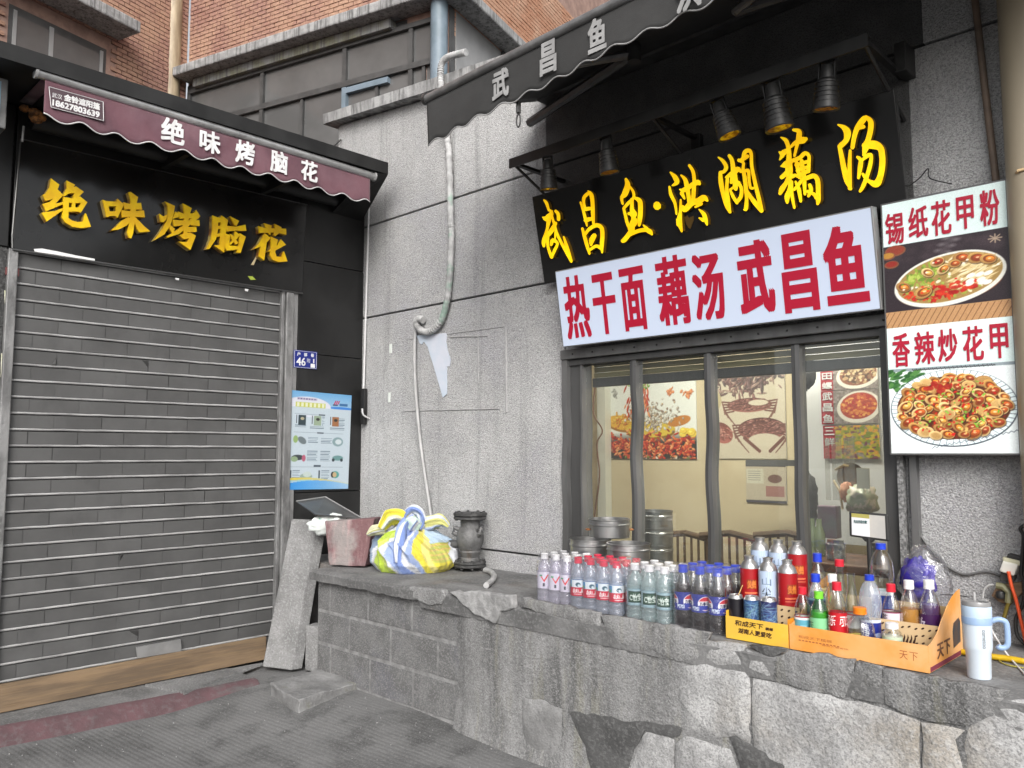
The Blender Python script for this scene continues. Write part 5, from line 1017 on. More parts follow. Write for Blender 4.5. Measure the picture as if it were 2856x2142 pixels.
def crabs(c, w_, h_):  # crab colours paled towards cream: a reflection wash put into the print
    c.a[:] = (.78, .74, .66); s = w_ / 120; g = rp.gauss; u = rp.uniform
    for i in range(260): bit(c, g(58, 26) * s, g(16, 11) * s, u(2, 9) * s, u(.9, 2.6) * s, rp.choice([(.40, .32, .31), (.48, .36, .34), (.34, .29, .29), (.58, .49, .45)]), u(0, 3))
    c.ell(8 * s, 46 * s, 15 * s, 16 * s, (.72, .67, .52)); 
    for cx, cy, rx, ry in ((66, 54, 34, 10), (84, 88, 36, 16)):
        for k in range(5):
            for sd_ in (-1, 1):
                x0, y0 = cx + sd_ * rx * .7, cy - ry * .4 + k * 3; x1, y1 = cx + sd_ * (rx + 8 - k), cy - 6 + k * 4; x2, y2 = cx + sd_ * (rx + 4 - k * 5), cy + 12 + k * 5
                c.line(x0 * s, y0 * s, x1 * s, y1 * s, 2.2 * s, (.44, .30, .27)); c.line(x1 * s, y1 * s, x2 * s, y2 * s, 1.5 * s, (.48, .34, .30))
        c.ell(cx * s, cy * s, rx * s, ry * s, (.47, .31, .28), shade=-.6)
        for i in range(160):
            a_, b_ = u(0, 6.28), math.sqrt(rp.random()); bit(c, (cx + rx * .9 * b_ * math.cos(a_)) * s, (cy - 1 + ry * .8 * b_ * math.sin(a_)) * s, u(1, 4) * s, u(.5, 1.3) * s, rp.choice([(.50, .33, .30), (.42, .27, .25), (.57, .41, .37)]), u(-.4, .4))
    c.ell(80 * s, 51 * s, 15 * s, 4 * s, (.80, .76, .68)); c.ell(88 * s, 103 * s, 24 * s, 9 * s, (.80, .76, .68)); c.line(58 * s, 100 * s, 80 * s, 118 * s, 5 * s, (.44, .29, .26)); c.line(116 * s, 100 * s, 96 * s, 118 * s, 5 * s, (.44, .29, .26))
    c.ell(22 * s, 92 * s, 19 * s, 14 * s, (.56, .34, .30), ang=.5, shade=-.4)
    for i in range(90): bit(c, g(22, 7) * s, g(92, 5) * s, u(1, 5) * s, .8 * s, rp.choice([(.62, .40, .36), (.50, .29, .26), (.68, .48, .43)]), .5 + g(0, .3))
    c.ell(16 * s, 88 * s, 9 * s, 4 * s, (.72, .54, .48), ang=.5, al=.6)
pic('crab_poster', 'pale poster with dark crabs and a prawn on the back wall inside', (1972, 1032), (2195, 1280), BK, crabs, 180)
def menu(kind):
    def fn(c, w_, h_):
        c.a[:] = (.50, .46, .44); c.rect(0, 0, w_ * .23, h_, (.62, .16, .20)); c.noise(.05, 4)
        if kind < 2:
            c.ell(w_ * .66, h_ * .5, w_ * .38, h_ * .46, (.85, .83, .78), ang=-.15); c.ell(w_ * .66, h_ * .47, w_ * .32, h_ * .38, (.50, .30, .20) if kind == 0 else (.62, .22, .14), ang=-.15)
            for i in range(150):
                a, b = rp.uniform(0, 6.28), math.sqrt(rp.random()); c.ell(w_ * .66 + w_ * .29 * b * math.cos(a), h_ * .46 + h_ * .33 * b * math.sin(a), rp.uniform(2, 4), rp.uniform(1.5, 3), rp.choice([(.70, .58, .42), (.52, .40, .28), (.80, .72, .56), (.30, .2, .14)]) if kind == 0 else rp.choice([(.80, .48, .20), (.72, .34, .16), (.66, .16, .10), (.86, .62, .3)]))
        else:
            for i in range(300): c.ell(rp.uniform(w_ * .24, w_), rp.uniform(0, h_), rp.uniform(2, 7), rp.uniform(1.5, 4), rp.choice([(.72, .66, .22), (.60, .58, .20), (.80, .56, .22), (.45, .50, .2), (.42, .24, .30)]))
    return fn
MF = FY(4.2)
for k, (p0, p1, tx) in enumerate((((2288, 1012), (2450, 1082), '湖田螺'), ((2290, 1092), (2452, 1180), '武昌鱼'), ((2296, 1188), (2456, 1280), '三鲜'))):
    t_, u0, u1, v0, v1 = pic('dish_menu_picture', ['menu picture of snails in a white bowl, top of the inside strip', 'menu picture of a red fish dish, middle of the inside strip', 'yellow-green menu picture, lowest of the inside strip'][k], p0, p1, MF, menu(k), 110)
    t_['group'] = 'menu pictures inside the window'
    for i, ch in enumerate(tx): q = MB(); hh = (v1 - v0) / 3; write(q, ch, MF.off(.006), u0 + .008, u0 + (u1 - u0) * .21, v1 - (i + .95) * hh + .006, v1 - i * hh - .006, 0, bold=.001); q.build('printed_character', M_white, t_)
tag(MB().box(-1.96, -1.3, 4.205, 4.235, .9, 2.4).build('menu_board', mat('board_white', G(.6), .6)), 'white board behind the menu pictures inside the window', 'board')
M_dkin = mat('dark_fabric', G(.04), .9, c2=G(.06), ns=8)
def at_in(px, py, y): return onY(px, py, y)
# hanging dark jacket, steel shelf label, chairs, counter and stock seen through the glass
p = at_in(2252, 1395, 4.1); o = crumple(p[0], p[1], p[2], .055, .03, .14, .25, 4, 6).build('hanging_bag', M_dkin, smooth='all'); tag(o, 'dark bag hanging behind the third mullion inside', 'bag')
p = at_in(2250, 1040, 4.1); o = crumple(p[0], p[1], p[2], .045, .03, .08, .3, 4, 9).build('hanging_cloth', M_dkin, smooth='all'); tag(o, 'dark cloth hanging near the top of the right pane inside', 'cloth')
def notice(c, w_, h_):
    c.a[:] = (.72, .68, .60); c.rect(0, 0, w_, h_ * .14, (.30, .28, .28)); c.rect(w_ * .02, h_ * .2, w_ * .45, h_ * .55, (.78, .76, .68)); c.ell(w_ * .72, h_ * .42, w_ * .17, h_ * .1, (.45, .34, .30)); c.rect(w_ * .5, h_ * .6, w_ * .95, h_ * .85, (.62, .45, .42)); c.rect(0, h_ * .93, w_, h_, (.32, .31, .33))
    for k in range(5): c.rect(w_ * .06, h_ * (.25 + .05 * k), w_ * .38, h_ * (.265 + .05 * k), (.5, .5, .5))
pic('wall_notice', 'grey framed notice below the crab poster inside', (2080, 1285), (2195, 1405), BK, notice, 80)
M_chair = mat('brown_chair_wood', C('5a4632'), .6, c2=C('44331f'), ns=6, stretch=(1, 1, .3))
for k, (px, y) in enumerate(((1905, 4.45), (2030, 4.4), (2190, 4.35))):
    c_ = at_in(px, 1490, y); t_ = thing('dining_chair', ['slatted brown chair back beside the steel pots inside', 'slatted brown chair back between the middle mullions inside', 'slatted brown chair back behind the third mullion inside'][k], 'chair', (c_[0], c_[1], 0), group='chairs inside the room')
    MB().tube([(c_[0] - .19, y, c_[2] - .02), (c_[0], y + .03, c_[2] + .005), (c_[0] + .19, y, c_[2] - .02)], .02, 8).build('top_rail', M_chair, t_, smooth=True)
    for i in range(7): MB().tube([(c_[0] - .15 + i * .05, y + .015, .45), (c_[0] - .15 + i * .05, y + .015, c_[2] - .01)], .009, 6).build('back_slat', M_chair, t_, smooth=True)
    MB().box(c_[0] - .2, c_[0] + .2, y, y + .36, .42, .46).build('seat', M_chair, t_, bevel=.01)
    for a, b in ((-.18, .02), (.18, .02), (-.18, .34), (.18, .34)): MB().tube([(c_[0] + a, y + b, 0.02), (c_[0] + a, y + b, .42)], .016, 6).build('leg', M_chair, t_, smooth=True)
M_steel = mat('steamer_steel', G(.45), .28, metal=.9, c2=G(.3), ns=6, stretch=(1, 1, .3), grime=(9, G(.1), .4))
M_steelin = mat('pot_inside', G(.05), .5, metal=.3)
def steamer(q, r, h, z=0): q.lathe([(r * .97, z), (r, z + .004), (r, z + h * .62), (r * 1.03, z + h * .66), (r * 1.03, z + h * .72), (r, z + h * .76), (r, z + h * .92), (r * 1.035, z + h * .95), (r * 1.035, z + h), (r * .97, z + h), (r * .95, z + h * .5), (r * .95, z + h * .30), (.001, z + h * .3)], 36, cap1=False)
ip = thing('steamer_stack', 'tall stack of steel steamers just inside the glass by the first mullion', 'steamer', (-2.42, 3.62, .74))
for k in range(4): q = MB(); steamer(q, .094, .087, LEDGE + .03 + k * .086); q.v = [(x - 2.47, y + 3.60, z) for x, y, z in q.v]; q.build('steamer_tier', M_steel, ip, smooth=30)
ct = thing('inside_counter', 'pale counter with brown edge just inside the right pane', 'counter', (-1.6, 3.7, 0))
a_, b_ = onY(2215, 1560, 3.52), onY(2400, 1585, 3.52)
MB().box(a_[0], -1.21, 3.50, 3.9, .3, a_[2] - .04).build('body', mat('pale_ply', C('c8b48c'), .6, c2=C('b09a70'), ns=5, stretch=(2, 1, .3)), ct); MB().box(a_[0] - .01, -1.20, 3.495, 3.92, a_[2] - .039, a_[2]).build('worktop', mat('brown_top', C('6b4a35'), .4, c2=C('50362a'), ns=8), ct, bevel=.006)
it = MB(); it.box(-2.75, a_[0] - .02, 3.48, 3.8, .3, LEDGE + .028); it.build('inside_shelf', mat('shelf_steel', G(.4), .4, metal=.4)); tag(bpy.data.objects['inside_shelf'], 'steel shelf just inside the left window panes', 'shelf')
o = MB().tube(spline([at_in(1662, 1060, 4.6), at_in(1655, 1150, 4.6), at_in(1680, 1200, 4.6), at_in(1665, 1240, 4.6), at_in(1672, 1330, 4.6), at_in(1658, 1440, 4.6), at_in(1656, 1540, 4.6)], 5), .006, 6).build('hanging_cable', mat('brown_cable', C('6a4a38'), .6), smooth='all'); tag(o, 'brown cable hanging in the left corner of the room inside', 'cable')
o = MB().box(*[at_in(1668, 1200, 4.75)[0], at_in(1690, 1200, 4.75)[0]], 4.74, 4.81, .3, 2.3).build('white_conduit', mat('pale_trunking', (.62, .62, .55), .5)); tag(o, 'pale vertical trunking in the left corner of the room', 'trunking')
# wok, pans and hanging utensils in the right pane
p = at_in(2375, 1330, 3.95); t_ = thing('wok_rack', 'dark wok and steel ladles hanging behind the right pane', 'cookware', tuple(p))
q = MB(); q.lathe([(.001, -.04), (.04, -.03), (.064, .0), (.068, .010), (.064, .008), (.036, -.025), (.001, -.034)], 24, cap1=False); q.v = [(p[0] + x, p[1] - z * .9, p[2] + y) for x, y, z in q.v]; q.build('wok', mat('wok_iron', (.16, .13, .10), .35, metal=.5, c2=(.25, .16, .09), ns=22), t_, smooth=True)
for k, (px, py, px2, py2) in enumerate(((2330, 1310, 2365, 1300), (2325, 1340, 2350, 1420), (2400, 1330, 2370, 1400), (2345, 1380, 2420, 1440))): MB().tube([at_in(px, py, 3.9), at_in((px + px2) / 2 + 6, (py + py2) / 2 - 8, 3.88), at_in(px2, py2, 3.9)], .006, 6).build('ladle', mat('ladle_steel', (.6, .5, .35), .3, metal=.7), t_, smooth=True)
p = at_in(2362, 1372, 3.86); o = crumple(p[0], p[1], p[2], .03, .02, .045, .3, 4, 3).build('folded_cloth', mat('peach_cloth', C('d2a284'), .7, c2=C('8f4a30'), ns=10), t_, smooth='all')
p = at_in(2300, 1470, 3.75); o = MB().box(p[0] - .03, p[0] + .06, 3.74, 3.80, p[2] - .05, p[2] + .10).build('seasoning_box', mat('dull_violet_box', G(.14), .5, c2=C('6a5660'), ns=9), bevel=.006); tag(o, 'dull grey-violet box standing on the inside counter', 'box')
for k, px in enumerate((2265, 2285)):
    p = at_in(px, 1480, 3.72); q = MB(); q.lathe([(.022, 0), (.026, .01), (.026, .10), (.012, .14), (.012, .17), (.001, .17)], 16, (p[0], p[1], a_[2])); o = q.build('sauce_bottle', mat('sauce_green', (.20, .24, .13), .2), smooth=True); tag(o, ['green sauce bottle beside the third mullion on the inside counter', 'second green sauce bottle on the inside counter'][k], 'bottle', group='sauce bottles inside')

# more stock behind the glass
p, p2 = at_in(2085, 1288, 4.5), at_in(2262, 1296, 4.5); o = MB().box(p[0], p2[0], 4.48, 4.56, p[2] - .022, p[2] + .012).build('wall_shelf', mat('dark_shelf', G(.10), .5)); tag(o, 'dark narrow shelf below the crab poster inside', 'shelf')
p = at_in(2112, 1470, 3.56); t_ = thing('cup_stack', 'stack of clear plastic cups inside between the middle mullions', 'cups', (p[0], 3.56, LEDGE + .03))
for k in range(7): MB().lathe([(.020, .02 + k * .022), (.029, .085 + k * .022), (.031, .087 + k * .022)], 18, cap1=False).build('cup', M_cup, t_, smooth=30, world=False)
p = at_in(2412, 1318, 3.62); o = MB().fbox(FY(3.62), p[0] - .035, p[0] + .02, p[2] - .07, p[2] + .02, -.002, .002).build('hanging_card', mat('pale_card', (.66, .62, .50), .5)); tag(o, 'pale card hanging at the right side behind the glass', 'card')
p = at_in(2405, 1395, 3.78); o = crumple(p[0], p[1], p[2], .06, .05, .07, .45, 4, 15).build('vegetable_bag', mat('leafy_bag', (.32, .34, .24), .35, c2=(.52, .46, .38), ns=22, mix=(.48, .54), spec=.6), smooth='all'); tag(o, 'clear bag of green leaves beside the wok inside', 'bag')
for k, (px, cl) in enumerate(((2322, '7a4a3a'), (2340, '8f8f88'), (2440, '6a5a50'))):
    p = at_in(px, 1540, 3.62); q = MB(); q.lathe([(.024, 0), (.027, .004), (.027, .07), (.022, .076), (.022, .09), (.001, .091)], 18, (p[0], 3.62, a_[2])); o = q.build('spice_jar', mat('jar_' + cl, C(cl), .3, c2=G(.1), ns=30), smooth=30); tag(o, ['brown spice jar on the inside counter', 'grey spice jar next to the brown one on the inside counter', 'dull spice jar at the right end of the inside counter'][k], 'jar', group='spice jars inside')
p = at_in(2345, 1250, 3.9); t_ = thing('strip_curtain', 'hanging clear plastic strips at the right side of the room', 'curtain', tuple(p))
for k in range(5): MB().fbox(FY(3.9 + .01 * (k % 2)), p[0] - .08 + k * .03, p[0] - .055 + k * .03, p[2] - .25, p[2] + .05, 0, .001).build('strip', M_cup, t_)
# ------------------------------------------------------------------ label printing helpers
def ctext(cv, txt, x0, y0, x1, y1, c, slant=0.0):
    V, f, _ = glyph(txt, slant); P = np.stack([x0 + V[:, 0] * (x1 - x0), y1 - V[:, 1] * (y1 - y0)], 1)
    for fc in f:
        for k in range(1, len(fc) - 1):
            a, b, d = P[fc[0]], P[fc[k]], P[fc[k + 1]]; lo = np.floor(np.minimum(np.minimum(a, b), d)).astype(int); hi = np.ceil(np.maximum(np.maximum(a, b), d)).astype(int) + 1
            lx, ly, hx, hy = max(lo[0], 0), max(lo[1], 0), min(hi[0], cv.w), min(hi[1], cv.h)
            if hx <= lx or hy <= ly: continue
            X, Y = cv.X[ly:hy, lx:hx], cv.Y[ly:hy, lx:hx]; e = lambda p, q: (q[0] - p[0]) * (Y - p[1]) - (q[1] - p[1]) * (X - p[0])
            s1, s2, s3 = e(a, b), e(b, d), e(d, a); m = ((s1 >= -.3) & (s2 >= -.3) & (s3 >= -.3)) | ((s1 <= .3) & (s2 <= .3) & (s3 <= .3)); cv.a[ly:hy, lx:hx][m] = c
M_label = mat('printed_label', (1, 1, 1), .4, vcol=True)
def wrap(cv, name, R, z0, z1, parent, mid=-55, span=360, m_=None):
    def fn(uu, vv):
        a = np.radians(mid - span / 2 + uu * span); r = R if not callable(R) else R(vv); return np.stack([r * np.cos(a), r * np.sin(a), z0 + vv * (z1 - z0)], -1)
    b = base_of(parent); o = cv.sheet(name, m_ or M_label, FY(0), 0, 1, 0, 1, parent, fn=lambda u, v: fn(u, v) + np.array([b.x, b.y, b.z])); o.data.polygons.foreach_set('use_smooth', [True] * len(o.data.polygons)); return o
M_pet = film('clear_pet', (.93, .95, .95), .06, .75, .06, bump=(70, .08))
M_petb = film('bluish_pet', (.84, .88, .93), .06, .7, .06, bump=(70, .08), haze=.2, hcol=(.75, .80, .90))
M_petv = film('violet_tint_pet', (.86, .85, .92), .06, .7, .08, bump=(60, .15), haze=.26, hcol=(.80, .78, .88))
M_petg = film('greenish_pet', (.80, .89, .88), .06, .7, .06, bump=(70, .1), haze=.24, hcol=(.66, .80, .80))
M_petgr = film('green_pet', (.45, .78, .40), .06, .6, .06)
M_glassc = film('bottle_glass', (.86, .91, .89), .08, .85, .03)
M_wrapf = film('shrink_wrap', (.95, .95, .97), .05, .55, .12, bump=(38, .9), haze=.035, hcol=(.85, .85, .9))
def plastic(n, c, r=.35): return mat(n, c, r, c2=tuple(x * .85 for x in c), ns=30)
M_capw, M_capr, M_capb = plastic('cap_white', (.75, .75, .76)), plastic('cap_red', C('cc2436')), plastic('cap_blue', C('2340c0'))
M_cappk, M_capo, M_capg = plastic('cap_crimson', C('d02848')), plastic('cap_orange', C('e8801c')), plastic('cap_green', C('7ad23c'))
PROF = {'water': [(.88, 0), (1, .025), (1, .10), (.94, .125), (1, .15), (1, .20), (.94, .225), (1, .25), (1, .60), (.97, .63), (.98, .66), (.88, .73), (.62, .80), (.40, .855), (.38, .89), (.46, .893), (.46, .90)],
        'cola': [(.80, 0), (.96, .02), (1, .08), (1, .22), (.90, .30), (.90, .38), (.97, .42), (.97, .58), (.98, .62), (.90, .70), (.66, .79), (.44, .86), (.40, .89), (.46, .893), (.46, .90)],
        'egg': [(.70, 0), (.86, .02), (.86, .45), (.86, .48), (.98, .55), (1, .62), (.98, .70), (.88, .79), (.66, .87), (.42, .915), (.34, .93), (.34, .94), (.38, .942), (.38, .945)],
        'squat': [(.92, 0), (1, .03), (1, .42), (.98, .46), (.96, .56), (.86, .66), (.62, .75), (.40, .80), (.36, .84), (.42, .845), (.42, .85)],
        'glass': [(.85, 0), (.92, .02), (.92, .42), (.80, .48), (.80, .52), (.74, .58), (.50, .78), (.40, .92), (.40, .95), (.46, .955), (.46, 1.0)],
        'jar': [(.90, 0), (1, .03), (1, .66), (.92, .72), (.62, .78), (.62, .84)]}
def bottle_parts(t, kind, R, H, body, cap=None, label=None, liquid=None, fill=.62, label_z=None, mid=-55, caph=.105):
    P = [(r * R, z * H) for r, z in PROF[kind]]; top = P[-1][1]
    b = MB().lathe(P, 24, cap1=False).build('bottle_body', body, t, smooth=50, world=False)
    if cap is not None:
        cr = P[-1][0] * 1.12; ch = min(H - top, caph * H) if top < H - .001 else .02
        MB().lathe([(cr, top - .004), (cr, top + .004), (cr * .96, top + .0045), (cr * .98, top + ch * .92), (cr * .9, top + ch), (.001, top + ch)], 18).build('cap', cap, t, smooth=30, world=False)
    if liquid is not None:
        Q = [(max(r - .0012, .001), z) for r, z in P if z <= fill * H]; Q[0] = (Q[0][0], .002); Q.append((np.interp(fill * H, [z for _, z in P], [r for r, _ in P]) - .0012, fill * H)); Q.append((.001, fill * H)); MB().lathe(Q, 24).build('liquid', liquid, t, smooth=50, world=False)
    if label is not None:
        z0, z1 = label_z; zz = [z for _, z in P]; rr = [r for r, _ in P]; z0, z1 = z0 * H, z1 * H; Rl = max(np.interp(z, zz, rr) for z in np.linspace(z0, z1, 8)) + .0008
        wrap(label, 'label', Rl, z0, z1, t, mid)
    return b

# ------------------------------------------------------------------ labels
def lab_pepsi():
    c = Canvas(120, 44, (.10, .16, .55))
    for x in (30, 75, 118): c.ell(x, 22, 17, 17, (.92, .92, .94)); c.ell(x, 22, 15.5, 15.5, (.78, .12, .20)); c.rect(x - 15, 18, x + 15, 37, (.10, .18, .62)); c.ell(x, 22, 15.5, 15.5, (.10, .18, .62), al=0); c.rect(x - 15.5, 17, x + 15.5, 27, (.94, .94, .95)); ctext(c, '百事可乐', x - 13, 18.5, x + 13, 25.5, (.1, .12, .3))
    for x in (30, 75): c.ell(x, 22, 19, 19, (.10, .16, .55), al=0)
    m = np.ones((44, 120), bool)
    for x in (30, 75, 118): m &= ((c.X - x) ** 2 + (c.Y - 22) ** 2 > 17.5 ** 2)
    c.a[m] = (.10, .16, .55); ctext(c, 'PEPSI', 45, 30, 60, 38, (.85, .9, .95)); return c
def lab_red():
    c = Canvas(120, 40, (.86, .90, .92)); c.rect(0, 0, 120, 2, (.25, .4, .6)); c.rect(0, 19, 120, 40, (.76, .10, .22))
    for x in (14, 60, 106): c.ell(x, 12, 6, 5, (.2, .35, .42)); c.ell(x + 2, 14, 3, 3, (.8, .88, .9)); ctext(c, '农夫山泉', x - 13, 22, x + 13, 31, (.95, .9, .9)); c.rect(x - 10, 34, x + 10, 36, (.92, .75, .78))
    c.rect(30, 3, 44, 19, (.30, .55, .75)); c.rect(32, 12, 42, 18, (.3, .6, .4)); c.rect(76, 3, 84, 17, (.75, .78, .8)); return c
def lab_green():
    c = Canvas(120, 36, (.50, .62, .66))
    for k in range(9): c.line(0, 3 + k * 4, 120, 1 + k * 4 + 3, .8, (.72, .82, .84))
    for x in (18, 60, 102): c.rect(x - 17, 6, x + 17, 30, (.06, .20, .14)); c.rect(x - 15.5, 8, x + 15.5, 28, (.10, .28, .20)); ctext(c, 'C怡宝', x - 13, 11, x + 13, 25, (.86, .92, .88))
    return c
def lab_v():
    c = Canvas(90, 60, (.84, .82, .88))
    for x in (15, 45, 75): ctext(c, 'V', x - 9, 10, x + 9, 36, (.85, .12, .16)); c.rect(x - 9, 10, x - 3, 16, (.3, .6, .45)); c.rect(x - 2, 40, x + 2, 52, (.25, .25, .3))
    return c
def lab_text(w, h, bg, items, shapes=()):
    c = Canvas(w, h, bg)
    for s in shapes: (c.rect if s[0] == 'r' else c.ell)(*s[1:])
    for it in items: ctext(c, *it)
    return c

# ------------------------------------------------------------------ shrink-wrapped drink packs
def pack(name, label, x0, x1, y0, nx, ny, R, H, kind, body, cap, lab, lz, liquid=None, fill=.7, cat='drink pack', filmz=1.0):
    t = thing(name, label, cat, ((x0 + x1) / 2, y0 + ny * R, LEDGE + .001)); cx = t.location.x; cy = t.location.y
    first = None; st = (x1 - x0 - 2 * R) / max(nx - 1, 1)
    for j in range(ny):
        for i in range(nx):
            X = (x0 + R + i * st - cx + RND.uniform(-.0015, .0015)); Yp = y0 + R + j * 2 * R * .99 - cy
            if first is None:
                bo = MB().lathe([(r * R, z * H) for r, z in PROF[kind]], 20, cap1=False).build('bottle', body, t, smooth=50, world=False); bo.location = (X, Yp, 0); first = bo
                tmp = []
                top = PROF[kind][-1][1] * H; cr = PROF[kind][-1][0] * R * 1.14
                MB().lathe([(cr, top - .004), (cr, top + .004), (cr * .96, top + .0045), (cr * .98, H - .002), (cr * .88, H), (.001, H)], 16).build('cap', cap, bo, smooth=30, world=False)
                if lab is not None:
                    zz = [z for _, z in PROF[kind]]; rr = [r for r, _ in PROF[kind]]; Rl = R * max(np.interp(z, zz, rr) for z in np.linspace(*lz, 6)) + .0007
                    wrap(lab, 'label', Rl, lz[0] * H, lz[1] * H, bo)
                if liquid is not None:
                    Q = [(max(r * R - .0012, .001), max(z * H, .002)) for r, z in PROF[kind] if z <= fill]; Q.append((.001, Q[-1][1])); MB().lathe(Q, 20).build('liquid', liquid, bo, smooth=50, world=False)
            else:
                c = copy_tree(first, t); c.location = (X, Yp, 0); c.rotation_euler = (0, 0, RND.uniform(-.35, .35))
    a, b, y1 = x0 - .003, x1 + .003, y0 + ny * 2 * R * .99 + .003; q = MB(); r = R * .9; z1 = H * filmz + .002
    out = []
    for (qx, qy, s) in ((b - r, y1 - r, 0), (a + r, y1 - r, 1), (a + r, y0 - .003 + r, 2), (b - r, y0 - .003 + r, 3)): out += [(qx + r * math.cos((s + k / 5) * math.pi / 2), qy + r * math.sin((s + k / 5) * math.pi / 2)) for k in range(6)]
    n_ = len(out); vs = []
    for z, k in ((.0, 1), (.3, 1), (.6, .998), (.80, .985), (.92, .95), (.98, .90)):
        for (px_, py_) in out:
            w_ = .004 * mnoise.noise(Vector((px_ * 40, py_ * 40, z * 9))); mx_, my_ = (a + b) / 2, (y0 + y1) / 2; vs.append((mx_ + (px_ - mx_) * (k + w_ * 2), my_ + (py_ - my_) * (k + w_ * 2), LEDGE + .002 + z * z1 + (w_ if z > .9 else 0)))
    q.add(vs, [(j * n_ + i, j * n_ + (i + 1) % n_, (j + 1) * n_ + (i + 1) % n_, (j + 1) * n_ + i) for j in range(5) for i in range(n_)] + [tuple(5 * n_ + i for i in range(n_))])
    q.build('shrink_film', M_wrapf, t, smooth='all'); return t
M_cola = mat('cola_liquid', (.012, .006, .006), .08, spec=.4)
pack('water_pack', 'leftmost wrapped pack of clear bottles with white caps and red marks', -2.575, -2.372, 2.785, 3, 3, .0335, .215, 'water', M_petv, M_capw, lab_v(), (.28, .62))
pack('water_pack', 'wrapped pack of red-capped water bottles with red and white labels', -2.352, -2.072, 2.755, 4, 3, .0345, .220, 'water', M_petb, M_cappk, lab_red(), (.26, .58))
pack('water_pack', 'wrapped pack of white-capped water bottles with dark green labels', -2.045, -1.832, 2.750, 3, 3, .0350, .222, 'water', M_petg, M_capw, lab_green(), (.26, .56))
pack('cola_pack', 'wrapped pack of dark cola bottles with blue caps and labels', -1.808, -1.588, 2.738, 3, 3, .0355, .240, 'cola', M_pet, M_capb, lab_pepsi(), (.30, .58), M_cola, .70)

# ------------------------------------------------------------------ steamers outside, behind the packs
def pot(label, x, y, z, r=.098, h=.088, tiers=1, hand=None):
    t = thing('steamer_pot', label, 'steamer', (x, y, z), group='steel steamers behind the drink packs')
    for k in range(tiers): q = MB(); steamer(q, r, h, k * h * .99); q.build('tier', M_steel, t, smooth=30, world=False)
    zt = (tiers - 1) * h * .99
    for a in (hand if hand is not None else [-1.0, 2.1]):
        c, s = math.cos(a), math.sin(a); e = [(c * r, s * r, zt + h * .42)]
        P = [(c * (r + d) - s * l, s * (r + d) + c * l, zt + h * .42) for d, l in ((.0, -.018), (.014, -.018), (.018, 0), (.014, .018), (.0, .018))]
        MB().tube(P, .004, 6).build('handle', mat('copper_handle', C('8a5a34'), .4, metal=.4), t, smooth=True, world=False)
pot('three-tier steel steamer right behind the red-capped pack', -2.255, 3.075, LEDGE + .002, tiers=3, hand=[-1.05, 2.1])
pot('steel steamer at the left behind the white-capped pack', -2.50, 3.10, LEDGE + .002, tiers=3, hand=[2.4])
pot('topmost steel steamer resting across the two behind it', -2.46, 3.20, LEDGE + .002 + .088 * .99 * 3 + .004, r=.098, h=.09, hand=[-2.3, .6])

# ------------------------------------------------------------------ tall beer cans, on and behind the yellow tray
M_alum = mat('brushed_can_top', G(.55), .3, metal=.85, c2=G(.4), ns=20)
def beer_lab(red):
    c = Canvas(110, 90, (.60, .06, .09) if red else (.70, .76, .84))
    if red:
        for x in (18, 55, 92): c.rect(x - 9, 20, x + 9, 38, (.52, .18, .08)); ctext(c, '黄鹤', x - 8, 22, x + 8, 36, (.78, .45, .20)); c.rect(x - 13, 44, x + 13, 47, (.85, .45, .3)); c.rect(x - 13, 50, x + 13, 52, (.8, .4, .3)); ctext(c, '精酿', x - 5, 66, x + 5, 74, (.9, .8, .7))
    else:
        for k in range(28): c.line(k * 4, 0, k * 4, 90, .8, (.62, .70, .84), al=.6)
        for x in (46, 101): ctext(c, '尖', x - 8, 30, x + 8, 50, (.08, .09, .12)); ctext(c, '山', x - 8, 12, x + 8, 26, (.35, .42, .50)); c.ell(x, 66, 8, 6, (.5, .55, .62))
    return c
BLR, BLW = beer_lab(True), beer_lab(False)
def beer(label, px, ytop, y, red, base=None):
    p = onY(px, ytop, y); H = .188 * 1.22; z = p[2] - H if base is None else base
    t = thing('beer_can', label, 'beer can', (p[0], y, z), group='tall beer cans by the yellow tray'); t.rotation_euler = (0, 0, RND.uniform(-.3, .3)); R = .0325; t.scale = (1.06, 1.06, 1.22)
    MB().lathe([(R * .9, 0), (R, .006), (R, .150), (R * .97, .154), (R * .80, .166), (R * .52, .173), (R * .48, .176)], 24, cap1=False).build('body', M_alum, t, smooth=40, world=False)
    MB().lathe([(R * .48, .175), (R * .50, .1755), (R * .50, .183), (R * .56, .184), (R * .56, .187), (R * .40, .188), (.001, .186)], 20).build('cap', M_alum, t, smooth=30, world=False)
    wrap(BLR if red else BLW, 'label', R + .0006, .006, .149, t)
    return t
Ft = [beer('red beer can at the left of the front row', 2090, 1548, 2.855, True), beer('pale blue beer can in the middle of the front row', 2141, 1554, 2.855, False), beer('red beer can at the right of the front row', 2195, 1560, 2.855, True)]
Bk = [beer('pale beer can at the left of the back row', 2119, 1498, 2.945, False), beer('pale beer can in the middle of the back row', 2170, 1504, 2.945, False), beer('red beer can at the right of the back row', 2222, 1508, 2.945, True)]
zf = min(t.location.z for t in Ft); zb = min(t.location.z for t in Bk)
M_kraft = mat('kraft_card', C('a8865a'), .8, c2=C('94744a'), ns=9)
tag(MB().box(-1.60, -1.31, 2.818, 2.888, LEDGE + .004, zf - .001).build('carton_riser', M_kraft), 'thin brown carton under the front row of beer cans', 'carton')
tag(MB().box(-1.60, -1.31, 2.905, 2.985, LEDGE + .002, zb - .001).build('carton_riser', M_kraft), 'brown carton under the back row of beer cans', 'carton')

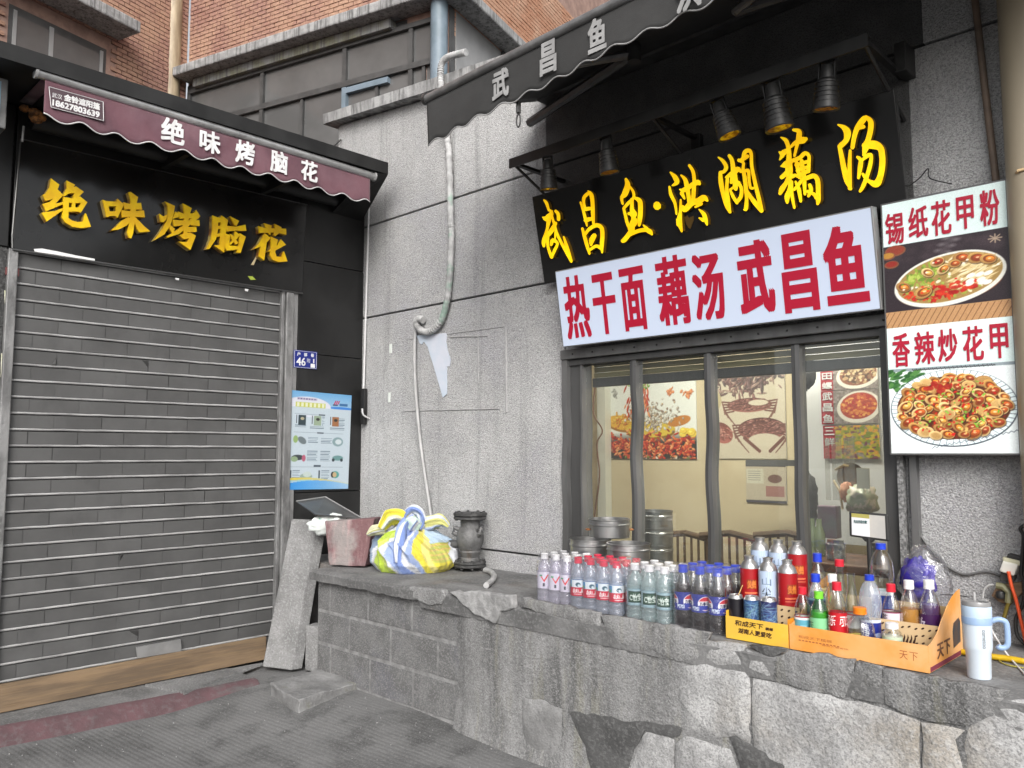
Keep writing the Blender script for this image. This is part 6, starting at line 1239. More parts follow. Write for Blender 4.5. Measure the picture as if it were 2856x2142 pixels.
# ------------------------------------------------------------------ card trays
M_ytray = mat('yellow_card', C('e0b63c'), .6, c2=C('d8a848'), ns=6, grime=(5, C('e8c478'), .5))
M_otray = mat('orange_card', C('dd9440'), .6, c2=C('e2a868'), ns=5, grime=(4, C('e8b88a'), .6, (1, 1, 1), (.48, .62)))
M_cream_c = mat('cream_card', C('cfb48c'), .7, c2=C('c2a578'), ns=7)
M_ink = mat('brown_ink', C('3a2012'), .7)
M_inko = mat('faded_ink', C('b4703a'), .7, c2=C('a05a30'), ns=60)
TY = 2.722
t1 = thing('yellow_card_tray', 'yellow card tray with dark printed characters holding three soda cans', 'tray', (-1.44, 2.78, LEDGE))
F1 = FY(TY); zt = LEDGE + .003
MB().fbox(F1, -1.562, -1.322, zt, zt + .080, -.0025, 0).build('front_panel', M_ytray, t1)
MB().box(-1.562, -1.5595, TY + .003, 2.81, zt, zt + .098).build('side_panel', M_ytray, t1); MB().box(-1.3245, -1.322, TY + .003, 2.81, zt, zt + .098).build('side_panel', mat('orange_card_side', C('d88a20'), .6), t1)
MB().box(-1.559, -1.325, TY + .003, 2.812, zt - .001, zt + .002).build('base', M_kraft, t1)
bp_ = MB().fbox(FY(2.815), -1.562, -1.322, zt, zt + .125, -.0025, 0).build('back_panel', M_cream_c, t1)
q = MB()
for i in range(9):
    for j in range(5): q.prism(FY(2.8145), [(-1.55 + i * .027 + .0055 * math.cos(a), zt + .018 + j * .023 + .0042 * math.sin(a + .5)) for a in np.linspace(0, 6.28, 9)[:-1]], 0, .0006)
q.build('printed_beans', M_ink, bp_)
q = MB(); w1 = FY(TY - .0006)
for tx, u0, u1, v0, v1 in (('和成天下', -1.525, -1.413, .050, .070), ('槟榔', -1.406, -1.376, .050, .061), ('湖南人更爱吃', -1.512, -1.382, .024, .043)): q = MB(); write(q, tx, w1, u0, u1, zt + v0, zt + v1, 0, bold=.0006, slant=.1); q.build('printed_line', M_ink, t1)
t2 = thing('orange_card_tray', 'long orange card tray crowded with assorted drink bottles', 'tray', (-1.1, 2.88, LEDGE))
MB().fbox(FY(TY + .002), -1.318, -.868, zt, zt + .082, -.0025, 0).build('front_panel', M_otray, t2)
MB().box(-1.318, -.870, TY + .005, 3.06, zt - .001, zt + .002).build('base', M_kraft, t2)
MB().fbox(FY(3.064), -1.318, -.868, zt, zt + .150, -.0025, 0).build('back_panel', M_cream_c, t2)
side = [(TY + .005, zt), (3.06, zt), (3.06, zt + .215), (3.03, zt + .212), (2.98, zt + .20), (2.92, zt + .175), (2.86, zt + .140), (2.81, zt + .105), (TY + .03, zt + .086), (TY + .005, zt + .082)]
for x in (-1.3185, -.8705): MB().prism(FX(x), side, -.0, .0025).build('side_panel', M_otray, t2)
MB().fbox(FX(-.8676), TY + .01, 3.055, zt + .002, zt + .016, 0, .0006).build('printed_band', mat('maroon_print', C('7a3044'), .6), t2)
MB().prism(FX(-.8675), [(2.965, zt + .035), (3.04, zt + .045), (3.045, zt + .11), (3.03, zt + .125), (2.975, zt + .115), (2.962, zt + .09)], 0, .0005).build('side_print', mat('dark_print', C('3c4248'), .5, c2=C('5c4a40'), ns=40), t2)
for ch_, u_a in (('天', 2.80), ('下', 2.868)): q = MB(); write(q, ch_, FX(-.8672), u_a, u_a + .062, zt + .028, zt + .075, 0, bold=.001); q.build('printed_character', mat('brown_print', C('6a4634'), .6), t2)
dv = MB().fbox(FY(2.865), -1.10, -.874, zt, zt + .118, -.0025, 0).build('divider', M_cream_c, t2)
q = MB()
for i in range(10):
    for j in range(4):
        if 2 < i < 6 and j in (1, 2): continue
        q.prism(FY(2.8645), [(-1.075 + i * .021 + .0052 * math.cos(a), zt + .030 + j * .0235 + (i % 2) * .004 + .0038 * math.sin(a + .6)) for a in np.linspace(0, 6.28, 9)[:-1]], 0, .0006)
for k in range(6): q.prism(FY(2.8645), [(-1.015 + k * .011 + x, zt + .045 + z) for x, z in ((0, 0), (.006, .006), (.010, .024), (.007, .034), (.005, .022), (-.001, .010))], 0, .0006)
q.build('printed_leaf', M_ink, dv)
q = MB(); wf = FY(TY + .0014)
for tx, u0, u1, v0, v1 in (('和成天下槟榔', -1.285, -1.17, .042, .052), ('湖南人更爱吃', -1.205, -1.115, .028, .033), ('天', -.955, -.930, .030, .056), ('下', -.925, -.900, .030, .056)): q = MB(); write(q, tx, wf, u0, u1, zt + v0, zt + v1, 0); q.build('printed_line', M_inko, t2)
q = MB()
for k in range(12): q.add([wf.p(-1.285 + k * .012, zt + .033), wf.p(-1.277 + k * .012, zt + .033), wf.p(-1.277 + k * .012, zt + .037), wf.p(-1.285 + k * .012, zt + .037)], [(0, 1, 2, 3)])
q.build('fine_print', M_inko, t2)

# soda cans in the yellow tray
def can_lab(k):
    c = Canvas(90, 60, [(.06, .05, .08), (.16, .26, .42), (.15, .17, .34)][k]); r_ = random.Random(k)
    if k == 0:
        for x in (25, 65): [c.ell(x, 30, 16 - j * 4, 20 - j * 5, (.16, .14, .18) if j % 2 else (.05, .04, .06)) for j in range(4)]
    else:
        for i in range(60): c.line(r_.uniform(0, 90), r_.uniform(0, 40), r_.uniform(0, 90), r_.uniform(0, 60), 1, r_.choice([(.5, .62, .72), (.30, .45, .62), (.2, .3, .5), (.45, .6, .6)]), al=.5)
        for j in range(6): c.rect(10, 36 + j * 3, 40, 37 + j * 3, (.55, .35, .4)); c.rect(55, 36 + j * 3, 85, 37 + j * 3, (.5, .45, .55))
    return c
for k, (px, lb) in enumerate(((2053, 'black soda can with a straw in the yellow tray'), (2097, 'blue soda can in the middle of the yellow tray'), (2144, 'shiny dark blue soda can at the right of the yellow tray'))):
    p = onY(px, 1690, 2.765); t = thing('soda_can', lb, 'soda can', (p[0], 2.765, zt + .003), group='soda cans in the yellow tray'); R = .0285; H = float(onY(px, 1658 + 4 * k, 2.765)[2]) - zt - .003
    MB().lathe([(R * .78, 0), (R, .010), (R, H - .012), (R * .82, H - .002), (R * .82, H), (R * .76, H), (R * .74, H - .005), (.001, H - .005)], 24).build('body', M_alum, t, smooth=35, world=False)
    wrap(can_lab(k), 'print', R + .0005, .010, H - .012, t)
    MB().tube([(0, -.004, H - .003), (.002, .008, H - .001)], .004, 6).build('ring_pull', M_alum, t, world=False)
    if k == 0: MB().tube([(.006, 0, H - .01), (.022, .012, H + .035)], .0018, 6).build('straw', mat('bamboo_straw', C('c8a468'), .6), t, world=False)

# ------------------------------------------------------------------ bottles in the orange tray
def bt(label, px, ytop, y, kind, R, body, cap, lab=None, lz=None, liquid=None, fill=.62, hmax=.26, base=None, mid=-62):
    p = onY(px, ytop, y); b0 = zt + .003 if base is None else base; H = min(max(p[2] - b0, .08), hmax); z = p[2] - H if base is None and p[2] - H > b0 + .02 else b0
    t = thing('drink_bottle', label, 'bottle', (p[0], y, z), group='bottles in the orange tray'); t.rotation_euler = (0, 0, RND.uniform(-.25, .25))
    bottle_parts(t, kind, R, H, body, cap, lab, liquid, fill, lz, mid); return t
L_scene = lab_text(100, 50, (.88, .90, .90), [], [('r', 0, 0, 100, 4, (.6, .2, .25)), ('r', 8, 10, 92, 46, (.35, .62, .70)), ('r', 8, 28, 92, 46, (.22, .32, .34)), ('r', 44, 24, 56, 46, (.5, .75, .8))])
L_coke = lab_text(120, 44, (.70, .06, .12), [('可口可乐', 6, 6, 58, 28, (.95, .93, .93), .3), ('可口可乐', 66, 6, 118, 28, (.95, .93, .93), .3), ('零度', 26, 33, 42, 40, (.9, .7, .7)), ('零度', 86, 33, 102, 40, (.9, .7, .7))])
L_spring = lab_text(90, 60, (.50, .76, .56), [('茶', 20, 10, 36, 26, (.15, .3, .2)), ('茶', 62, 10, 78, 26, (.15, .3, .2))], [('r', 0, 34, 90, 36, (.38, .66, .45)), ('r', 0, 42, 90, 44, (.38, .66, .45)), ('r', 0, 50, 90, 52, (.38, .66, .45))])
L_hhl = lab_text(140, 46, (.80, .70, .34), [('黄鹤楼', 10, 8, 58, 30, (.10, .08, .06)), ('黄鹤楼', 82, 8, 130, 30, (.10, .08, .06)), ('矿泉水', 20, 34, 46, 41, (.3, .2, .1)), ('矿泉水', 92, 34, 118, 41, (.3, .2, .1))], [('r', 0, 0, 140, 2, (.35, .1, .12))])
L_blue = lab_text(100, 50, (.10, .16, .52), [('百事', 30, 8, 46, 44, (.9, .92, .95)), ('百事', 80, 8, 96, 44, (.9, .92, .95))], [('r', 0, 0, 100, 7, (.82, .86, .94)), ('e', 12, 36, 8, 6, (.6, .65, .8)), ('e', 62, 36, 8, 6, (.6, .65, .8))])
L_blue2 = lab_text(100, 60, (.08, .22, .58), [('清泉水', 10, 16, 40, 50, (.85, .9, .95)), ('清泉水', 60, 16, 90, 50, (.85, .9, .95))], [('r', 0, 0, 100, 8, (.85, .88, .9))])
L_pink = lab_text(90, 40, (.86, .82, .86), [('果茶', 14, 8, 36, 30, (.35, .25, .3)), ('果茶', 58, 8, 80, 30, (.35, .25, .3))], [('r', 0, 0, 90, 4, (.5, .15, .3)), ('r', 0, 36, 90, 40, (.6, .3, .5))])
L_vio = lab_text(90, 50, (.24, .10, .30), [('激', 12, 8, 34, 44, (.85, .82, .9)), ('激', 56, 8, 78, 44, (.85, .82, .9))])
L_pale = lab_text(90, 50, (.72, .78, .68), [], [('r', 0, 8, 90, 10, (.5, .58, .5)), ('r', 20, 20, 44, 22, (.45, .5, .42)), ('r', 20, 28, 40, 30, (.45, .5, .42)), ('r', 60, 20, 84, 22, (.45, .5, .42))])
L_cream = lab_text(90, 40, (.72, .66, .50), [], [('r', 0, 6, 90, 8, (.5, .45, .3))])
L_dblue = lab_text(90, 40, (.20, .28, .40), [], [('r', 0, 0, 90, 5, (.45, .6, .66)), ('e', 30, 22, 10, 9, (.3, .5, .5)), ('e', 75, 22, 10, 9, (.3, .5, .5))])
L_rose = lab_text(90, 30, (.80, .78, .76), [('老汽水', 10, 6, 36, 22, (.4, .25, .22)), ('老汽水', 56, 6, 82, 22, (.4, .25, .22))], [('r', 0, 0, 90, 3, (.75, .2, .3))])
bt('clear bottle with red cap at the left end of the orange tray', 2237, 1637, 2.785, 'cola', .0285, M_pet, M_capr, L_scene, (.22, .52))
bt('green drink bottle beside the red-labelled cola bottle', 2283, 1649, 2.775, 'cola', .031, M_petgr, M_capg, L_spring, (.16, .56), mat('green_drink', (.20, .48, .16), .2), .66)
bt('dark blue-capped bottle behind the green drink', 2274, 1600, 2.858, 'cola', .031, M_petb, M_capb, L_dblue, (.40, .66), mat('dark_drink', (.03, .04, .06), .2), .74)
bt('blue-capped clear bottle at the back of the orange tray', 2279, 1543, 2.985, 'water', .032, M_pet, M_capb, L_cream, (.30, .55), hmax=.27)
bt('white-capped clear bottle behind the red-labelled cola', 2321, 1601, 2.870, 'water', .031, M_pet, M_capw, None)
bt('red-labelled cola bottle with a red cap', 2333, 1623, 2.775, 'cola', .0305, M_pet, M_capr, L_coke, (.30, .58))
bt('red-capped glass bottle at the back of the tray', 2341, 1576, 2.955, 'glass', .031, M_glassc, M_capr, None, hmax=.24)
bt('open clear glass soda bottle in the tray', 2373, 1596, 2.845, 'glass', .030, M_glassc, None, L_rose, (.30, .48))
bt('squat orange-capped bottle with a yellow label at the front', 2397, 1672, 2.788, 'squat', .046, M_pet, M_capo, L_hhl, (.06, .40), hmax=.165)
bt('blue-capped bottle with a dark blue label in the tray', 2424, 1597, 2.845, 'egg', .036, M_petb, M_capb, L_blue, (.18, .44))
bt('large egg-shaped clear bottle with blue cap and label', 2456, 1515, 2.985, 'egg', .041, M_pet, M_capb, L_blue2, (.10, .46), hmax=.30)
bt('red-capped tea bottle with a white label', 2484, 1628, 2.915, 'cola', .030, M_pet, M_capr, L_pink, (.42, .60), mat('pale_tea', (.36, .26, .17), .2), .58)
bt('white-capped bottle of orange juice near the right end', 2534, 1618, 2.925, 'cola', .032, M_pet, M_capw, None, None, mat('orange_juice', (.55, .26, .06), .25), .62)
bt('white-capped bottle of purple drink at the right end', 2590, 1617, 2.935, 'cola', .033, M_pet, M_capw, L_vio, (.28, .56), mat('purple_drink', (.10, .05, .14), .2), .68)
bt('small pale milky bottle before the perforated divider', 2487, 1731, 2.800, 'jar', .030, M_pet, M_capw, L_pale, (.05, .62), mat('milky_drink', (.62, .66, .56), .3), .62, hmax=.13)

# purple snack bag in clear film behind the tray
sb = thing('snack_bag', 'crumpled purple snack bag in clear film at the tray end', 'snack bag', (-1.0, 3.16, LEDGE))
p = onY(2560, 1600, 3.15); crumple(p[0], 3.15, p[2] - .02, .055, .04, .075, .35, 3.5, 4).build('purple_wrapper', mat('purple_foil', C('2c2480'), .25, c2=C('4a3ca0'), ns=14, spec=.6), sb, smooth='all')
p2 = onY(2575, 1590, 3.16); crumple(p2[0], 3.17, p2[2] - .05, .085, .06, .13, .25, 3, 12).build('clear_film', M_wrapf, sb, smooth='all')
tag(MB().box(-1.13, -.86, 3.09, 3.23, LEDGE + .002, LEDGE + .10).build('carton_riser', M_kraft), 'brown carton behind the orange tray under the snack bag', 'carton')

# ------------------------------------------------------------------ payment stand
zq = Zm(1540, 900, 2.212); QF = FY(3.10); qs = thing('payment_stand', 'black payment sign stand with a white card above the bottles', 'sign stand', (-1.3, 3.1, LEDGE))
c4 = [QF.px(*zq(*p)) for p in ((1828, 1160), (2072, 1182), (2080, 1352), (1832, 1318))]
MB().prism(QF, c4, -.012, 0).build('frame', M_blkm, qs, bevel=.006)
def ins(c, k): m = np.mean(np.array(c), 0); return [tuple(m + (np.array(p) - m) * k) for p in c]
i4 = ins(c4, .84); MB().prism(QF, i4, .0002, .001).build('card', mat('grey_card', (.45, .44, .42), .5, c2=(.52, .5, .46), ns=12), qs)
l4 = [i4[0], tuple(np.array(i4[0]) * .46 + np.array(i4[1]) * .54), tuple(np.array(i4[3]) * .46 + np.array(i4[2]) * .54), i4[3]]; l5 = [tuple(np.array(l4[0]) * .82 + np.array(l4[3]) * .18), tuple(np.array(l4[1]) * .82 + np.array(l4[2]) * .18), l4[2], l4[3]]
MB().prism(QF, l5, .0012, .002).build('white_card', mat('white_card', (.72, .73, .75), .5), qs); MB().prism(QF, [l4[0], l4[1], l5[1], l5[0]], .0012, .002).build('card_band', mat('olive_band', C('a8a058'), .5), qs)
q = MB(); u_, v_ = l5[0]; write(q, '先出示后付款', QF.off(.003), l5[0][0] + .008, l5[1][0] - .008, l5[0][1] - .022, l5[0][1] - .010, 0, bold=.0004); q.build('lettering', mat('teal_ink', C('2a5a5a'), .5), qs)
pb = QF.px(*zq(1950, 1345)); MB().tube([QF.p(pb[0], pb[1] + .01, -.006), QF.p(pb[0] + .002, LEDGE + .012, -.006)], .009, 10).build('pole', M_blkm, qs, smooth=True); MB().lathe([(.001, 0), (.05, 0), (.05, .006), (.012, .014), (.001, .014)], 24, (QF.p(pb[0], 0)[0], 3.106, LEDGE + .001)).build('base', M_blkm, qs, smooth=30)
MB().prism(QF, [(pb[0] - .035, pb[1] + .02), (pb[0] + .035, pb[1] + .018), (pb[0] + .012, pb[1] - .006), (pb[0] - .012, pb[1] - .004)], -.014, -.0005).build('neck', M_blkm, qs)

# ------------------------------------------------------------------ insulated tumbler
M_tum = mat('pale_blue_enamel', C('c9d3dd'), .35, c2=C('c2cfdb'), ns=3, coat=.3); M_tumb = mat('blue_band', C('8fa8c8'), .35); M_tuml = mat('grey_lid', G(.20), .2, c2=G(.26), ns=6)
tm = thing('tumbler', 'white and pale blue insulated tumbler with handle at the ledge end', 'tumbler', (-.748, 2.79, LEDGE + .001))
R = .0395
MB().lathe([(R * .80, 0), (R * .83, .004), (R * .88, .075), (R * .97, .085), (R, .095), (R * 1.02, .160)], 32, cap1=False).build('body', M_tum, tm, smooth=40, world=False)
MB().lathe([(R * 1.02, .160), (R * 1.05, .1605), (R * 1.06, .180), (R * 1.04, .182)], 32, cap0=False, cap1=False).build('band', M_tumb, tm, smooth=30, world=False)
MB().lathe([(R * 1.04, .182), (R * 1.05, .212), (R * 1.03, .214)], 32, cap0=False).build('collar', mat('blue_collar', C('b4c8dc'), .35), tm, smooth=30, world=False)
MB().lathe([(R * 1.0, .214), (R * 1.0, .224), (R * .95, .228), (.001, .228)], 32).build('lid', M_tuml, tm, smooth=30, world=False)
MB().tube([(-.004, .004, .225), (-.006, .006, .252)], .0042, 8).build('straw', mat('clear_straw', G(.35), .2), tm, smooth=True, world=False)
MB().box(.010, .034, -.012, .012, .2282, .236).build('flip_tab', M_tuml, tm, bevel=.003, world=False)
ha = math.radians(24)                                                   # handle points to the viewer's right
HP = [(R * 1.0, .170), (R + .018, .176), (R + .036, .170), (R + .040, .150), (R + .040, .110), (R + .034, .096), (R + .020, .092), (R + .012, .098)]
MB().tube(spline([(r * math.cos(ha), r * math.sin(ha), z) for r, z in HP], 5), .0085, 10).build('handle', M_tumb, tm, smooth=True, world=False)
fa = math.radians(-52); n3 = np.array([math.cos(fa), math.sin(fa), 0]); ri = np.array([-math.sin(fa), math.cos(fa), 0])
TF = Frame(np.array([-.748, 2.79, LEDGE]) + n3 * (R * 1.0 + .0008), (0, 0, -1), ri); q = MB(); write(q, 'oametoo', TF, -.150, -.095, -.004, .006, .0006); q.build('lettering', mat('dark_ink', G(.08), .5), tm)

# ------------------------------------------------------------------ striped cloth bundle
bd = thing('cloth_bundle', 'knotted bundle wrapped in blue and yellow striped cloth on the ledge', 'bundle', (-3.76, 3.04, LEDGE))
pb_, bl, yl, yg, wh, pl = C('6f84b8'), C('92a4cc'), C('d0c440'), C('a8c03c'), C('c9ccd2'), C('a8bccf')
def bcol(co):
    ph = math.degrees(math.atan2(co.y, co.x)) + 39; ph = (ph + 180) % 360 - 180; z = co.z
    ph2 = ph + 14 * math.sin(z * 14) + (z - .12) * 50 + 7 * mnoise.noise(Vector((co.x * 9, co.y * 9, z * 9)))
    if ph2 < -78: c = C('76889f')
    elif ph2 < -64: c = wh
    elif ph2 < -38: c = yg if ph2 < -48 else C('b9c860')
    elif ph2 < -30: c = wh
    elif ph2 < -6: c = bl if ph2 < -20 else pb_
    elif ph2 < 2: c = wh
    elif ph2 < 10: c = bl
    elif ph2 < 34: c = yl if ph2 < 22 else C('d2c878')
    elif ph2 < 76: c = pl if z > .165 else ((C('b4b85a') if int(z * 120) % 3 else C('cbb06a')) if z > .06 else yl)
    else: c = pl if z > .16 else wh
    return tuple(x * (.92 + .16 * mnoise.noise(co * 20)) for x in c)
def bfn(a, b):
    th_ = a * 2 * math.pi
    K0 = [0, .06, .18, .38, .58, .74, .88, 1]
    prof = np.interp(b, K0, [.0, .86, 1.0, 1.0, .90, .64, .34, .16]); zz_ = np.interp(b, K0, [.0, .0, .045, .115, .175, .215, .245, .285])
    tw_ = th_ + .5 * b + .25 * mnoise.noise(Vector((math.cos(th_), math.sin(th_), b * 2)))
    rid = lambda x: 1 - abs(math.sin(x)) * 2
    fold = (.075 * rid(tw_ * 4.5) + .05 * rid(tw_ * 9.5 + 1) + .025 * rid(tw_ * 19 + 2)) * np.interp(b, [0, .15, .45, .9, 1], [.1, .35, .9, 1.6, 1.4])
    r = .235 * prof * (1 + fold + .08 * mnoise.noise(Vector((math.cos(th_) * 2, math.sin(th_) * 2, b * 3)))); off = np.interp(b, [0, .5, 1], [0, .0, .055])
    return (r * math.cos(th_) - off * .55, r * math.sin(th_) * 1.02 - off * .45, zz_ + .016 * mnoise.noise(Vector((math.cos(th_) * 4, math.sin(th_) * 4, b * 5))) * (b > .1))
M_cloth = mat('striped_cloth', (1, 1, 1), .85, vcol=True, bump=[(40, .5), (160, .3)], sheen=.2)
q = MB(); q.grid(220, 80, bfn); o = q.build('cloth', M_cloth, bd, smooth='all', world=False); set_vcol(o, bcol)
def knot(pts, rad, c1, c2, seed, name='knot_loop', flat=.55):
    P = [Vector(p) for p in spline(pts, 8)]; n_ = len(P); m = 40; vs = []; cols = []; up = Vector((.3, -.5, .8))
    for i in range(n_):
        t = (P[min(i + 1, n_ - 1)] - P[max(i - 1, 0)]).normalized(); a = (up - t * up.dot(t)).normalized(); up = a; bb_ = t.cross(a); R_ = np.interp(i / (n_ - 1), np.linspace(0, 1, len(rad)), rad)
        for k in range(m):
            th_ = 2 * math.pi * k / m; f = 1 + .22 * (1 - 2 * abs(math.sin(th_ * 2.5 + i * .05 + seed))) + .12 * (1 - 2 * abs(math.sin(th_ * 5.5 + seed * 2 - i * .04))) + .25 * mnoise.noise(Vector((math.cos(th_) + seed, math.sin(th_), i * .18)))
            vs.append(P[i] + (a * math.cos(th_) + bb_ * math.sin(th_) * flat) * R_ * f * 1.15); cols.append(th_)
    q = MB(); q.add(vs, [(i * m + k, i * m + (k + 1) % m, (i + 1) * m + (k + 1) % m, (i + 1) * m + k) for i in range(n_ - 1) for k in range(m)] + [tuple(range(m))[::-1], tuple((n_ - 1) * m + k for k in range(m))])
    o = q.build(name, M_cloth, bd, smooth='all', world=False); at = o.data.color_attributes.new('Col', 'FLOAT_COLOR', 'POINT')
    for i, th_ in enumerate(cols): s_ = math.sin(th_ * 3 + seed); at.data[i].color = (*(c1 if s_ > -.1 else (c2 if s_ > -.75 else wh)), 1)
rr_ = np.array([.777, .629, 0]); tw = np.array([.629, -.777, 0])          # viewer's right, and towards the viewer
K = lambda a, d, z: tuple(rr_ * a + tw * d + np.array([0, 0, z]))
knot([K(-.05, .05, .24), K(-.035, .07, .31), K(.0, .07, .345), K(.04, .07, .33), K(.05, .06, .28), K(.03, .07, .24)], [.036, .036, .034, .032, .034, .03], pb_, bl, 1)
knot([K(-.02, .06, .25), K(-.08, .07, .305), K(-.14, .08, .30), K(-.18, .10, .24)], [.03, .05, .055, .025], yl, C('d8d4b0'), 2, 'knot_flap')
knot([K(-.16, .09, .24), K(-.22, .09, .23), K(-.265, .09, .205)], [.03, .03, .008], C('c9c9a8'), C('9a9a60'), 3, 'knot_tail')
knot([K(.03, .05, .25), K(.10, .05, .275), K(.16, .04, .28), K(.20, .03, .25)], [.03, .04, .036, .012], C('cfcd80'), C('a8b4d0'), 4, 'knot_tail')
knot([K(-.02, .09, .28), K(-.04, .13, .23), K(-.05, .18, .15), K(-.05, .215, .06)], [.03, .05, .055, .03], pb_, C('8a9cc8'), 5, 'knot_tail')
knot([K(-.01, .09, .25), K(.01, .10, .28), K(.03, .10, .30)], [.036, .040, .034], C('b8ccbf'), C('8f9cc8'), 6, 'knot_core', .9)
# ------------------------------------------------------------------ cast valve and pipe stub
M_cast = mat('grey_cast_iron', G(.15), .6, metal=.3, c2=G(.09), ns=12, grime=[(9, (.12, .07, .03), .5, (1, 1, 1), (.6, .72))], bump=[(90, .4)]); M_castd = mat('dark_cast_iron', G(.045), .6, metal=.3, c2=G(.08), ns=12, bump=[(90, .5)])
vv_ = thing('cast_iron_valve', 'old flanged cast iron valve standing beside the bundle', 'valve', (-3.50, 3.235, LEDGE + .001))
MB().lathe([(.055, .045), (.058, .06), (.052, .075), (.060, .095), (.064, .105), (.060, .115), (.075, .15), (.080, .18), (.078, .215), (.064, .24), (.056, .25), (.056, .29)], 28).build('body', M_cast, vv_, smooth=40, world=False)
for z0, z1, r in ((.020, .036, .094), (.038, .052, .094), (.292, .308, .096), (.312, .330, .098)): MB().lathe([(.001, z0), (r - .003, z0), (r, z0 + .003), (r, z1 - .003), (r - .003, z1), (.001, z1)], 32).build('flange', M_castd, vv_, smooth=30, world=False)
for lev in (.036, .311):
    for k in range(8):
        a = k * math.pi / 4 + .2; MB().lathe([(.009, -.026), (.009, -.014), (.006, -.013), (.006, .013), (.009, .014), (.009, .026), (.001, .027)], 6, (.080 * math.cos(a), .080 * math.sin(a), lev)).build('bolt', M_castd, vv_, world=False)
for a in (-2.3, -.1): MB().tube([(.06 * math.cos(a), .06 * math.sin(a), .23), (.095 * math.cos(a), .095 * math.sin(a), .245), (.098 * math.cos(a), .098 * math.sin(a), .215), (.07 * math.cos(a), .07 * math.sin(a), .20)], .014, 8).build('lug', M_cast, vv_, smooth=True, world=False)
MB().tube([(-.05, -.045, .15), (-.095, -.075, .145), (-.11, -.085, .14)], [.022, .024, .018], 10).build('stem', M_castd, vv_, smooth=30, world=False)
z8 = Zm(960, 1380, 4.81)
o = MB().tube(spline([onZ(*z8(*p), LEDGE + .017) for p in ((1890, 1010), (1960, 1030), (2010, 1085), (1985, 1150), (1905, 1215))], 5), .015, 12).build('bent_pipe', mat('grey_plastic_pipe', G(.42), .45, c2=G(.33), ns=12), smooth=True); tag(o, 'short bent grey plastic pipe lying in front of the valve', 'pipe')
# ------------------------------------------------------------------ wall clutter: hose, thin pipe, torn paper, conduits, cables
WYF = lambda d: (lambda x, y: onY(x, y, YR - d))
hz = thing('wrapped_hose', 'wrapped pale drain hose running down the pebble-dashed wall', 'hose', tuple(onY(1250, 900)))
A = [onY(*p, 3.255) for p in ((1300, 146), (1277, 151), (1247, 161), (1232, 178), (1229, 209), (1231, 247))] + [onY(*p, 3.335) for p in ((1246, 374), (1253, 448), (1257, 617), (1259, 640), (1256, 740), (1248, 830), (1232, 890), (1210, 918), (1187, 926), (1168, 916), (1161, 900), (1168, 888), (1180, 893))]
P = spline(A, 14); n_ = len(P)
M_hose = mat('wrapped_hose_skin', G(.45), .7, c2=G(.30), ns=16, grime=[(5, C('7d9c8c'), .7, (1, 1, 1), (.58, .66))])
MB().tube(P, [.021 + .0025 * math.sin(i * 2.1) for i in range(n_)], 12).build('hose', M_hose, hz, smooth=True)
MB().tube(spline([onY(*p, 3.345) for p in ((1163, 903), (1158, 925), (1156, 1000), (1160, 1100), (1172, 1230), (1190, 1360), (1202, 1440))], 6), .011, 10).build('thin_pipe', mat('pale_thin_pipe', G(.42), .5, c2=G(.34), ns=9), hz, smooth=True)
zt5 = Zm(1120, 820, 4.366); TFm = FY(YR - .004)
o = MB().prism(TFm, [TFm.px(*zt5(*p)) for p in ((185, 505), (545, 475), (555, 520), (545, 580), (560, 680), (600, 800), (590, 880), (555, 885), (555, 1215), (505, 1262), (430, 1000), (320, 640), (275, 580), (250, 615), (225, 600))], -.001, .003).build('torn_paper', mat('pale_blue_paper', C('b9c6d4'), .8, c2=C('c9cdd8'), ns=5, bump=[(20, .2)])); tag(o, 'torn pale blue paper remnant stuck to the pebble-dashed wall', 'paper')
fr = thing('wall_trunking', 'thin painted cable trunking outlining a patch on the pebble-dashed wall', 'trunking', tuple(onY(1400, 1150)))
M_trk = mat('wall_trunk_paint', G(.40), .8, c2=G(.33), ns=14, spk=(120, G(.25), .4))
for a, b, r in (((1411, 912), (1413, 1150), .008), ((1130, 947), (1405, 911), .0022), ((1130, 1146), (1392, 1140), .0035), ((1333, 935), (1334, 1070), .005), ((1255, 940), (1360, 937), .004)): MB().tube([onY(*a, YR - .003), onY(*b, YR - .003)], r, 6).build('trunk', M_trk, fr)
for k, (a, b) in enumerate((((1087, 960), (1093, 985)), ((1084, 1095), (1089, 1122)))):
    p, q_ = onY(*a), onY(*b); o = MB().box(p[0], q_[0], YR - .004, YR + .002, q_[2], p[2]).build('tape_scrap', mat('pale_tape', (.66, .70, .66), .7)); tag(o, ['upper small pale tape scrap near the crank rod', 'lower small pale tape scrap near the crank rod'][k], 'tape')
cp = thing('wall_conduit', 'brown-grey thin conduit rising behind the dish poster', 'conduit', tuple(onY(2770, 480, 3.34)))
MB().tube([onY(2716, -30, 3.345), onY(2745, 230, 3.345), onY(2778, 505, 3.345)], .013, 10).build('conduit', mat('conduit_paint', C('7c6a5c'), .6, c2=C('60544a'), ns=6), cp, smooth=True)
dp2 = thing('cream_downpipe', 'wide cream downpipe at the right edge beside the dish poster', 'pipe', (-.655, 3.28, LEDGE))
MB().tube([(-.640, 3.275, LEDGE + .002), (-.640, 3.275, 3.33)], .075, 28).build('pipe', mat('cream_downpipe_paint', C('a89c86'), .45, c2=C('9a8f7c'), ns=3, stretch=(1, 1, .3)), dp2, smooth=True)
MB().tube([(-.72, 3.30, 2.335), (-.66, 3.195, 2.345), (-.57, 3.21, 2.355)], .006, 8).build('strap', M_cream_c, dp2, smooth=True)
M_gcab = mat('grey_cable', G(.12), .5); M_bcab = mat('black_cable', G(.02), .5)
def cable(name, label, pts, r, m_, cat='cable'):
    o = MB().tube(spline(pts, 7), r, 7).build(name, m_, smooth='all'); return tag(o, label, cat)
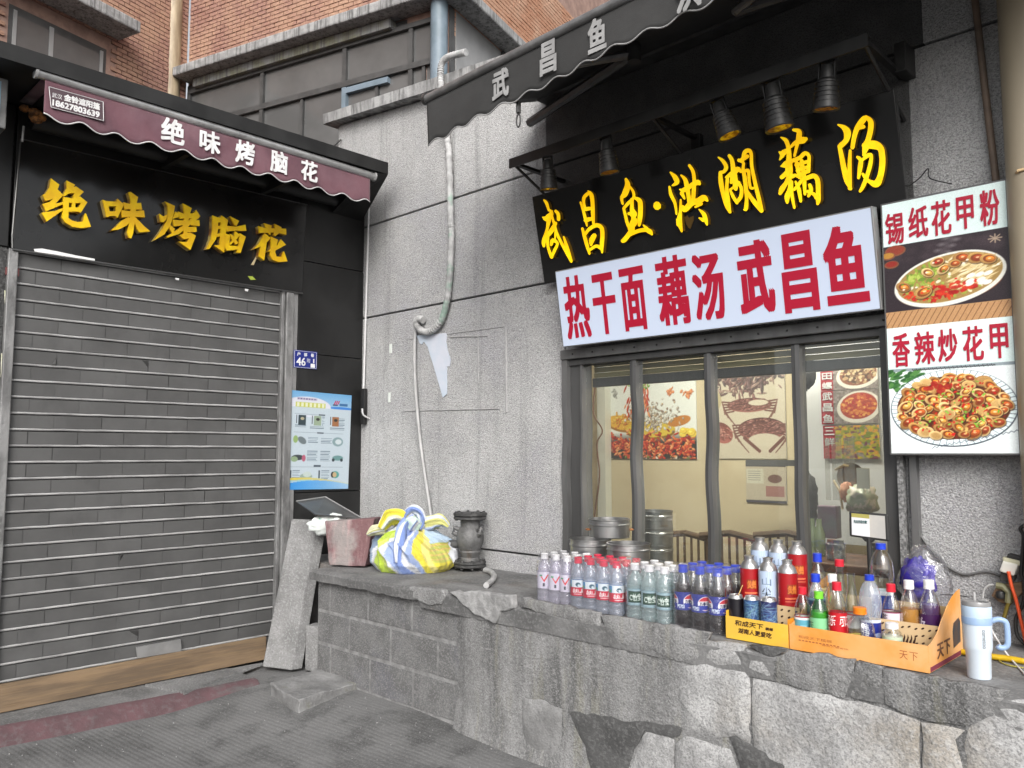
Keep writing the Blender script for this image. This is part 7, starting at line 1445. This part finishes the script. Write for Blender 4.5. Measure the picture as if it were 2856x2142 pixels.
cable('power_cable', 'grey cable sagging along the wall from the window to the socket box', [onY(*p, YR - .010) for p in ((2537, 1280), (2541, 1420), (2563, 1485), (2621, 1562), (2685, 1601), (2750, 1594), (2790, 1606))], .0048, M_gcab)
zt_ = Zm(2600, 1420, 3.457); Yc = 3.33
ad_ = thing('socket_box', 'white plug adapter box hanging on the wall at the right edge', 'socket', tuple(onY(2805, 1600, Yc)))
CF = FY(Yc); B4 = [CF.px(*zt_(*p)) for p in ((700, 490), (850, 530), (805, 640), (665, 590))]
MB().prism(CF, B4, -.03, .03).build('plug', mat('adapter_white', (.66, .65, .60), .4), ad_, bevel=.005); MB().prism(CF, [CF.px(*zt_(*p)) for p in ((690, 455), (875, 500), (860, 545), (695, 505))], -.03, .022).build('socket', mat('adapter_cream', (.52, .50, .36), .5), ad_, bevel=.004); MB().prism(CF, [CF.px(*zt_(*p)) for p in ((735, 425), (885, 470), (880, 510), (720, 470))], -.03, .01).build('clip', M_bcab, ad_, bevel=.003)
MB().prism(CF, [CF.px(*zt_(*p)) for p in ((665, 600), (800, 645), (790, 700), (655, 690))], -.03, .012).build('transformer', mat('dark_plug', G(.05), .5), ad_, bevel=.004)
wd = thing('wooden_bracket', 'small weathered wood bracket with fittings below the socket box', 'bracket', tuple(onY(2790, 1670, Yc)))
MB().prism(CF, [CF.px(*zt_(*p)) for p in ((570, 835), (625, 735), (860, 700), (885, 790), (750, 930), (640, 890))], -.025, .004).build('board', mat('old_wood', C('8a7058'), .8, c2=C('6a5440'), ns=9, stretch=(1, 1, 4)), wd, bevel=.003)
c_ = onY(*zt_(660, 825), Yc - .01); MB().lathe([(.001, -.015), (.014, -.012), (.016, 0), (.012, .012), (.001, .014)], 12, c_).build('knob', M_bcab, wd, smooth=True)
MB().tube([onY(*zt_(*p), Yc - .012) for p in ((620, 735), (680, 745), (740, 800), (730, 900))], .012, 8).build('fitting', mat('olive_fitting', C('5c5a44'), .5, c2=C('7c7a5c'), ns=12), wd, smooth=True)
MB().tube([onY(*zt_(*p), Yc - .012) for p in ((770, 800), (720, 950), (690, 1050))], .007, 8).build('nozzle', mat('brass_nozzle', C('8a7a38'), .4, metal=.5), wd, smooth=True)
cable('orange_power_cable', 'bright orange cable hanging from the white plug at the right edge', [onY(*zt_(*p), Yc - .034) for p in ((735, 600), (765, 740), (810, 880), (850, 1050), (885, 1200), (930, 1400))], .006, plastic('orange_cord_skin', C('e0562c')))
cable('black_loop_cable', 'thick black cable looping at the right edge beside the orange cord', [onY(*zt_(*p), Yc - .02) for p in ((900, 150), (850, 190), (880, 260), (870, 440), (860, 620), (885, 720), (880, 900), (810, 1050), (810, 1180), (850, 1260), (930, 1330))], .0065, M_bcab)
cable('thin_clear_tube', 'thin pale tube arching up from behind the tumbler', [onY(*zt_(*p), 3.30) for p in ((485, 860), (500, 780), (545, 735), (590, 730))], .004, mat('pale_tube', G(.4), .4), 'tube')
cable('white_rope', 'thin white rope stretched past the tumbler to the ledge edge', [onY(*zt_(545, 1110), 3.05), onY(*zt_(620, 1250), 3.0), onZ(*zt_(700, 1370), LEDGE + .03), onZ(*zt_(800, 1490), LEDGE + .006), onZ(*zt_(900, 1600), LEDGE + .004)], .003, mat('cord_white', G(.6), .7), 'rope')
cable('yellow_hose', 'yellow hose lying along the back of the ledge behind the tumbler', [onZ(*zt_(*p), LEDGE + .012) for p in ((120, 1340), (250, 1370), (420, 1400), (560, 1420), (720, 1440), (900, 1470))], .010, plastic('yellow_hose_skin', C('c8a41c')), 'hose')
cable('green_yellow_wire', 'green and yellow earth wire curling on the ledge at the right edge', [onZ(*zt_(*p), LEDGE + .004) for p in ((880, 1530), (760, 1510), (670, 1480), (640, 1440), (680, 1410), (800, 1440), (890, 1480))], .0025, plastic('earth_wire_skin', C('a8a050')), 'wire')
cable('tray_wire', 'thin dark wire strung from the tray end along the wall', [onY(*zt_(*p), 3.34) for p in ((80, 825), (150, 825), (250, 832), (360, 850))], .002, M_bcab, 'wire')
cable('roof_cable', 'loose black cables running from the dark roof edge to the wall end', [onX(925, 415, -4.9), onX(945, 395, -5.05), onY(962, 380, 3.5)], .006, M_bcab)
bpy.data.objects.remove(_fo, do_unlink=True)
